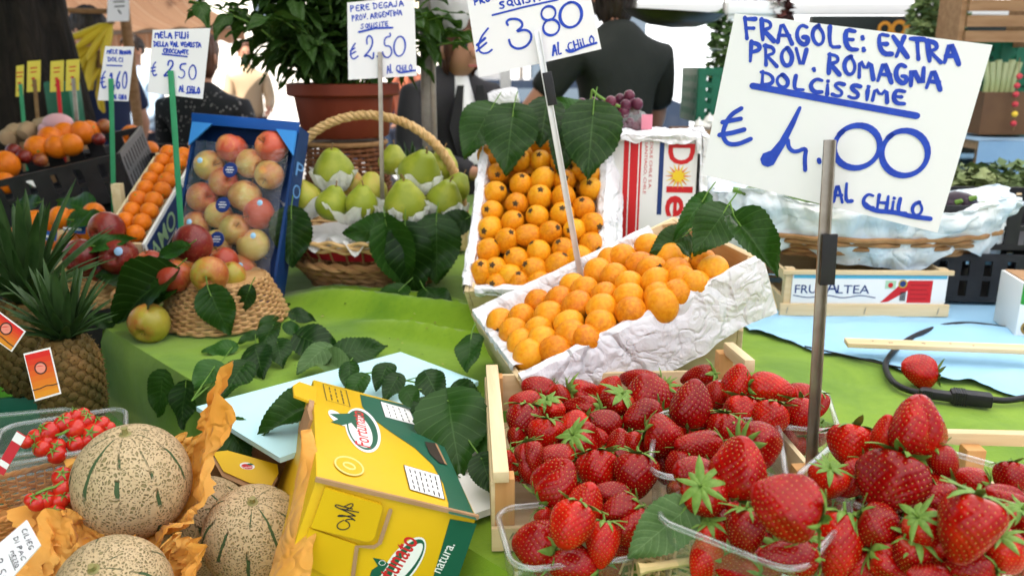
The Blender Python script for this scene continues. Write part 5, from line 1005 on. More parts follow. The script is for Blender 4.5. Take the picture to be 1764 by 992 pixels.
for bx_, txts in ((((158, 60), (270, 92), (290, 172), (176, 140)), 4), (((436, 146), (578, 186), (610, 262), (460, 222)), 5), (((550, 456), (722, 506), (748, 624), (580, 575)), 7)):
    q = G5(*bx_); lt0 = txts == 4
    if not lt0: ff.poly(q[::-1], 1)
    ff.lines([[q[i], q[(i + 1) % 4]] for i in range(4)], .0009, 3)
    for k in range(1, txts):
        f = k / txts; a = [q[0][i] + (q[1][i] - q[0][i]) * f for i in (0, 1)]; b = [q[3][i] + (q[2][i] - q[3][i]) * f for i in (0, 1)]
        m_ = lambda t: (a[0] + (b[0] - a[0]) * t, a[1] + (b[1] - a[1]) * t)
        ff.lines([[m_(.12 + .22 * j), m_(.12 + .22 * j + rnd(.08, .17))] for j in range(4)], .0014, 3)
ff.ell(c1((284, 463)), 27, 15, 22, 6).ell(c1((284, 463)), 24, 12.5, 22, 4).ell(c1((284, 463)), 12, 6, 22, 6).ell(c1((284, 463)), 9, 3, 22, 4)
ff.poly(G5((650, 345), (700, 352), (752, 455), (722, 448), (676, 404)), 7).poly(G5((700, 352), (710, 356), (760, 458), (748, 452)), 5)
part(ff.mb, 'printing', prn, fb, smooth=False)
MG = MF @ TR(0, -HF / 2, 0) @ RX(90); gf = Face(MG)
gf.poly(G5((905, 735), (775, 712), (680, 1040), (800, 1040)), 0)
gf.ell(c1((545, 935)), 58, 24, -52, 1).ell(c1((548, 935)), 54, 20, -52, 0).ell(c1((566, 925)), 42, 12, -52, 1).poly(G5((400, 900), (450, 910), (478, 930), (440, 985), (380, 1010), (395, 960), (425, 940)), 0)
gf.text('Fortunato', c1((440, 1110)), c1((622, 818)), .0195, 2, .014).text('dalla natura.', c1((672, 1085)), c1((800, 838)), .0105, 1, .004)
gf.ell(c1((446, 925)), 6, 4.5, 0, 1).ell(c1((446, 925)), 5, 3.6, 0, 0)
sg = [[(258, 706), (232, 720), (224, 738), (240, 752), (268, 752), (288, 738), (284, 718), (258, 706), (300, 700), (318, 712), (290, 690), (236, 680), (226, 690), (300, 684), (322, 690), (280, 668), (214, 640), (220, 630), (250, 640), (300, 652)], [(262, 640), (300, 622), (305, 640), (258, 660)], [(240, 650), (330, 668)]]
gf.k += 6
part(gf.mb, 'printing', prn, fb, smooth=False)
tab = MB(); l_ = lambda *p: [gf.l(c1(q)) for q in p]
tab.prism(l_((168, 552), (440, 634), (446, 650), (408, 790), (392, 806), (370, 812), (100, 744))[::-1], .0032, MG, 0, .0022).prism(l_((92, 752), (322, 832), (300, 990), (190, 990), (80, 930), (62, 850))[::-1], .0026, MG, 0, .0004)
part(tab, 'flap', m_yellow, fb, smooth=False)
tb_ = MB(); tz = [0]
for st in sg: tb_.stroke([gf.l(c1(q)) for q in chaikin(st, 2)], .0011, MG, .0058 + .0002 * len(tb_.f) / 100)
part(tb_, 'signature', m_black_ink, fb, smooth=False)
part(MB().box((WF + .002, .004, .004), TR(0, -HF / 2 - .001, .0005)), 'cardboard_edge', m_cardboard, fb, local=True, smooth=False)
ed = MB().stroke([gf.l(c1(q)) for q in ((484, 664), (432, 822), (405, 840), (322, 838), (300, 1000))], .004, MF.inverted() @ MG, .0040)
part(ed, 'cardboard_edge', m_cardboard, fb, local=True, smooth=False); ed = MB().box((.005, .05, .03), TR(-WF / 2 - .003, HF * .12, -.02) @ RZ(5)).lathe([(0, 0), (.020, 0), (.020, .006), (0, .006)], 20, TR(-WF / 2 - .006, HF * .19, -.018) @ RY(90))
part(ed, 'ear_tab', m_cardboard, fb, local=True, smooth=False)
part(MB().prism([(-.022, -.03), (.004, -.04), (.006, .03), (-.016, .035), (-.024, .01)], .003, TR(-WF / 2 - .002, HF * .30, -.002)), 'flap', m_yellow, fb, local=True, smooth=False)
# ---------------------------------------------------------------- melons in their carton
m_mel = Mat('netted melon rind', (.4, .3, .15), .7)
rn = m_mel.rand(); off = m_mel.n('CombineXYZ'); m_mel.lk(m_mel.math('MULTIPLY', rn, 31.0), off.inputs[0]); va = m_mel.n('VectorMath', operation='ADD'); m_mel.lk(m_mel.co(), va.inputs[0]); m_mel.lk(off.outputs[0], va.inputs[1])
wp = m_mel.n('TexNoise'); wp.inputs['Scale'].default_value = 9; m_mel.lk(va.outputs[0], wp.inputs['Vector']); wa = m_mel.n('VectorMath', operation='SCALE'); wa.inputs['Scale'].default_value = .10; m_mel.lk(wp.outputs['Color'], wa.inputs[0]); wb = m_mel.n('VectorMath', operation='ADD'); m_mel.lk(va.outputs[0], wb.inputs[0]); m_mel.lk(wa.outputs[0], wb.inputs[1])
vo = m_mel.n('TexVoronoi', feature='DISTANCE_TO_EDGE'); vo.inputs['Scale'].default_value = 33; vo.inputs['Randomness'].default_value = .95; m_mel.lk(wb.outputs[0], vo.inputs['Vector'])
net = m_mel.ramp(vo.outputs['Distance'], [(.17, (1, 1, 1)), (.27, (0, 0, 0))])
rind = m_mel.ramp(m_mel.noise(4, 3), [(.3, (.17, .15, .06)), (.7, (.32, .25, .12))]); c = m_mel.mix(net, rind, m_mel.mix(m_mel.noise(7, 2), (.56, .43, .26), (.47, .34, .18)))
sp = m_mel.n('SeparateXYZ'); m_mel.lk(m_mel.co(), sp.inputs[0]); an = m_mel.math('ARCTAN2', sp.outputs[1], sp.outputs[0]); fr_ = m_mel.math('ABSOLUTE', m_mel.math('SUBTRACT', m_mel.math('FRACT', m_mel.math('ADD', m_mel.math('MULTIPLY', an, 10 / 6.28318), m_mel.math('MULTIPLY', m_mel.noise(5, 2), .16))), .5))
su = m_mel.math('MULTIPLY', m_mel.math('LESS_THAN', fr_, m_mel.math('MULTIPLY', m_mel.noise(6, 3), .11)), m_mel.ramp(m_mel.noise(3.5, 3), [(.46, (0, 0, 0)), (.52, (1, 1, 1))])); m_mel.color(m_mel.mix(su, c, (.05, .09, .035))); m_mel.bump(m_mel.math('MULTIPLY', net, m_mel.math('SUBTRACT', 1.0, su)), .8, .008); m_mel = m_mel.m
def melon():
    t = thing('melon', '', 'melon'); m = MB()
    def fn(u, v):
        a = 2 * math.pi * u; f = math.pi * min(.9999, max(.0001, v)); g = 1 - .016 * math.exp(-((((a * 10 / 6.28318) % 1) - .5) / .10) ** 2) * math.sin(f); r = .5 * math.sin(f) ** .95 * g; return (r * math.cos(a), r * math.sin(a), -math.cos(f) * .505 - .03 * math.exp(-(r / .08) ** 2) * (v > .5))
    m.grid(fn, 120, 48, cu=True); part(m, 'rind', m_mel, t, local=True, sharp=0)
    part(MB().lathe([(.07, .465), (.05, .485), (.03, .49), (.022, .53), (.028, .545), (0, .548)], 12), 'stem', plain('melon stem', (.20, .20, .06), (.3, .24, .1)), t, local=True); return Proto(t)
MEL = melon()
for px, py, d, wd, ax, rl, lb in ((228, 829, .98, 194, (.04, -.1, 1), 30, 'topmost netted melon wrapped in orange tissue'), (437, 922, .98, 172, (.15, -.30, .95), 95, 'netted melon with a stem and dark green seams in front of the yellow carton'), (352, 905, 1.06, 165, (-.25, .0, .97), 10, 'netted melon half hidden between the topmost one and the seamed one'), (196, 1022, .90, 195, (.0, -.5, .85), 60, 'melon at the bottom edge of the photo with its blossom end showing')):
    p = AD(px, py, d); s = wd * mpp(p); MEL.put(along(ax, p, R(rl)) @ SC(s), lb)
    if lb.startswith('topmost'): c0, r0 = p, s / 2
    if 'bottom edge' in lb: c3, r3 = p, s / 2
    if 'stem' in lb: c1_, r1_ = p, s / 2
def wrap(c, r, rim, seed, label, flare, n=220, back=None):
    def fn(u, v):
        a = 2 * math.pi * u; top = rim(a); z = -r * .98 + (top + r * .98) * v; zc = max(-r, min(r, z)); rr = math.sqrt(max(0, r * r - min(zc, 0) ** 2)) + .004
        if z > 0: rr = r + .006 + z * .12
        rr += flare(a) * v ** 3; k = .005 + .013 * v
        w_ = k * (1.1 - 2.2 * abs(fbm(math.cos(a) * 3.5 + seed, math.sin(a) * 3.5, v * 3)) + .3 * math.sin(17 * a + seed + 3 * v)); z += .008 * math.sin(9 * a + seed) * v
        return c + Vector(((rr + abs(w_)) * math.cos(a), (rr + abs(w_)) * math.sin(a), z))
    return solo(MB().grid(fn, n, 26, cu=True), 'melon_tissue', m_wrap, label, 'paper', c, local=False)
def bumpf(a, a0, wd): d = (a - R(a0) + math.pi) % (2 * math.pi) - math.pi; return math.exp(-(d / R(wd)) ** 2)
wrap(c0, r0, lambda a: -.036 + .020 * bumpf(a, 200, 30) + .075 * bumpf(a, 26, 14) + .070 * bumpf(a, 24, 42) + .03 * bumpf(a, 70, 50) - .012 * bumpf(a, 300, 40) + .04 * bumpf(a, 150, 20), 1.3, 'orange tissue cupping the topmost melon, with a tall peak on its right', lambda a: .006 + .032 * bumpf(a, 215, 25) + .010 * bumpf(a, 22, 25))
wrap(c3, r3, lambda a: .002 + .045 * bumpf(a, 140, 35) + .03 * bumpf(a, 40, 25), 4.1, 'orange tissue around the melon at the bottom edge', lambda a: .03 * bumpf(a, 170, 60))
wrap(c1_, r1_, lambda a: -.06 + .11 * bumpf(a, 8, 26) + .05 * bumpf(a, 330, 25), 7.7, 'orange tissue between the seamed melon and the yellow carton', lambda a: .004)
# carton that holds the melons
mc = thing('open_carton', 'open brown carton holding the melons', 'carton', (-.375, .75, SZ + .006))
part(MB().box((.34, .44, .004), TR(-.375, .75, SZ + .008)), 'bottom', m_cardboard, mc, smooth=False)
part(MB().box((.005, .44, .135), TR(-.545, .75, SZ + .08)), 'left_wall' if False else 'side_wall', m_cardboard, mc, smooth=False)
part(MB().box((.33, .005, .125), TR(-.375, .967, SZ + .075)), 'end_wall', m_cardboard, mc, smooth=False)
nF = Vector((.12, -.45, .88)).normalized(); MK = look(nF, (0, 1, .5), AZ(415, 800, .945)); kf = Face(MK)
fl = [kf.l(p) for p in ((366, 779), (392, 776), (478, 800), (480, 815), (468, 836), (430, 832), (385, 812))]
part(MB().prism(fl[::-1], .0012, MK, 0, -.0004).prism([(x * 1.0, y - .006) for x, y in fl][::-1], .004, MK, 1, -.0052), 'flap', [m_yellow, m_cardboard], mc, smooth=False)
kf.k = 40; kf.ell((426, 803), 13, 6, 8, 1).ell((426, 804), 10, 4.5, 8, 2).text('Fortunato', (417, 808), (436, 806), .0035, 1).poly([(424, 800), (432, 798), (438, 801), (430, 802)], 0); part(kf.mb, 'printing', prn, mc, smooth=False)
bw = [AZ(343, 772, .952), AZ(372, 785, .945), AZ(440, 838, .925), AZ(345, 815, .905)]; part(MB().add([*bw, *[p + Vector((0, .004, 0)) for p in bw]], [(0, 1, 2, 3), (7, 6, 5, 4), (0, 4, 5, 1), (1, 5, 6, 2), (2, 6, 7, 3), (3, 7, 4, 0)]), 'inner_flap', m_cardboard, mc, smooth=False)
# small card with black writing leaning on the tray
nS = (-.3, -.62, .72); oS = AD(25, 955, .84)
SS = line_strokes('CILIEG', (46, 909), (60, 944), (-9, 3), 1.5) + line_strokes('DI PAC', (31, 923), (46, 962), (-8, 3), 1.5) + line_strokes('MEZZO', (25, 947), (34, 975), (-7, 3), 1.4) + [([(16, 955), (27, 982)], 1.2)] + line_strokes('3,50', (4, 960), (14, 998), (-17, 8), 1.8)
card_sign('white card with black handwriting leaning on the wicker tray of tomatoes', oS, nS, [(45, 895), (69, 938), (-6, 1024), (-40, 968)], SS, None, None, 0, None, ink=m_black_ink)
# ---------------------------------------------------------------- tomatoes
m_tom = fruit('tomato skin', [(.2, (.42, .012, .008)), (.6, (.55, .022, .010)), (.9, (.62, .06, .015))], 3, .2, None, 0, Coat_Weight=.3)
def tomato():
    t = thing('tomato', '', 'tomato'); part(MB().lathe([(0 if i in (0, 18) else .5 * math.sin(i / 18 * math.pi), -math.cos(i / 18 * math.pi) * .47 - (.05 * math.exp(-(math.sin(i / 18 * math.pi) / .2) ** 2) if i > 12 else 0)) for i in range(19)], 26), 'skin', m_tom, t, local=True, sharp=0)
    c = MB()
    for k in range(5): a = k * 1.2566; c.grid(lambda u, v, a=a: ((.05 + .36 * v) * math.cos(a) - (u - .5) * .13 * (1 - v) * math.sin(a), (.05 + .36 * v) * math.sin(a) + (u - .5) * .13 * (1 - v) * math.cos(a), .44 + .05 * math.sin(v * 5)), 2, 4)
    c.tube([(0, 0, .42), (.02, 0, .60), (.08, 0, .70)], .03, 5); part(c, 'calyx', m_stem, t, local=True, sharp=0); return Proto(t)
TOM = tomato()
T1 = [(105, 462, 24), (140, 440, 27), (165, 487, 31), (192, 422, 38), (225, 512, 33), (250, 390, 33), (298, 410, 38), (300, 470, 31), (345, 378, 30), (370, 428, 37), (402, 392, 30), (432, 406, 23), (300, 358, 26), (228, 478, 28), (265, 372, 25), (345, 455, 26), (185, 460, 26), (330, 350, 22)]
T2 = [(248, 600, 36), (252, 642, 36), (148, 700, 33), (186, 690, 31), (238, 692, 31), (220, 747, 36), (275, 672, 27), (125, 690, 25), (280, 620, 25)]
for lst, d, where, grp in ((T1, 1.055, 'clear punnet by the pineapple', 'tomatoes in the clear punnet'), (T2, .99, 'wicker tray', 'tomatoes in the wicker tray')):
    od = ordinals([(x, y) for x, y, r in lst], 4)
    for x, y, r in lst:
        k, rw = od[(x, y)]; p = AD(x * .4353, 560 + y * .4353, d - .0001 * (y - 400) * (1 if d > 1.02 else .3)); s = 2.25 * r * .4353 * mpp(p); TOM.put(along((rnd(-.6, .6), rnd(-.9, .1), rnd(.3, 1)), p) @ SC(s), f'cherry tomato {ORD[k]} from left, {ORD[rw]} row from the back, {where}', grp)
vn = MB()
for pth in ([(70, 742), (85, 750), (105, 748), (128, 735)], [(95, 765), (110, 772)], [(62, 850), (80, 842), (95, 838), (110, 828)]): vn.tube([AD(*q, 1.045 if q[1] < 800 else .975) for q in pth], .0016, 5)
solo(vn, 'tomato_vine', m_stem, 'green vine stems running between the tomatoes', 'vine', AD(95, 765, 1.04), local=False)
tp = AD(112, 775, 1.10); punnet((tp.x, tp.y, tp.z + .018), .13, .11, .06, 25, 'clear punnet of cherry tomatoes before the pineapple')
sp_ = crate('upturned dark green crate under the tomatoes and pineapples on the low shelf', TR(-.86, 1.10, .895) @ RZ(10), .32, .26, .09, name='support_crate', wood=m_green_plastic)
# wicker tray (rectangular)
MTr = TR(*AD(44, 846, 1.05)) @ RZ(34) @ SC(.43); tr_ = thing('wicker_tray', 'orange brown rectangular wicker tray of tomatoes at the left edge', 'tray', MTr); wv_ = MB()
def rect(u, w_, l_):
    k = u * 4; q = int(k) % 4; f_ = k - int(k); c4 = [(-w_, -l_), (w_, -l_), (w_, l_), (-w_, l_)]; a, b = c4[q], c4[(q + 1) % 4]; return Vector((a[0] + (b[0] - a[0]) * f_, a[1] + (b[1] - a[1]) * f_, 0))
for r in range(8):
    path = []
    for i in range(160): p = rect(i / 160, .095 + .004 * r, .085 + .004 * r); d = p.normalized(); path.append(p + d * .0034 * math.sin(i / 160 * 2 * math.pi * 22 + math.pi * (r % 2)) + Vector((0, 0, -.075 + .0085 * r)))
    wv_.tube(path, .0046, 6, 0, None, True)
for i in range(44): p = rect(i / 44 + .004, .095, .085); wv_.tube([p + Vector((0, 0, -.078)), p * 1.28 + Vector((0, 0, -.004))], .0022, 5)
wv_.box((.19, .17, .004), TR(0, 0, -.077))
m_wick_o = plain('orange wicker', (.45, .17, .04), (.62, .30, .09), 26, .55, .3, 160)
part(wv_, 'woven_wall', m_wick_o, tr_, local=True); q = [rect(i / 160, .132, .122) for i in range(160)]
part(MB().tube([p + Vector((0, 0, .003 * math.sin(i * .9))) + p.normalized() * .003 * math.cos(i * .9) for i, p in enumerate(q)], .0060, 6, 0, None, True).tube([p + Vector((0, 0, -.003 * math.sin(i * .9))) - p.normalized() * .003 * math.cos(i * .9) for i, p in enumerate(q)], .0060, 6, 0, None, True), 'rim', m_wick_o, tr_, local=True)
lp = AD(5, 790, 1.16); punnet((lp.x, lp.y, lp.z + .03), .14, .12, .07, 15, 'empty clear plastic box with a red label at the left edge')
c = AD(18, 780, 1.02); M = look((-.1, -.9, .4), (.45, 0, 1), c); t = thing('red_label', 'red and white paper label on the empty clear box', 'label', M); part(MB().box((.012, .046, .0006)), 'paper', plain('red label paper', (.5, .02, .03)), t, local=True, smooth=False); part(MB().poly([(-.006, .012), (.006, .012), (.006, .022), (-.006, .022)], None, .0005).poly([(-.006, -.016), (.006, -.016), (.006, -.010), (-.006, -.010)], None, .0005), 'print', m_white_print, t, local=True, smooth=False)
# ---------------------------------------------------------------- pineapples
m_pin = Mat('pineapple rind', (.2, .12, .03), .65); m_pin.color(m_pin.ramp(m_pin.math('ADD', m_pin.noise(5, 3), m_pin.math('MULTIPLY', m_pin.noise(36, 2), .35), True), [(.42, (.022, .032, .006)), (.66, (.10, .062, .012)), (.9, (.27, .13, .035))])).bump(m_pin.noise(60, 3), .4, .002); m_pin = m_pin.m
def pineapple(c, r, h, crown, lean, label, seed):
    M = along(lean, c); t = thing('pineapple', label, 'pineapple', M); rg = random.Random(seed); m = MB()
    def rad(z): return r * (1 - (abs(2 * z / h - 1)) ** 3.4 * .42)
    m.lathe([(0, 0)] + [(rad(z * h / 14) * .93, z * h / 14) for z in range(15)] + [(0, h)], 28)
    n = 210
    for i in range(n):
        z = h * (i + .5) / n; a = i * 2.39996; R0 = rad(z); s = r * .165; b = along((math.cos(a), math.sin(a), (z / h - .5) * .7), (R0 * .9 * math.cos(a), R0 * .9 * math.sin(a), z)); m.lathe([(s * 1.02, -.004), (s * .9, s * .42), (s * .45, s * .62), (s * .16, s * .60), (s * .09, s * 1.0), (0, s * 1.05)], 6, b)
    part(m, 'body', m_pin, t, local=True, sharp=50); cr = MB()
    for k in range(54):
        f = k / 54; a = k * 2.39996; L = crown * rg.uniform(.85, 1.2) * (.6 + .65 * f if f < .7 else 1.0 - .25 * (f - .7)); out = (1.15 - f * 1.0); w_ = .0088 * rg.uniform(.8, 1.2) * (r / .055)
        d0 = Vector((math.cos(a) * out * .72, math.sin(a) * out * .72, .60 + f * .9)).normalized(); sd = Vector((-math.sin(a), math.cos(a), 0))
        def fn(u, v, d0=d0, sd=sd, L=L, w_=w_, a=a, out=out, f=f): p = Vector((.010 * math.cos(a), .010 * math.sin(a), h + .012 * f)) + d0 * L * v + Vector((math.cos(a), math.sin(a), -.8)) * L * .28 * out * v * v; ww = w_ * (1 - v) ** .7 * (1 + .6 * v); x = (u - .5) * 2; return p + sd * ww * x + d0.cross(sd) * -abs(x) * ww * .5
        cr.grid(fn, 4, 9)
    part(cr, 'crown', m_blade, t, local=True, sharp=0); return t
p = AZ(132, 735, .90); pineapple((p.x, p.y, .897), .047, .140, .10, (-.02, .06, 1), 'nearest pineapple with a red and orange hang tag, behind the tomatoes', 3)
p = AZ(15, 690, .90); pineapple((p.x + .01, p.y + .06, .897), .062, .15, .18, (.03, .05, 1), 'larger pineapple cut by the left edge, with tall crown and tilted tag', 5)
pineapple((-1.12, 1.52, .803), .06, .15, .16, (.1, .1, 1), 'dark pineapple standing in the shade behind the two tagged ones', 8)
for q, d, lb in ((((40, 609), (86, 598), (105, 678), (60, 691)), 1.06, 'red to orange hang tag with a round emblem on the nearest pineapple'), (((-4, 535), (44, 571), (20, 606), (-30, 570)), 1.16, 'red to orange tag tilted on the larger pineapple at the left edge')):
    c = AD(sum(x for x, y in q) / 4, sum(y for x, y in q) / 4, d); M = look((.12, -1, .25), (0, 0, 1), c); f = Face(M); t = thing('hang_tag', lb, 'tag', M)
    part(MB().prism([f.l(x) for x in q][::-1], .001, M, 0, -.0012), 'card', m_white_print, t, smooth=False); cx, cy = (sum(x for x, y in q) / 4, sum(y for x, y in q) / 4); L = lambda k, p_: (cx + (p_[0] - cx) * k, cy + (p_[1] - cy) * k); q2 = [L(.92, x) for x in q]
    mixp = lambda a, b, k: (a[0] + (b[0] - a[0]) * k, a[1] + (b[1] - a[1]) * k); n6 = 8
    for k in range(n6): f.mb.poly([f.l(z_) for z_ in (mixp(q2[0], q2[3], k / n6), mixp(q2[0], q2[3], (k + 1) / n6), mixp(q2[1], q2[2], (k + 1) / n6), mixp(q2[1], q2[2], k / n6))], f.M, .0002, k)
    e = mixp(mixp(q2[0], q2[1], .5), mixp(q2[3], q2[2], .5), .36); tagm = [plain('tag orange', (.62 + .04 * k / 7, .012 + .24 * (k / 7) ** 1.2, .006)) for k in range(8)] + [plain('tag dark', (.06, .02, .01)), plain('tag pink', (.75, .25, .18))]
    f.ell(e, 11, 11, 0, 8).ell(e, 8.5, 8.5, 0, 9).ell((e[0], e[1] - 1), 9, 3, 0, 0).lines([[(e[0] - 6, e[1]), (e[0] + 6, e[1] - 1)]], .003, 9); a_, b_ = mixp(q2[0], q2[3], .8), mixp(q2[1], q2[2], .8); f.lines([[a_, mixp(a_, b_, .3), (mixp(a_, b_, .55)[0], mixp(a_, b_, .55)[1] - 2), mixp(a_, b_, .8), b_]], .0012, 8)
    part(f.mb, 'printing', tagm, t, smooth=False)
# ---------------------------------------------------------------- foam sheets and leafy sprigs in the middle
def slab(pts, h, z, mat, name, label, cat, bow=0.0):
    P = [AZ(x, y, zz) if len(q) == 3 else AZ(x, y, z) for q in pts for x, y, zz in [(*q, z)[:3]]]; c = sum(P, Vector()) / len(P)
    m = MB(); n = len(P); top = [p - c for p in P]; bot = [p - Vector((0, 0, h)) for p in top]; m.add(top + bot, [tuple(range(n)), tuple(range(2 * n - 1, n - 1, -1))] + [(i, n + i, n + (i + 1) % n, (i + 1) % n) for i in range(n)])
    return solo(m, name, mat, label, cat, c, smooth=False)
slab([(430, 742), (560, 690), (800, 700), (866, 868), (800, 890), (560, 800)], .008, TZ + .018, m_white_foam, 'foam_sheet', 'white foam sheet lying under the pale blue one', 'sheet')
slab([(338, 700), (690, 606), (824, 656), (760, 690), (482, 788)], .007, TZ + .028, m_blue_sheet, 'foam_sheet', 'pale blue foam sheet lying on the green cloth behind the yellow carton', 'sheet')
def sprig(label, path, leaves, z, group=None):
    P = [AZ(x, y, z + .006) for x, y in path]; t = thing('leafy_sprig', label, 'sprig', P[0]); part(MB().tube(P, .0014, 6), 'stem', m_stem, t)
    for i, (b, tp, kind, up, mt) in enumerate(leaves):
        B, T = lifted(b, tp, z + .004 * (i % 3)); leaf(B, T, (rnd(-.25, .25), -.6 + rnd(-.2, .1), .8), None, kind, mt or (m_leaf_mid if random.random() < .25 else None), parent=t)
        part(MB().tube([P[min(len(P) - 1, i * len(P) // max(1, len(leaves)))], B], .0009, 5), 'leaf_stalk', m_stem, t)
N_ = None
sprig('leafy sprig spread on the green cloth left of the blue sheet', [(330, 690), (390, 640), (440, 600), (480, 560), (520, 545)], [((400, 598), (346, 604), 'flat', .01, N_), ((372, 628), (330, 668), 'wide', .008, N_), ((420, 630), (380, 680), 'wide', .012, N_), ((440, 600), (452, 648), 'wide', .012, N_), ((440, 575), (408, 590), 'flat', .02, N_), ((470, 560), (450, 600), 'flat', .02, N_), ((478, 590), (486, 630), 'wide', .016, N_), ((495, 560), (520, 580), 'flat', .012, N_)], TZ + .004)
sprig('sprig of three broad leaves on the cloth just above the blue sheet', [(500, 570), (560, 585), (620, 600)], [((520, 580), (588, 612), 'wide', .012, N_), ((585, 612), (668, 592), 'flat', .014, N_), ((560, 600), (510, 640), 'flat', .01, m_leaf_light), ((590, 640), (535, 606), 'fold', .02, m_leaf_light)], TZ + .004)
sprig('sprig of small leaves between the apple basket and the pear basket', [(440, 530), (470, 545), (520, 530)], [((450, 530), (500, 520), 'flat', .012, N_), ((470, 548), (440, 575), 'flat', .012, N_), ((505, 540), (545, 552), 'flat', .012, N_)], TZ + .004)
sprig('curling leafy sprig lying across the pale blue sheet', [(600, 648), (650, 640), (700, 655), (760, 668), (800, 690)], [((602, 630), (600, 672), 'flat', .02, N_), ((625, 650), (590, 690), 'curl', .012, N_), ((668, 630), (645, 668), 'wide', .02, N_), ((685, 650), (660, 690), 'flat', .03, N_), ((735, 645), (760, 692), 'wide', .02, N_), ((700, 672), (720, 705), 'wide', .018, N_), ((790, 665), (830, 705), 'curl', .012, N_)], TZ + .032)
sprig('largest broad leaf with a small one by the white foam, right of the yellow carton', [(740, 680), (780, 720), (830, 770)], [((772, 690), (792, 815), 'wide', .02, N_), ((808, 720), (850, 790), 'flat', .012, N_), ((830, 790), (850, 850), 'wide', .006, N_), ((742, 690), (720, 745), 'wide', .03, N_)], TZ + .022)
leaf(*lifted((535, 700), (440, 745), TZ + .03), (-.1, -.6, .8), 'pale edged leaf lying on the front edge of the blue sheet', 'fold')
leaf(AY(812, 582, 1.19), AY(802, 638, 1.13), (-.3, -.7, .6), 'dark leaf hanging at the left corner of the tilted crate', 'flat')
for b, t, lb in (((282, 650), (265, 720), 'dark leaf hanging on the front of the green cloth, left one'), ((318, 668), (310, 740), 'dark leaf hanging on the front of the green cloth, right one')): leaf(APL(*b, tbl(0, -.028, 0), -E2), APL(*t, tbl(0, -.05, 0), -E2), -E2 + Vector((.3, -.3, .2)), lb, 'wide', None, None, False)
leaf(*lifted((390, 735), (430, 790), .93), (.2, -.6, .7), 'dark leaf in the shade under the left corner of the blue sheet', 'wide')
cm = MB()
for k in range(60):
    p = AZ(rnd(430, 830), rnd(510, 640), TZ + .001); p.z += fold(p.x, p.y) + .002; s = rnd(.0015, .0045); cm.add([(-s, 0, 0), (0, -s * .4, .001), (s, 0, .0005), (0, s * .5, .001)], [(0, 1, 2, 3)], k % 3, TR(*p) @ RZ(rnd(0, 360)))
solo(cm, 'leaf_crumbs', [m_leaf, m_twig, m_strw], 'dry crumbs and bits of leaf scattered on the green cloth', None, AZ(640, 570, TZ), kind='stuff', local=False)
sa = [AD(x, y, d) for x, y, d in ((541, 738, .86), (546, 790, .845), (556, 832, .825), (548, 890, .805), (540, 950, .79), (534, 1010, .775))]; sb2 = [AD(x, y, d) for x, y, d in ((533, 742, .87), (519, 795, .868), (508, 850, .865), (492, 905, .86), (474, 960, .85), (452, 1020, .84))]
def strip(u, v):
    k = v * 5; i = min(4, int(k)); f_ = k - i; a, b = sa[i].lerp(sa[i + 1], f_), sb2[i].lerp(sb2[i + 1], f_); p = a.lerp(b, u); return p + Vector((-.006, -.010, .004)) * math.sin(math.pi * u) + Vector((1, -1, .5)) * (.004 * fbm(p.x * 40, p.y * 40, p.z * 40))
solo(MB().grid(strip, 20, 60), 'melon_tissue', m_wrap, 'orange tissue strip tucked along the left side of the yellow carton', 'paper', sa[2], local=False)
# ---------------------------------------------------------------- right side of the table
MFz = TR(.688, 1.665, TZ + .006 + .092) @ RZ(-1.5)
fc = thing('fruit_crate', 'low wooden crate with white and blue FRUTALTEA label under the paper lined basket', 'crate', MFz)
part(MB().box((.31, .30, .004), TR(0, 0, -.089)), 'bottom_board', m_wood, fc, local=True, smooth=False)
part(MB().box((.325, .007, .024), TR(0, -.152, -.079), 0, .001), 'end_board', m_wood, fc, local=True); part(MB().box((.325, .007, .009), TR(0, -.152, -.004), 0, .001), 'top_rail', m_wood, fc, local=True); part(MB().box((.31, .007, .08), TR(0, .152, -.045), 0, .001), 'end_board', m_wood, fc, local=True)
for sx in (-1, 1):
    part(MB().box((.007, .29, .03), TR(sx * .152, 0, -.072), 0, .001).box((.007, .29, .02), TR(sx * .152, 0, -.014), 0, .001), 'side_board', m_wood_y, fc, local=True)
    for sy in (-1, 1): part(MB().box((.018, .018, .094), TR(sx * .146, sy * .139, -.045), 0, .001), 'corner_post', m_wood, fc, local=True)
part(MB().box((.296, .005, .060), TR(.006, -.1485, -.037), 0, .0005), 'panel', m_white_print, fc, local=True)
fz = MB(); MFt = frame((1, 0, 0), (0, 0, 1), (0, -1, 0), (0, -.1512, 0)); m_lb = plain('teal print', (.10, .42, .60)); m_nv = plain('navy letters', (.015, .04, .16))
rc = lambda x0, y0, x1, y1: [(x0, y0), (x1, y0), (x1, y1), (x0, y1)]
fz.poly(rc(-.14, -.0165, .152, -.0085), MFt, .0002, 1).text('FRUT', MFt, .0165, .058, 0, .0004, 0, .006)
fz.v = fz.v[:4] + [tuple(MFt @ (MFt.inverted() @ Vector(v) + Vector((-.136, -.046, 0)))) for v in fz.v[4:]]
fz.text('A', MFt @ TR(-.077, -.046, 0), .0245, .024, 0, .0005, 0, .004).text('LTEA', MFt @ TR(-.055, -.046, 0), .0165, .062, 0, .0004, 0, .006)
fz.stroke([(-.138 + .0045 * i, -.0525 + .0022 * math.sin(i * .42 + 2)) for i in range(36)], .0018, MFt, .0006, 0)
fz.poly([(.075, -.021), (.122, -.021), (.122, -.063), (.075, -.063)][::-1], MFt, .0003, 3).poly([(.030, -.064), (.062, -.030), (.080, -.021), (.080, -.040), (.045, -.062)], MFt, .0004, 2).poly(rc(.080, -.064, .126, -.0195), MFt, .0005, 2)
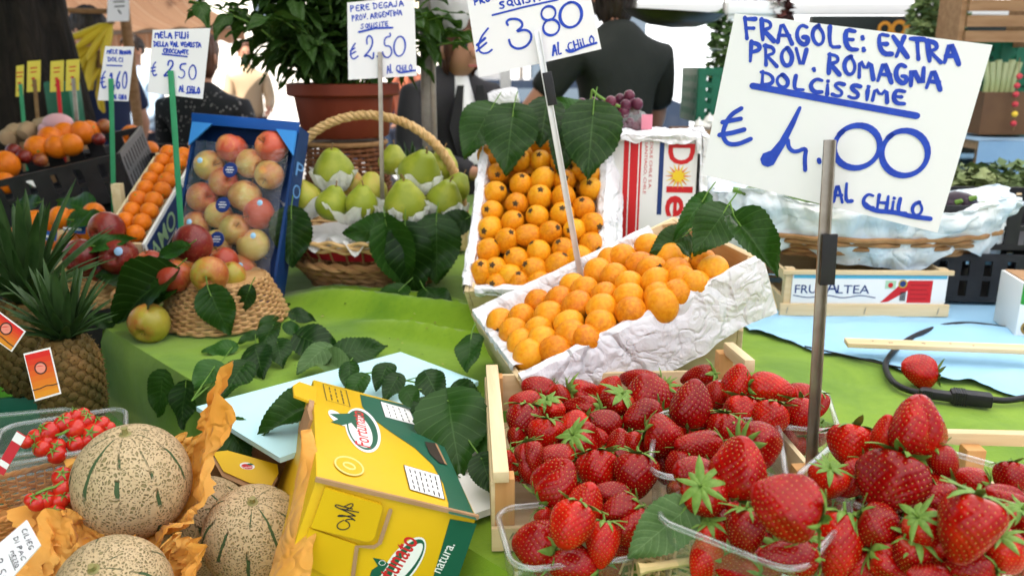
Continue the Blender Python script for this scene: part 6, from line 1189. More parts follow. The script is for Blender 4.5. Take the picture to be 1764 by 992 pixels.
fz.poly(rc(.036, -.036, .056, -.020), MFt, .0005, 4).lathe([(0, .0008), (.005, .0008)], 14, MFt @ TR(.046, -.029, 0), 2).lathe([(0, .0008), (.0085, .0008)], 18, MFt @ TR(.069, -.026, 0), 5).lathe([(0, .0010), (.006, .0010)], 18, MFt @ TR(.069, -.026, 0), 0)
for i in range(9): fz.poly(rc(.066 + .0013 * i, -.060, .0666 + .0013 * i + .0005 * (i % 2), -.042), MFt, .0007, 6)
for i in range(4): fz.poly(rc(.084, -.030 - .009 * i, .120 - .004 * (i % 2), -.0275 - .009 * i), MFt, .0007, 7)
part(fz, 'printing', [m_nv, m_lb, m_red_print, m_white_print, plain('pale green print', (.4, .6, .4)), plain('gold print', (.5, .35, .05)), m_black_ink, plain('dark red print', (.38, .01, .015))], fc, local=True, smooth=False)
stp = MB()
for x in (-.15, .0, .14): stp.tube([(x, -.1560, -.086), (x + .002, -.1562, -.073)], .0007, 5)
part(stp, 'staple', m_steel, fc, local=True)
# paper lined basket on top
MB_ = Vector((.735, 1.70, TZ + .108)); bk = thing('vegetable_basket', 'shallow wicker basket of green vegetables lined with white and bluish paper', 'basket', MB_)
wv2 = MB()
for r in range(5): wv2.tube([((.236 + .012 * r + .004 * math.sin(20 * a + 3.14 * (r % 2))) * math.cos(a), (.15 + .008 * r + .004 * math.sin(20 * a + 3.14 * (r % 2))) * math.sin(a), .006 + .010 * r) for a in (2 * math.pi * k / 160 for k in range(160))], .0055, 6, 0, None, True)
wv2.grid(lambda u, v: (.26 * v * math.cos(2 * math.pi * u), .148 * v * math.sin(2 * math.pi * u), .004), 40, 2, cu=True); part(wv2, 'woven_wall', m_wick_b, bk, local=True)
def bpaper(u, v):
    a = 2 * math.pi * u; kx, ky = (.282 + .035 * math.sin(v * 3.1)), (.158 + .03 * math.sin(v * 3.1)); low = -.002 + .016 * math.sin(5 * a) + .010 * math.sin(11 * a + 1)
    top = .112 + .010 * math.sin(7 * a) + .012 * nz(math.cos(a) * 2, math.sin(a) * 2) + .018 * max(0, -math.cos(a)); z = low + (top - low) * math.sin(min(1, v * 1.4) * 1.57) if v < .72 else top - (v - .72) * .12
    sh = 1 if v < .72 else 1 - (v - .72) * .55; w_ = .014 * fbm(math.cos(a) * 6, math.sin(a) * 6, v * 5) + .004 * math.sin(37 * a + v * 6); return ((kx * sh + w_) * math.cos(a), (ky * sh + w_) * math.sin(a), z + .006 * fbm(a * 4, v * 6))
solo(MB().grid(bpaper, 160, 30, cu=True), 'paper_lining', m_paper_blue, 'crumpled white and bluish paper spilling over the vegetable basket rim', 'paper', MB_)
m_zuc = plain('dark green vegetable skin', (.04, .09, .015), (.10, .17, .03), 10, .45, stretch=(1, 1, 1))
for k, (x0, y0, x1, y1, lb) in enumerate(((1278, 330, 1385, 352, 'green courgette lying highest behind the left half of the big card'), (1285, 345, 1392, 362, 'green courgette lying below the highest one'), (1262, 342, 1330, 352, 'short courgette at the left end of the paper lined basket'), (1330, 338, 1420, 350, 'courgette running behind the steel stake'), (1480, 345, 1570, 362, 'courgette behind the lower edge of the big card'))):
    a, b = AY(x0, y0, 1.62 + .02 * (k % 3)), AY(x1, y1, 1.60 + .02 * (k % 2)); t = thing('courgette', lb, 'vegetable', a, 'courgettes in the paper lined basket'); part(MB().tube([a, a.lerp(b, .1), a.lerp(b, .5) + Vector((0, 0, .005)), a.lerp(b, .9), b], [.006, .014, .0155, .0145, .007], 12), 'skin', m_zuc, t); part(MB().tube([a, a + (a - b).normalized() * .018], [.007, .006], 7), 'stalk', m_stem, t)
m_aub = plain('dark purple skin', (.012, .006, .012), (.03, .012, .025), 14, .3)
for k, (x, y, lb) in enumerate(((1628, 352, 'dark aubergine nearest the edge of the big card'), (1652, 346, 'dark aubergine at the back of the dark pile'), (1668, 356, 'dark aubergine at the right of the dark pile'), (1645, 362, 'dark aubergine lowest in the dark pile'))):
    p = AY(x, y, 1.66); t = thing('aubergine', lb, 'vegetable', p, 'aubergines at the right end of the basket'); part(MB().lathe([(0, -.035), (.014, -.03), (.020, -.01), (.017, .015), (.010, .032), (0, .036)], 14, along((rnd(-1, 1), rnd(-.5, .5), rnd(-.3, .4)), p)), 'skin', m_aub, t); part(MB().tube([p + Vector((.012, -.018, .006)), p + Vector((.02, -.026, .012))], [.006, .004], 6), 'stalk', m_stem, t)
# wooden strip, cable, carton
a, b = AZ(1457, 590, TZ + .030), AZ(1800, 603, TZ + .034); d = (b - a).normalized(); Mw = frame(d, Vector((0, 0, 1)).cross(d).normalized(), d.cross(Vector((0, 0, 1)).cross(d).normalized()), (a + b) / 2)
ws = thing('wooden_strip', 'thin pale wooden strip with nail holes lying across the blue cloth', 'strip', Mw); part(MB().box(((b - a).length, .030, .008), I4, 0, .001), 'board', m_wood, ws, local=True)
nh = MB()
for x in (-.20, -.155, -.148, -.06, -.055, .02, .08): nh.lathe([(0, .0042), (.0018, .0041)], 8, TR((b - a).length * x * 1.8, .004 * math.sin(x * 50), .0002))
part(nh, 'nail_hole', m_black_ink, ws, local=True)
ZC = lambda p, z=TZ + .010: AZ(1200 + p[0] * .4234, 300 + p[1] * .4234, z)
m_cab = plain('black cable rubber', (.012, .012, .014), None, rough=.45)
cp = [ZC(p) for p in chaikin([(1420, 660), (1210, 618), (1050, 605), (920, 640), (830, 690), (770, 755), (768, 800), (800, 850), (860, 880), (930, 892)], 3)]; cp2 = [ZC(p) for p in chaikin([(1190, 915), (1260, 922), (1340, 908), (1480, 880)], 3)]
cab = thing('power_cable', 'black power cable with an inline connector looping over the green cloth', 'cable', ZC((900, 750)))
part(MB().tube(cp, .0048, 10), 'cord', m_cab, cab); part(MB().tube(cp2, .0048, 10), 'cord', m_cab, cab); part(MB().tube([ZC(p, TZ + .008) for p in chaikin([(440, 700), (600, 735), (760, 772), (850, 790)], 2)], .0016, 6), 'thin_wire', m_cab, cab)
for q0, q1, w_, nm in (((905, 888), (1040, 905), .016, 'plug'), ((1030, 900), (1202, 920), .022, 'socket')):
    a, b = ZC(q0, TZ + .014), ZC(q1, TZ + .014); d = (b - a); x = d.normalized(); y = Vector((0, 0, 1)).cross(x).normalized(); m = MB().box((d.length, w_, w_ * .85), frame(x, y, x.cross(y), (a + b) / 2), 0, .004)
    for k in range(5): m.box((.0025, w_ * 1.06, w_ * .9), frame(x, y, x.cross(y), a.lerp(b, .12 + .06 * k)), 0, .001)
    part(m, nm, m_cab, cab)
MGc = TR(*AZ(1765, 590, TZ + .008)) @ RZ(-10) @ TR(.02, 0, 0); gcb = thing('green_carton', 'small white and green carton at the right edge on the blue cloth', 'carton', MGc @ TR(.04, .06, 0)); Mx = MGc @ TR(.045, .08, .05); W[gcb] = gcb.matrix_world.copy()
W[gcb] = MGc @ TR(.04, .06, 0); part(MB().box((.14, .10, .10), Mx, 0, .002), 'body', m_white_print, gcb)
Mf = Mx @ frame((1, 0, 0), (0, 0, 1), (0, -1, 0), (0, -.0503, 0)); m_gp = plain('bright green print', (.03, .30, .04))
part(MB().poly([(-.070, .049), (-.070, .012), (-.03, .002), (.02, .0), (.07, .008), (.07, .049)], Mf, .0003, 0).text('VALEN', Mf @ TR(-.05, .018, 0), .012, .05, 1, .0006).lathe([(0, .0006), (.013, .0006)], 20, Mf @ TR(-.05, -.032, 0), 2).lathe([(0, .0009), (.009, .0009)], 20, Mf @ TR(-.05, -.032, 0), 3).text('B', Mf @ TR(-.02, -.03, 0), .026, .022, 4, .0006), 'printing', [m_gp, m_white_print, plain('brown gold print', (.3, .18, .04)), m_black_ink, m_nv], gcb, smooth=False)
part(MB().box((.13, .09, .002), Mx @ TR(0, 0, .0512), 0, .0004), 'top_flap', m_cardboard, gcb)
bc = AY(1760, 520, 1.62); 
def plastic_crate(label, c, w_, l_, h, mat, rz=0, cells=(7, 3), hole=.6):
    M = TR(*c) @ RZ(rz); t = thing('plastic_crate', label, 'crate', M); part(MB().box((w_, l_, .006), TR(0, 0, .004)), 'base', mat, t, local=True, smooth=False)
    for rot, a, b, nm in ((0, w_, l_, 'wall'), (180, w_, l_, 'wall'), (90, l_, w_, 'wall'), (270, l_, w_, 'wall')):
        m = MB(); nx, nzc = cells; F_ = RZ(rot) @ TR(0, -b / 2, 0); m.box((a, .008, h * .14), F_ @ TR(0, 0, h * .93)); m.box((a, .007, h * .12), F_ @ TR(0, 0, h * .07))
        for k in range(nx + 1): m.box((a / nx * (1 - hole), .006, h * .76), F_ @ TR(-a / 2 + a / nx * (1 - hole) / 2 + (a - a / nx * (1 - hole)) * k / nx, 0, h * .5))
        for k in range(1, nzc): m.box((a, .005, h * .10), F_ @ TR(0, 0, h * (.12 + .76 * k / nzc)))
        part(m, nm, mat, t, local=True, smooth=False)
    return t
plastic_crate('black plastic crate lying low behind the small green carton', (1.06, 1.72, TZ + .012), .42, .28, .10, m_black_plastic, -6, (9, 2), .4)
plastic_crate('upper black plastic crate stacked behind the small green carton', (1.08, 1.74, TZ + .116), .40, .27, .09, m_black_plastic, -4, (9, 2), .4)
# carton with red stripe beside the steep crate, tissue over it, grapes on top
MDo = TR(AY(1112, 330, 1.66).x, 1.665, 1.115) @ RZ(-8); db = thing('fruit_carton', 'white carton with red stripe and DOLE lettering behind the steep loquat crate', 'carton', MDo); part(MB().box((.19, .17, .34), I4, 0, .003), 'body', plain('white carton', (.72, .70, .68), (.76, .74, .72), 8, .6), db, local=True)
Md = frame((1, 0, 0), (0, 0, 1), (0, -1, 0), (0, -.0853, 0)); dm = MB()
dm.poly(rc(-.046, -.17, -.012, .169), Md, .0002, 0).poly(rc(-.036, -.17, -.034, .169), Md, .0004, 1).poly(rc(-.018, -.17, -.016, .169), Md, .0004, 1).poly(rc(.022, .02, .031, .165), Md, .0003, 2)
MR = Md @ TR(.040, .158, 0) @ RZ(-90); dm.text('D', MR, .048, .040, 0, .0004, 0, .02).text('le', MR @ TR(.082, 0, 0), .048, .060, 0, .0004, 0, .02)
cS = MR @ TR(.062, .020, 0); dm.lathe([(0, .0008), (.010, .0008)], 20, cS, 3)
for k in range(16): a = k * 22.5; dm.poly([(.010, -.0022), (.026, 0), (.010, .0022)], cS @ RZ(a), .0006, 3 if k % 2 else 4)
for k in range(2): dm.text(('SANTIAGO, CHILE', 'DOLE CHILE S.A.')[k], Md @ TR(-.006 + .010 * k, .16, 0) @ RZ(-90), .0055, .10 - .01 * k, 0, .0004)
dm.poly(rc(-.088, .09, -.082, .13), Md, .0004, 5).poly(rc(-.088, -.02, -.080, .03), Md, .0004, 5)
part(dm, 'printing', [m_red_print, m_white_print, m_nv, plain('sun yellow print', (.8, .55, .03)), plain('sun orange print', (.75, .25, .03)), plain('dark slot', (.04, .03, .03))], db, local=True, smooth=False)
def drape(u, v):
    x = -.10 + .215 * u; L = .17 + .12 * (1 if u > .9 else .25 + .3 * nz(u * 5, 2)); s = v * (.17 + .03 + .06 * (u > .93)); 
    if s < .17: p = Vector((x, .085 - s, .1745))
    else: p = Vector((x, -.088 - .004, .1745 - (s - .17) * (.35 + .5 * abs(nz(u * 4, 1)) + .9 * (u > .88))))
    return MDo @ (p + Vector((.004 * nz(u * 9, v * 9), -.006 * abs(fbm(u * 7, v * 7)), .006 * fbm(u * 6, v * 6))))
solo(MB().grid(drape, 50, 36), 'tissue_sheet', m_paper, 'white tissue draped over the top of the white carton with the red stripe', 'paper', MDo.translation, local=False)
solo(MB().grid(lambda u, v: MDo @ Vector((.100 + .012 * math.sin(u * 7) + .010 * v * nz(u * 4, v * 3), -.09 + .18 * u, .178 - .27 * v - .01 * math.sin(u * 9) * v)), 30, 30), 'tissue_sheet', m_paper, 'white tissue hanging down the right side of the white carton with the red stripe', 'paper', MDo.translation, local=False)
m_gr = fruit('red grape skin', [(.2, (.06, .012, .03)), (.6, (.12, .022, .045)), (.9, (.20, .05, .06))], 4, .25, None, 0)
gpos = [(1002, 180), (1022, 178), (1040, 184), (1052, 176), (1060, 188), (1068, 172), (1078, 182), (1086, 176), (1094, 188), (1075, 194), (1046, 195), (1030, 190), (1098, 180), (1015, 188), (1112, 208), (1108, 218), (1084, 166)]
gt = thing('grape_bunch', 'bunch of dark red grapes lying behind the steep loquat crate', 'grapes', AY(1060, 185, 1.72)); gm = MB().lathe([(0 if i in (0, 12) else math.sin(i / 12 * math.pi), -math.cos(i / 12 * math.pi)) for i in range(13)], 16).mesh('grape', [m_gr], True, None, 0)
for k, (x, y) in enumerate(gpos): o = bpy.data.objects.new('grape', gm); sc.collection.objects.link(o); o.parent = gt; o.matrix_local = W[gt].inverted() @ TR(*AY(x, y, 1.70 + .02 * (k % 3))) @ SC(.0118, .0118, .0128)
part(MB().tube([AY(1020, 155, 1.71), AY(1030, 165, 1.70), AY(1050, 178, 1.70), AY(1075, 186, 1.70)], .003, 6).tube([AY(1018, 172, 1.71), AY(1020, 155, 1.71)], .0025, 6), 'stalk', m_stem, gt)
M_ = MDo @ TR(-.02, .0, .176); tray_ = thing('clear_bag', 'small clear bag of dark grapes with pink label on the white carton', 'bag', AY(1090, 214, 1.70)); cb_ = AY(1090, 214, 1.70)
part(MB().grid(lambda u, v: cb_ + Vector((.036 * math.cos(6.283 * u) * math.sin(3.1416 * (.04 + .92 * v)) * (1 + .12 * nz(u * 5, v * 5)), .03 * math.sin(6.283 * u) * math.sin(3.1416 * (.04 + .92 * v)), .028 * -math.cos(3.1416 * v) + .003 * nz(u * 9, v * 9))), 30, 14, cu=True), 'film', m_film, tray_); part(MB().box((.022, .002, .030), TR(cb_.x + .024, cb_.y - .03, cb_.z + .006), 0, .0005), 'label_card', plain('pink card', (.65, .22, .28)), tray_)
for k in range(4): o = bpy.data.objects.new('grape', gm); sc.collection.objects.link(o); o.parent = tray_; o.matrix_local = W[tray_].inverted() @ TR(cb_.x - .018 + .012 * k, cb_.y, cb_.z - .006 + .008 * (k % 2)) @ SC(.011)
# ---------------------------------------------------------------- potted herb on its upturned basket
PC = Vector((AY(597, 250, 2.2).x, 2.2, 0)); pz = AY(597, 236, 2.2).z
bt = thing('pedestal_basket', 'red brown wicker basket carrying the terracotta pot', 'basket', (PC.x, PC.y, TZ + .008)); b = MB(); pf = [(.122, .004), (.112, .12), (.100, pz - TZ - .02)]; weave(b, pf, 26, .0046, 30, .004, 150); stakes(b, pf, 30, .003); b.lathe([(0, pz - TZ - .02), (.10, pz - TZ - .02)], 30); part(b, 'woven_wall', m_wick_r, bt, local=True); part(MB().tube([(.104 * math.cos(a), .104 * math.sin(a), pz - TZ - .022) for a in (R(6 * k) for k in range(60))], .007, 8, 0, None, True), 'rim', m_wick_b, bt, local=True)
hp_ = thing('potted_herb', 'large bushy green herb in a terracotta pot behind the pear basket', 'potted plant', (PC.x, PC.y, pz))
part(MB().lathe([(0, .002), (.108, .002), (.114, .008), (.128, .105), (.142, .108), (.146, .112), (.146, .138), (.138, .140), (.128, .135), (0, .122)], 48), 'pot', m_terracotta, hp_, local=True)
part(MB().lathe([(0, .127), (.127, .127)], 24), 'soil', plain('dark soil', (.02, .014, .01)), hp_, local=True)
lm_ = [leaf_mb(.44, .35, .10, s, .0, .0, .75) for s in (1, 2, 3)]; st_ = MB(); fo = MB(); fo.uv = []
for k in range(96):
    a = rnd(0, 6.28); sp__ = abs(random.gauss(0, .55)); r0 = .10 * min(1, sp__ + .2); top = Vector((math.cos(a) * (.06 + .36 * min(1.05, sp__)) , math.sin(a) * (.05 + .22 * min(1.05, sp__)), .16 + rnd(.05, .50) * (1.05 - .42 * min(1, sp__)))); base = Vector((math.cos(a) * r0 * .6, math.sin(a) * r0 * .6, .12)); mid = base.lerp(top, .5) + Vector((0, 0, .05)); pts = [base, base.lerp(mid, .6) + Vector((0, 0, .01)), mid, mid.lerp(top, .55) + Vector((0, 0, .006)), top]; st_.tube(pts, [.0032, .003, .0026, .002, .0015], 5)
    for j in range(11):
        f = .22 + .78 * j / 10; i = min(3, int(f * 4)); q = pts[i].lerp(pts[i + 1], f * 4 - i); an = j * 2.3 + k; L = rnd(.06, .115) * (1.1 - .25 * f); out = Vector((math.cos(an), math.sin(an), rnd(-.75, .40) + .25 * f)).normalized(); Mx = leaf_M(q, q + out * L, Vector((rnd(-.3, .3), rnd(-.3, .3), 1))); lb_ = lm_[(j + k) % 3]; fo.add(lb_.v, lb_.f, 0, Mx); fo.uv += lb_.uv
part(st_, 'stem', m_stem, hp_, local=True); part(fo, 'foliage', m_sage, hp_, local=True, sharp=0)
# ---------------------------------------------------------------- pole and hanging bag
tp_ = thing('awning_pole', 'grey steel awning pole rising behind the pear basket', 'pole', (AY(735, 150, 2.35).x, 2.35, 0)); part(MB().box((.030, .030, 2.8), TR(0, 0, 1.4), 0, .003), 'post', plain('grey steel', (.24, .22, .20), (.32, .30, .27), 30, .4, Metallic=.6), tp_, local=True); part(MB().box((.014, .012, 2.7), TR(.020, -.012, 1.4), 0, .002), 'guide_rail', m_steel, tp_, local=True); part(MB().box((.12, .12, .012), TR(0, 0, .0065), 0, .002), 'foot_plate', m_steel, tp_, local=True)
bgp = AY(777, 26, 2.3); hb = thing('plastic_bag', 'white plastic bag hanging from the pole beside the woman', 'bag', bgp)
part(MB().grid(lambda u, v: bgp + Vector(((.050 + .012 * v) * math.cos(6.283 * u) * (math.sin(3.14159 * min(1, .14 + v * .86)) ** .35 if v < .99 else .01) + .006 * nz(u * 6, v * 6), .035 * math.sin(6.283 * u) * (math.sin(3.14159 * min(1, .14 + v * .86)) ** .35 if v < .99 else .01) + .008 * fbm(u * 7, v * 3), .13 - .175 * v)), 50, 24, cu=True), 'film', Mat('white bag plastic', (.72, .70, .70), .45).translucent((.75, .73, .72), .3).m, hb); part(MB().tube([bgp + Vector((-.01, 0, .125)), bgp + Vector((-.05, 0, .2)), Vector((AY(735, 150, 2.35).x + .02, 2.34, bgp.z + .22))], .003, 5), 'handle', m_white_print, hb)
# small pineapple crown and green lettuce behind the pear basket
pineapple((AY(700, 260, 2.1).x, 2.1, TZ + .10), .05, .09, .09, (.2, -.1, 1), 'small dark pineapple behind the pear basket next to the pole', 9)
sx = crate('low crate under the small pineapple behind the pears', TR(AY(690, 300, 2.1).x, 2.16, TZ + .10) @ RZ(3), .34, .2, .09, name='support_crate')
# ---------------------------------------------------------------- people
m_skin = fruit('skin', [(.3, (.42, .20, .12)), (.7, (.52, .27, .17))], 3, .5, None, 0)
def skin_mesh(pts, edges, name, root=0, lev=2):
    me = bpy.data.meshes.new(name); me.from_pydata([p[0] for p in pts], edges, []); o = bpy.data.objects.new(name, me); sc.collection.objects.link(o)
    md = o.modifiers.new('skin', 'SKIN'); md.use_smooth_shade = True; md.branch_smoothing = .4
    for i, p in enumerate(pts): v = me.skin_vertices[0].data[i]; v.radius = p[1] if isinstance(p[1], tuple) else (p[1], p[1]); v.use_root = (i == root)
    sb = o.modifiers.new('sub', 'SUBSURF'); sb.levels = sb.render_levels = lev
    dg = bpy.context.evaluated_depsgraph_get(); r = bpy.data.meshes.new_from_object(o.evaluated_get(dg)); bpy.data.objects.remove(o); bpy.data.meshes.remove(me); return r
def finger_chain(wr, d, up, ln): return [wr + d * (ln * .5), wr + d * (ln * .8) - up * (ln * .10), wr + d * ln - up * (ln * .28)]
def person(label, M, H, armL, armR, top_mat, leg_mat, hair_mat, head_turn=0, head_tilt=(0, 0, 0), hair='short', sleeve=.5, build=1.0, collar=None, coat=False, hair_h=1.0, hunch=(0, 0)):
    """local frame: +x the person's left... seen from behind = viewer's left when facing +y; z up; arms given as shoulder-relative joint lists (elbow, wrist)"""
    t = thing('person', label, 'person', M); k = H / 1.75; V_ = lambda x, y, z: Vector((x * k, y * k, z * k)); P = []; Ed = []
    def ad(p, r, to=None): P.append((tuple(p), tuple(x * k for x in r) if isinstance(r, tuple) else r * k)); i = len(P) - 1; (Ed.append((to, i)) if to is not None else None); return i
    pel = ad(V_(0, 0, .95), (.155 * build, .11)); wa = ad(V_(0, 0, 1.10), (.135 * build, .10), pel); ch = ad(V_(0, 0, 1.28), (.155 * build, .105), wa); up_ = ad(V_(0, 0, 1.40), (.13 * build, .085), ch); nk = ad(V_(0, .005, 1.49), .052, up_); hy, hz = hunch; n2 = ad(V_(0, .015 + hy * .6, 1.545 - hz * .6), .050, nk)
    hd = ad(V_(0, .025 + hy, 1.60 - hz), (.068, .075), n2); h2 = ad(V_(0, .03 + hy, 1.66 - hz), (.074, .092), hd); h3 = ad(V_(0, .02 + hy, 1.72 - hz), (.066, .080), h2); ad(V_(0, .015 + hy, 1.755 - hz), (.035, .045), h3)
    for s in (-1, 1):
        hp = ad(V_(.085 * s, 0, .90), .085, pel); kn = ad(V_(.095 * s, .01, .50), .058, hp); an = ad(V_(.10 * s, -.01, .09), .040, kn); ad(V_(.105 * s, .09, .04), (.036, .03), an)
    shp = {}
    for s, arm in ((-1, armL), (1, armR)):
        sh = ad(V_(.185 * s * build, 0, 1.405), .058, up_); e = V_(*arm[0]); w_ = V_(*arm[1]); um = ad(P[sh][0] + (e - Vector(P[sh][0])) * .5 if False else Vector(P[sh][0]).lerp(e, .5), .047, sh); el = ad(e, .040, um); fm = ad(e.lerp(w_, .4), .037, el); wr = ad(w_, .025, fm); d = (w_ - e).normalized(); pl_ = ad(w_ + d * .045 * k, (.036, .018), wr); shp[s] = (Vector(P[sh][0]), e, w_, d)
    body = part(skin_mesh(P, Ed, 'body'), 'body', [m_skin], t, local=True, sharp=0); body.data.materials.clear(); body.data.materials.append(m_skin)
    # head details: nose, ears, eyes, and the five fingers of each hand are grown as short chains
    fd = MB(); Hc = V_(0, .03 + hy, 1.645 - hz)
    fd.lathe([(.0, .020 * k), (.010 * k, .008 * k), (.014 * k, -.012 * k), (.006 * k, -.02 * k), (0, -.021 * k)], 10, TR(*(Hc + V_(0, .092, -.015))) @ RX(-12))
    part(fd, 'nose', m_skin, t, local=True, sharp=0)
    for s in (-1, 1): fd = MB(); fd.lathe([(0, .03 * k), (.012 * k, .022 * k), (.014 * k, 0), (.009 * k, -.022 * k), (0, -.028 * k)], 10, TR(*(Hc + V_(.077 * s, -.005, -.012))) @ RZ(20 * s) @ SC(.6, 1.3, 1)); part(fd, 'ear', m_skin, t, local=True, sharp=0)
    [part(MB().lathe([(0, .011 * k), (.008 * k, .008 * k), (.011 * k, 0), (0, -.01 * k)], 10, TR(*(Hc + V_(.031 * s, .078, .012)))), 'eye', m_black_ink, t, local=True, sharp=0) for s in (-1, 1)]
    mo = MB().box((.045 * k, .008 * k, .010 * k), TR(*(Hc + V_(0, .082, -.062))), 0, .003 * k); part(mo, 'mouth', plain('lips', (.35, .10, .08)), t, local=True)
    for s in (-1, 1):
        sh, e, w_, d = shp[s]; side = d.cross(Vector((0, 0, 1))); side = side.normalized() if side.length > .1 else Vector((1, 0, 0)); up = side.cross(d).normalized(); hm = MB()
        for i, ln in enumerate((.072, .080, .075, .060)): b = w_ + d * .060 * k + side * (.024 - .016 * i) * k; c = finger_chain(b, d, up, ln * k); hm.tube([b - d * .02 * k, b, *c], [.0085 * k, .0088 * k, .008 * k, .0075 * k, .006 * k], 8)
        b = w_ + d * .02 * k + side * .025 * k * s; hm.tube([b, b + (d * .6 + side * s * .7) * .035 * k, b + (d * .9 + side * s * .4) * .06 * k - up * .01 * k], [.011 * k, .0095 * k, .007 * k], 8); part(hm, 'fingers', m_skin, t, local=True, sharp=0)
    # clothes: the same skeleton, a little larger
    g = .012; C = []; Ce = []
    def ac_(p, r, to=None): C.append((tuple(p), tuple((x + g) * k for x in r) if isinstance(r, tuple) else (r + g) * k)); i = len(C) - 1; (Ce.append((to, i)) if to is not None else None); return i
    p0 = ac_(V_(0, 0, .84 if coat else .92), (.175 * build, .125)); w0 = ac_(V_(0, 0, 1.10), (.145 * build, .112), p0); c0_ = ac_(V_(0, 0, 1.28), (.162 * build, .112), w0); u0 = ac_(V_(0, 0, 1.428), (.150 * build, .094), c0_); ac_(V_(0, .004, 1.535), .050, ac_(V_(0, .002, 1.478), (.098 * build, .080), u0))
    for s in (-1, 1):
        sh, e, w_, d = shp[s]; s0 = ac_(sh, .062, u0); ta = sh.lerp(e, min(1, sleeve * 2) * .5 if sleeve < 1 else .5); s1 = ac_(ta, .058, s0)
        if sleeve >= 1: s2 = ac_(e, .05, s1); s3 = ac_(e.lerp(w_, .5), .046, s2); ac_(e.lerp(w_, .9), .036, s3)
        else: ac_(sh.lerp(e, sleeve * 1.25), .058, s1)
    o = part(skin_mesh(C, Ce, 'top'), 'jacket' if coat else 'shirt', [top_mat], t, local=True, sharp=0); o.data.materials.clear(); o.data.materials.append(top_mat)
    L = []; Le = []
    for q in ((V_(0, 0, .98), (.158 * build, .115)),): L.append((tuple(q[0]), tuple(x * k for x in q[1])))
    for s in (-1, 1):
        for z, r, prev in ((.90, .098, 0), (.5, .075, None), (.10, .062, None)): L.append((tuple(V_(.09 * s, 0, z)), r * k)); Le.append((prev if prev is not None else len(L) - 2, len(L) - 1))
    o = part(skin_mesh(L, Le, 'trousers'), 'trousers', [leg_mat], t, local=True, sharp=0); o.data.materials.clear(); o.data.materials.append(leg_mat)
    [part(MB().box((.09 * k, .26 * k, .07 * k), TR(*V_(.103 * s, .05, .037)), 0, .02 * k), 'shoe', m_black_plastic, t, local=True) for s in (-1, 1)]
    # hair: a cap over skull and nape with uneven locks
    def hf(u, v):
        a = 2 * math.pi * u; f = v * (2.45 if hair == 'bob' else 2.2); front = max(0, math.sin(a)); f *= 1 - .58 * front ** 1.2; n = 1 + .10 * nz(math.cos(a) * 4, math.sin(a) * 4, v * 6) + .03 * math.sin(23 * a + 5 * v); rx, ry, rz = .084 * n, .105 * n, .102 * hair_h * n
        return (Hc + V_(rx * math.sin(f) * math.cos(a), -.012 + ry * math.sin(f) * math.sin(a), .03 + rz * math.cos(f) - (.05 * max(0, f - 1.3) if hair == 'bob' else 0)))
    hm = MB().grid(hf, 72, 22, cu=True); part(hm, 'hair', hair_mat, t, local=True, sharp=0); return t
def hair_m(name, a, b): m = Mat(name, a, .5); m.color(m.ramp(m.noise(40, 3, m.co('Object', (1, 1, .15))), [(.3, a), (.7, b)])).bump(m.noise(70, 2, m.co('Object', (1, 1, .12))), .6, .006); return m.m
h_dark = hair_m('dark hair', (.010, .007, .005), (.035, .022, .014)); h_brown = hair_m('brown hair', (.045, .016, .007), (.10, .04, .018))
m_blk = plain('black cotton', (.010, .013, .010), (.017, .02, .016), 5, .85, .4, 60, .004); m_coat = plain('charcoal jacket cloth', (.020, .019, .021), (.032, .030, .032), 8, .8, .3, 60, .003); m_navy = plain('navy cotton', (.008, .014, .045), (.012, .02, .06), 5, .85); m_jean = plain('dark trousers', (.015, .018, .03), (.025, .03, .045), 9, .85)
m_pat = Mat('black top with white pattern', (.02, .02, .02), .8); ck = m_pat.n('TexVoronoi'); ck.inputs['Scale'].default_value = 55; m_pat.lk(m_pat.co(), ck.inputs['Vector']); m_pat.color(m_pat.ramp(ck.outputs['Distance'], [(.16, (.30, .28, .27)), (.26, (.016, .016, .018))])); m_pat = m_pat.m
mx = AY(1066, 52, 3.3); H_ = (mx.z - 0) / 1.49 * 1.75
person('man in a black T-shirt seen from behind, one arm reaching down', TR(mx.x, 3.3, 0) @ RZ(24), H_, ((-.34, .06, 1.20), (-.40, .20, 1.06)), ((.25, .10, 1.13), (.20, .30, 1.10)), m_blk, m_jean, h_dark, hair='bob', build=.98, sleeve=.62, hunch=(.03, .02))
wx_ = AY(778, 124, 3.15); Hw = wx_.z / 1.49 * 1.75
wm = person('woman in a dark grey jacket and white blouse holding a pale packet', TR(wx_.x, 3.15, 0) @ RZ(215), Hw, ((-.24, .06, 1.16), (.02, .32, 1.14)), ((.24, .08, 1.16), (.08, .34, 1.12)), m_coat, m_jean, h_brown, hair='bob', sleeve=1, coat=True, build=.95, hunch=(.05, .07))
kw = Hw / 1.75
part(MB().grid(lambda u, v: ((u - .5) * (.13 - .09 * v) * kw, (.085 + .055 * min(1, v * 2.2) + .022 * v - .05 * (2 * u - 1) ** 2 * (1 - v)) * kw, (1.475 - .34 * v) * kw), 8, 10), 'blouse', m_white_print, wm, local=True)
lp_ = MB()
for s in (-1, 1): lp_.prism([(0, 0), (.028 * s, .0), (.06 * s, -.16), (.045 * s, -.20), (.008 * s, -.30)][::s], .006, TR(.030 * s * kw, .142 * kw, 1.44 * kw) @ RX(84) @ SC(kw))
part(lp_, 'lapel', m_coat, wm, local=True, smooth=False)
pk = AY(868, 172, 2.82); solo(MB().lathe([(0, -.05), (.030, -.05), (.036, -.03), (.036, .03), (.030, .05), (.012, .052), (.010, .046), (0, .046)], 20, RY(80)), 'paper_packet', m_paper, 'pale rolled packet held in the hands of the woman in the grey jacket', 'packet', pk)
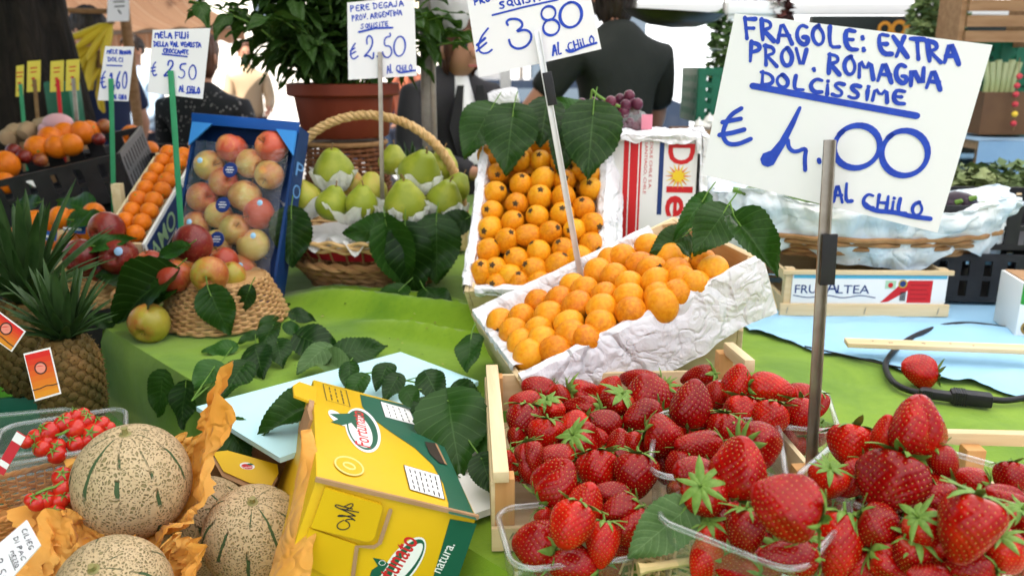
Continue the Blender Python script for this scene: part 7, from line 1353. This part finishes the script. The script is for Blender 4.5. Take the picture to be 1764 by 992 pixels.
lx = AY(346, 145, 3.7); person('woman with brown hair and black and white patterned top seen from behind', TR(lx.x, 3.7, 0) @ RZ(-14), AY(365, 78, 3.7).z / 1.70 * 1.75, ((-.25, .04, 1.14), (-.20, .22, 1.02)), ((.25, .04, 1.14), (.22, .24, 1.02)), m_pat, m_jean, h_brown, hair='bob', build=1.15, sleeve=1)
nx_ = AY(168, 130, 4.4); person('person in navy behind the bananas with one bare arm hanging down', TR(nx_.x, 4.4, 0) @ RZ(70), AY(165, 116, 4.4).z / 1.46 * 1.75, ((-.22, -.02, 1.12), (-.22, .12, .92)), ((.24, -.05, 1.14), (.22, .06, .90)), m_navy, m_navy, h_dark, build=1.1, sleeve=.6)
# ---------------------------------------------------------------- stalls at the back left
def stall(label, x0, x1, y0, y1, z, mat, name='market_table'):
    t = thing(name, label, 'table', ((x0 + x1) / 2, (y0 + y1) / 2, 0)); part(MB().box((x1 - x0, y1 - y0, .03), TR((x0 + x1) / 2, (y0 + y1) / 2, z - .016)), 'tabletop', m_wood_dark, t, smooth=False)
    part(MB().grid(lambda u, v: (x0 - .01 + (x1 - x0 + .02) * u, y0 - .012 - .01 * math.sin(u * 60) * v, z - v * .55), 60, 4).grid(lambda u, v: (x0 - .01 + (x1 - x0 + .02) * u, y0 - .012 + (y1 - y0 + .02) * v, z + .001 + .003 * nz(u * 9, v * 5)), 40, 16), 'cloth', mat, t)
    for x in (x0 + .06, x1 - .06):
        for y in (y0 + .06, y1 - .06): part(MB().box((.05, .05, z - .035), TR(x, y, (z - .035) / 2)), 'leg', m_wood_dark, t, smooth=False)
    return t
stall('dark covered table carrying the black orange crates at the back left', -2.6, -.75, 2.15, 3.0, .97, plain('dark table cover', (.02, .025, .02), (.035, .035, .03), 5, .85))
kA = AY(110, 320, 2.45); k1 = plastic_crate('long black crate of oranges tilted towards the left edge', (-1.42, 2.42, .985), .62, .36, .13, m_black_plastic, 24, (9, 2), .35); k2 = plastic_crate('black crate of oranges and red fruit beside the patterned top', (AY(245, 300, 2.75).x, 2.78, .985), .34, .3, .16, m_black_plastic, 0, (7, 3), .35)
k1.matrix_world = TR(*AY(70, 352, 2.42)) @ RZ(12) @ RY(-12) @ RX(8); W[k1] = k1.matrix_world.copy()
for k, (px, py, y, r, lb) in enumerate(((10, 284, 2.35, 24, 'big orange at the left edge in the long black crate'), (88, 240, 2.50, 22, 'orange at the top of the heap in the long black crate'), (112, 232, 2.55, 21, 'orange right of the topmost one in the long black crate'), (140, 230, 2.56, 21, 'orange under the dark crate rim, middle of the long crate'), (65, 255, 2.45, 21, 'orange low on the left of the heap in the long black crate'), (122, 250, 2.46, 20, 'orange seen through the bars of the long black crate'), (155, 226, 2.6, 18, 'rightmost orange of the long black crate'), (98, 254, 2.45, 20, 'orange touching the rim of the long black crate'), (8, 316, 2.25, 19, 'orange under the long black crate at the left edge'), (228, 234, 2.75, 19, 'orange on top of the small black crate'), (216, 250, 2.74, 17, 'orange at the left of the small black crate'), (238, 254, 2.72, 18, 'orange at the front of the small black crate'), (258, 258, 2.74, 15, 'orange at the right of the small black crate'))):
    org(px, py, y, r, lb)
for k, (px, py, y, r, lb) in enumerate(((24, 260, 2.42, 13, 'red apple beside the big orange at the left edge'), (42, 270, 2.40, 13, 'red apple below the heap of oranges in the long crate'), (70, 276, 2.40, 12, 'red apple behind the bars of the long black crate'), (180, 218, 2.62, 13, 'red apple at the right end of the long black crate'), (170, 240, 2.5, 11, 'small red apple under the rim of the long black crate'), (285, 275, 2.74, 11, 'orange red fruit at the right end of the small black crate'), (262, 276, 2.70, 11, 'dark red fruit behind the bars of the small black crate'))):
    p = AY(px, py, y); APR.put(along((.2, .5, 1), p) @ SC(2 * r * mpp(p)), lb)
c = AY(60, 318, 2.30); solo(MB().box((.06, .001, .035), look((-.3, -1, .2), (.4, 0, 1)), 0), 'paper_label', m_white_print, 'small white paper label on the long black crate', 'label', c, smooth=False)
# yellow price tags on stakes before the tree
for k, (px, py, lb, mt) in enumerate(((34, 140, 'narrow yellow price tag at the far left before the tree trunk', m_green_stake), (58, 132, 'yellow price tag on a red stake before the middle of the tree trunk', m_twig), (98, 132, 'yellow price tag on a red stake at the right of the tree trunk', m_red_print), (125, 130, 'palest yellow price tag, nearest the bananas', m_steel))):
    y = 2.72; w_ = 11 if k != 0 else 6; card_sign(lb, AY(px, py, y), (.1, -1, .1), [(px - w_, py - 26), (px + w_ + 1, py - 28), (px + w_, py + 26), (px - w_ - 1, py + 27)], [([(px - 5, py - 14), (px + 5, py - 15)], 2), ([(px - 5, py - 7), (px + 4, py - 8)], 2), (chaikin([(px - 3, py + 4), (px + 2, py + 2), (px, py + 8), (px + 3, py + 12), (px - 3, py + 16)], 2), 2.4)], ((px + 1, py + 5), (px + 9, py + 95)), mt, y - .006, .985, 'yellow_price_tag', m_red_print, .012, False, False, plain('yellow tag card', (.72, .60, .08)))
for k, (px, py, r) in enumerate(((100, 212, .030), (85, 222, .022))): solo(MB().lathe([(0 if i in (0, 12) else math.sin(i / 12 * math.pi), -math.cos(i / 12 * math.pi)) for i in range(13)], 16, SC(r * 1.6, r, r) @ I4), 'onion', plain('pink onion', (.62, .34, .36)), ('pale pink bulb lying left above the long black crate', 'smaller pink bulb below the pale one above the long black crate')[k], 'vegetable', AY(px, py, 2.62))
for k in range(9): p = AY(15 + 11 * k, 232 - 2 * k + rnd(-6, 6), 2.66 + .02 * (k % 3)); thing_ = solo(MB().lathe([(0, -.03), (.022, -.024), (.03, 0), (.024, .02), (0, .03)], 14, along((rnd(-1, 1), rnd(-1, 1), rnd(0, 1)))), 'potato', plain('earthy potato', (.30, .19, .10), (.42, .28, .16), 20, .8), f'earthy brown potato, {ORD[k]} from the left in the row above the long black crate', 'vegetable', p, 'potatoes at the far left')
# bananas on a pole with a white card
m_ban = fruit('banana skin', [(.2, (.50, .36, .02)), (.6, (.62, .45, .03)), (.9, (.45, .36, .05))], 5, .5, None, 0)
bp = AY(212, 60, 4.1); pp = thing('display_pole', 'dark wooden pole with hanging bananas behind the faded card', 'pole', (bp.x + .02, 4.1, 0)); part(MB().tube([(bp.x + .02, 4.1, 0), (bp.x + .02, 4.1, 1.80)], .025, 12), 'post', m_wood_dark, pp); part(MB().tube([(bp.x + .02, 4.1, 1.66), (bp.x - .2, 4.0, 1.66)], .012, 8), 'arm', m_wood_dark, pp)
for hx, hy, n, lb in ((192, 42, 7, 'upper bunch of yellow bananas hanging from the dark pole'), (165, 82, 7, 'lower bunch of yellow bananas reaching out to the left'), (172, 118, 4, 'lowest bunch of bananas in front of the navy T-shirt')):
    c = AY(hx, hy, 4.02); t = thing('banana_bunch', lb, 'bananas', c, 'bananas hanging from the dark pole')
    for k in range(n):
        a = k / max(1, n - 1); d = Vector((-1.0 + .85 * a, -.35 + .5 * (k % 2), -.25 - .55 * a)).normalized(); part(MB().tube([c, c + d * .05, c + d * .11 + Vector((-.008, 0, -.016)), c + d * .17 + Vector((0, 0, -.020)), c + d * .20 + Vector((.012, 0, -.016))], [.008, .016, .019, .015, .006], 8), 'banana', m_ban, t)
    part(MB().tube([c + Vector((0, 0, .08)), c], [.01, .016], 7), 'stalk', m_twig, t)
card_sign('pale hanging card at the top of the banana pole', AY(204, 15, 3.98), (.05, -1, .0), [(186, -20), (223, -20), (222, 37), (184, 38)], [([(196, 4), (214, 3)], 2.2), ([(198, 12), (214, 11)], 2), ([(204, 18), (208, 24)], 2.4)], None, None, 0, None, 'hanging_card', m_black_ink)
solo(MB().box((.09, .09, .16), I4, 0, .01), 'green_box', m_green_plastic, 'small dark green box beside the tree trunk behind the yellow tags', 'box', AY(112, 180, 3.0)); 
gb = thing('box_stand', 'dark crate stack under the green box by the tree', 'crate', TR(AY(100, 190, 3.0).x, 3.0, 0)); part(MB().box((.2, .2, AY(112, 180, 3.0).z - .082), TR(0, 0, (AY(112, 180, 3.0).z - .082) / 2)), 'side_wall', m_wood_dark, gb, local=True, smooth=False); part(MB().box((.22, .22, .02), TR(0, 0, .5)), 'rail', m_wood, gb, local=True, smooth=False)
# ---------------------------------------------------------------- stalls at the back right
stall('blue covered vegetable table behind the tilted crate on the right', .62, 3.2, 2.75, 3.75, 1.03, m_blue_cloth)
BT = 1.035
gp_ = AY(1235, 170, 3.35)
plastic_crate('green plastic crate with white slots left of the big price card', (AY(1225, 170, 3.4).x + .06, 3.4, AY(1225, 208, 3.4).z), .30, .30, .21, m_green_plastic, 0, (5, 4), .45)
for k, (px, py, r) in enumerate(((1204, 216, .022), (1216, 217, .024), (1229, 214, .026), (1222, 208, .022), (1236, 206, .024))): solo(MB().lathe([(0, -1), (.6, -.8), (1, -.1), (.7, .6), (.2, .95), (.12, 1.3), (0, 1.32)], 16, SC(r)), 'white_onion', plain('white onion skin', (.74, .72, .66)), f'white onion on the blue table left of the big card, {ORD[k]} of the pile', 'vegetable', AY(px, py, 3.1), 'white onions by the green crate')
os_ = crate('brown fruit box under the white onions', TR(AY(1215, 240, 3.12).x, 3.14, AY(1215, 222, 3.1).z) @ RZ(0), .24, .18, AY(1215, 222, 3.1).z - BT, name='onion_box', post=False, wood=m_wood_dark)
def hang_greens(px, py, y, w_, h_, n, label, col=((.06, .15, .03), (.22, .32, .12))):
    c = AY(px, py, y); t = thing('hanging_greens', label, 'vegetables', c); m = MB()
    for k in range(n):
        a = rnd(0, 6.28); r = w_ * .5 * math.sqrt(rnd(0, 1)); z = rnd(-.5, .5) * h_; Mx = TR(c.x + r * math.cos(a), c.y + r * math.sin(a) * .6, c.z + z) @ RZ(rnd(0, 360)) @ RX(rnd(-60, 60)) @ SC(rnd(.025, .05)); m.add([(-.5, 0, 0), (-.1, -.4, .12), (.6, 0, .05), (-.1, .4, .12)], [(0, 1, 2, 3)], 0, Mx)
    part(m, 'leaves', plain(label[:12] + ' leaf', col[0], col[1], 8, .6), t); part(MB().tube([c + Vector((0, 0, h_ * .4)), c + Vector((0, 0, h_ * .5 + .35))], .004, 5), 'string', m_twig, t); return t
hang_greens(1243, 78, 3.5, .10, .26, 420, 'pale green bunch of vegetables hanging left of the big card'); c = AY(1232, 86, 3.42); solo(MB().box((.055, .001, .05), look((0, -1, .1), (.1, 0, 1))), 'small_card', m_card, 'small white card on the pale green hanging bunch', 'card', c, smooth=False)
hang_greens(1595, 30, 3.3, .13, .28, 520, 'left bunch of pale greens hanging above the big card', ((.10, .17, .05), (.28, .34, .14))); hang_greens(1640, 28, 3.3, .14, .30, 560, 'right bunch of greens hanging beside the wooden crate', ((.08, .16, .04), (.22, .30, .10))); hang_greens(1345, 8, 3.3, .10, .12, 160, 'dark red bunch hanging beside the white lamp tube', ((.06, .012, .014), (.10, .03, .02)))
hd_ = thing('vegetable_stall', 'dark beam and posts of the vegetable stall behind the big price card', 'frame', (AY(1500, 60, 3.6).x, 3.6, 0)); xa, xb = AY(1395, 50, 3.6).x, AY(1900, 50, 3.6).x; zt = AY(1480, 50, 3.6).z
part(MB().box((xb - xa, .04, .10), TR((xa + xb) / 2, 3.6, zt)), 'beam', plain('dark painted beam', (.015, .02, .018)), hd_, smooth=False)
for x in (xa + .03, xb - .03): part(MB().box((.05, .05, zt - .06), TR(x, 3.64, (zt - .06) / 2)), 'post', m_wood_dark, hd_, smooth=False)
part(MB().box((xb - xa - .12, .02, zt - .36), TR((xa + xb) / 2 + .02, 3.70, (zt - .36) / 2 + .3)), 'back_panel', plain('dark stall back', (.012, .018, .012), (.03, .035, .025), 5, .8), hd_, smooth=False)
og = MB()
for k, ch in enumerate(((0, .03), (.06, .035), (.115, .028))): og.lathe([(ch[1] * .55, .0), (ch[1], .001), (ch[1] * .55, .002)], 14, TR(AY(1525, 50, 3.57).x + ch[0], 3.578, zt) @ RX(90))
part(og, 'painted_letters', plain('orange paint', (.55, .22, .02)), hd_, smooth=False)
wc = AY(1715, 30, 3.0); plastic_wood = thing('hanging_crate', 'brown wooden crate hanging at the top right corner', 'crate', wc); m = MB()
for k in range(4): m.box((.24, .010, .038), TR(wc.x + .02, wc.y, wc.z - .065 + .052 * k))
part(m, 'slat', m_wood_dark, plastic_wood, smooth=False); [part(MB().box((.02, .16, .22), TR(wc.x + q, wc.y + .086, wc.z + .01)), 'end_board', m_wood_dark, plastic_wood, smooth=False) for q in (-.11, .15)]
part(MB().tube([wc + Vector((-.11, .08, .12)), wc + Vector((-.11, .4, .55))], .004, 5).tube([wc + Vector((.15, .08, .12)), wc + Vector((.15, .4, .55))], .004, 5), 'rope', m_twig, plastic_wood)
gz = AY(1735, 236, 3.1).z; plastic_crate('green plastic crate of leeks with white slots at the right edge', (AY(1745, 150, 3.2).x + .05, 3.25, gz), .34, .30, .18, m_green_plastic, 4, (5, 4), .4); plastic_crate('upper green plastic crate at the right edge under the hanging wooden one', (AY(1748, 100, 3.2).x + .05, 3.27, gz + .185), .34, .30, .17, m_green_plastic, 4, (5, 4), .4)
for k in range(6): p = AY(1700 + 9 * k, 138 + 4 * (k % 2), 3.05); t = thing('leek', f'pale leek stalk standing before the green crate, {ORD[k]} from the left', 'vegetable', p, 'leeks before the green crate'); part(MB().tube([p + Vector((0, 0, -.16)), p, p + Vector((.006 * (k - 3), 0, .07))], [.010, .0095, .012], 8), 'stalk', plain('leek stalk', (.42, .42, .24), (.26, .32, .12), 6, .5), t)
cbx = thing('brown_box', 'dark brown cardboard box holding the leeks at the right edge', 'box', AY(1725, 195, 3.06)); c = AY(1728, 195, 3.05); part(MB().box((.20, .12, .15), TR(c.x, c.y + .02, c.z)), 'body', plain('dark cardboard', (.10, .05, .025), (.14, .075, .035), 9, .85), cbx, smooth=False)
sb_ = AY(1728, 230, 3.05); stall('blue covered shelf under the brown box and green crates at the right edge', AY(1655, 250, 3.0).x, AY(1655, 250, 3.0).x + 1.1, 2.88, 3.5, sb_.z - .012, plain('dusty blue cloth', (.16, .26, .36), (.22, .33, .43), 5, .85), 'market_shelf')
for k, (px, py, col) in enumerate(((1756, 132, 0), (1752, 148, 0), (1750, 163, 0), (1749, 180, 0), (1748, 197, 1), (1746, 213, 0))): solo(MB().lathe([(0, -1), (.7, -.7), (1, 0), (.7, .7), (0, 1)], 12, SC(.011)), 'string_light', plain('bead', ((.5, .04, .05), (.75, .5, .04))[col]), f'small {("red", "yellow")[col]} bead in the vertical row at the right edge, {ORD[k]} from the top', 'bead', AY(px, py, 2.98), 'beads hanging in a row at the right edge')
stc = MB().tube([AY(1757, 100, 2.98), AY(1746, 225, 2.98)], .0015, 5); solo(stc, 'bead_string', m_twig, 'thin vertical string carrying the red and yellow beads', 'string', AY(1750, 160, 2.98), local=False)
# loose greens and wooden boxes right of the basket
stall('wooden display table carrying the greens behind the basket on the right', .85, 3.0, 1.98, 2.72, 1.0, m_blue_cloth)
for k, (px, py, w_, h_, col, lb) in enumerate(((1668, 305, .10, .06, ((.10, .16, .05), (.26, .30, .12)), 'left heap of pale green leaves on the table behind the big card'), (1738, 302, .16, .07, ((.05, .10, .03), (.18, .24, .09)), 'right heap of green leaves on the table at the right edge'), (1690, 325, .13, .06, ((.20, .20, .10), (.40, .38, .24)), 'heap of pale roots and stalks before the green leaves'), (1750, 328, .13, .06, ((.04, .09, .02), (.14, .2, .07)), 'dark green heap of leaves at the right edge above the wooden boxes'))):
    c = AY(px, py, 2.2); t = thing('greens_heap', lb, 'vegetables', c); m = MB()
    for q in range(330): a = rnd(0, 6.28); r = math.sqrt(rnd(0, 1)); m.add([(-.5, 0, 0), (-.1, -.35, .12), (.6, 0, .05), (-.1, .35, .12)], [(0, 1, 2, 3)], 0, TR(c.x + w_ * r * math.cos(a), c.y + .1 * r * math.sin(a), c.z - .03 + h_ * (1 - r * r) * rnd(.2, 1)) @ RZ(rnd(0, 360)) @ RX(rnd(-60, 60)) @ SC(rnd(.022, .045)))
    m.lathe([(w_, -.06), (w_ * .8, -.01), (w_ * .3, .02), (0, .025)], 20, TR(c.x, c.y, c.z - .02) @ SC(1, .1 / w_ * 1.0, 1)); part(m, 'leaves', plain('greens heap ' + str(k), col[0], col[1], 9, .6), t)
    crate(('slatted box under the left heap of leaves', 'slatted box under the right heap of leaves', 'slatted box under the heap of roots', 'slatted box under the dark heap at the right edge')[k], TR(c.x, c.y, c.z - .03), 2 * w_ + .02, .22, max(.03, c.z - .035 - 1.003), name='slatted_box', post=False)
for k, (px, py, lb) in enumerate(((1730, 385, 'pink paper lined wooden box at the right edge, upper one'), (1740, 415, 'lower wooden box with an orange edge at the right edge'))):
    c = AY(px, py, 1.95); crate(lb, TR(c.x + .05, 1.99, c.z + .02) @ RZ(-4), .26, .16, .045, name='wooden_box'); solo(MB().grid(lambda u, v: c + Vector((-.08 + .26 * u, -.03 + .14 * v, .036 + .012 * fbm(u * 4 + k, v * 4))), 24, 14), 'pink_paper', plain('pink brown paper', (.50, .34, .26), (.62, .46, .36), 9, .8), ('crumpled pinkish paper over the upper wooden box', 'crumpled pinkish paper over the lower wooden box')[k], 'paper', c, local=False)
# lamp tube and hanging scale pan
lt2 = thing('lamp_tube', 'white fluorescent lamp housing hanging at the top above the big card', 'lamp', AY(1300, 14, 3.3)); c = AY(1300, 14, 3.3); part(MB().box((.22, .05, .05), TR(c.x, c.y, c.z), 0, .01), 'housing', m_white_print, lt2); part(MB().tube([c + Vector((-.1, 0, -.034)), c + Vector((.1, 0, -.034))], .012, 12), 'tube', m_white_print, lt2); part(MB().tube([c + Vector((0, 0, .025)), c + Vector((0, .1, .6))], .004, 5), 'cord', m_black_ink, lt2)
c = AY(1160, 28, 2.55); sp2 = thing('scale_pan', 'dark shallow hanging scale pan beside the head of the man in black', 'scale', c); part(MB().lathe([(0, -.034), (.07, -.028), (.125, -.008), (.150, .012), (.152, .014), (.146, .014), (.12, -.002), (.07, -.020), (0, -.026)], 40, along((.06, -.05, 1), c)), 'pan', plain('dark tarnished metal', (.018, .014, .012), (.03, .024, .02), 12, .35, Metallic=.5), sp2)
part(MB().tube([c + Vector((.148, 0, .012)), c + Vector((.155, .02, .5))], .003, 5).tube([c + Vector((-.10, .1, .014)), c + Vector((-.05, .12, .5))], .003, 5), 'chain', m_steel, sp2)
bq = AY(1180, 35, 3.8); fb2 = thing('awning_rail', 'pale horizontal awning rail behind the hanging scale pan', 'rail', bq); part(MB().box((2.6, .05, .05), TR(bq.x + .5, 3.95, bq.z + .055), 0, .004), 'beam', m_white_print, fb2); 
for x in (bq.x - .8, bq.x + 1.8): part(MB().box((.05, .05, bq.z + .03), TR(x, 3.95, (bq.z + .03) / 2)), 'post', m_alu, fb2, smooth=False)
# far shoppers and a cream awning across the lane
for px, y, hz, rz, mt, hr, lb in ((236, 6.6, 120, 160, plain('pale blue shirt', (.35, .45, .55)), h_dark, 'distant shopper in a pale blue shirt between the two apple signs'), (425, 8.5, 118, 200, plain('tan coat', (.42, .30, .18)), h_brown, 'distant shopper in a tan coat left of the potted herb'), (702, 7.2, 122, 140, plain('rust top', (.35, .10, .05)), h_dark, 'distant shopper in a rust top right of the terracotta pot')):
    q = AY(px, hz, y); person(lb, TR(q.x, y, 0) @ RZ(rz), q.z / 1.49 * 1.75, ((-.22, .05, 1.14), (-.18, .24, 1.06)), ((.22, .05, 1.14), (.20, .20, 1.0)), mt, m_jean, hr, sleeve=1)
ca = thing('market_awning', 'cream canvas awning of a far stall behind the woman in grey', 'awning', (-1.2, 11, 2.1)); B0, B1 = AY(560, 20, 11), AY(905, 12, 11)
part(MB().grid(lambda u, v: B0.lerp(B1, u) + Vector((0, 2.2 * v, .55 * v - .05 * math.sin(u * 9) ** 2 * (1 - v))), 30, 6).grid(lambda u, v: B0.lerp(B1, u) + Vector((0, -.004, -.22 * v + .03 * math.sin(u * 50) * (v > .9))), 60, 3), 'canvas', plain('cream canvas', (.50, .42, .28), (.56, .48, .34), 2, .8), ca)
part(MB().tube([(B0.x + .05, 11, 0), (B0.x + .05, 11, B0.z)], .03), 'post', m_steel, ca); part(MB().tube([(B1.x - .05, 11, 0), (B1.x - .05, 11, B1.z)], .03), 'post', m_steel, ca)
stall('far market table with a dark red cover under the cream awning', B0.x + .2, B1.x - .2, 11.2, 12.2, .9, plain('dark red cover', (.22, .03, .03)))
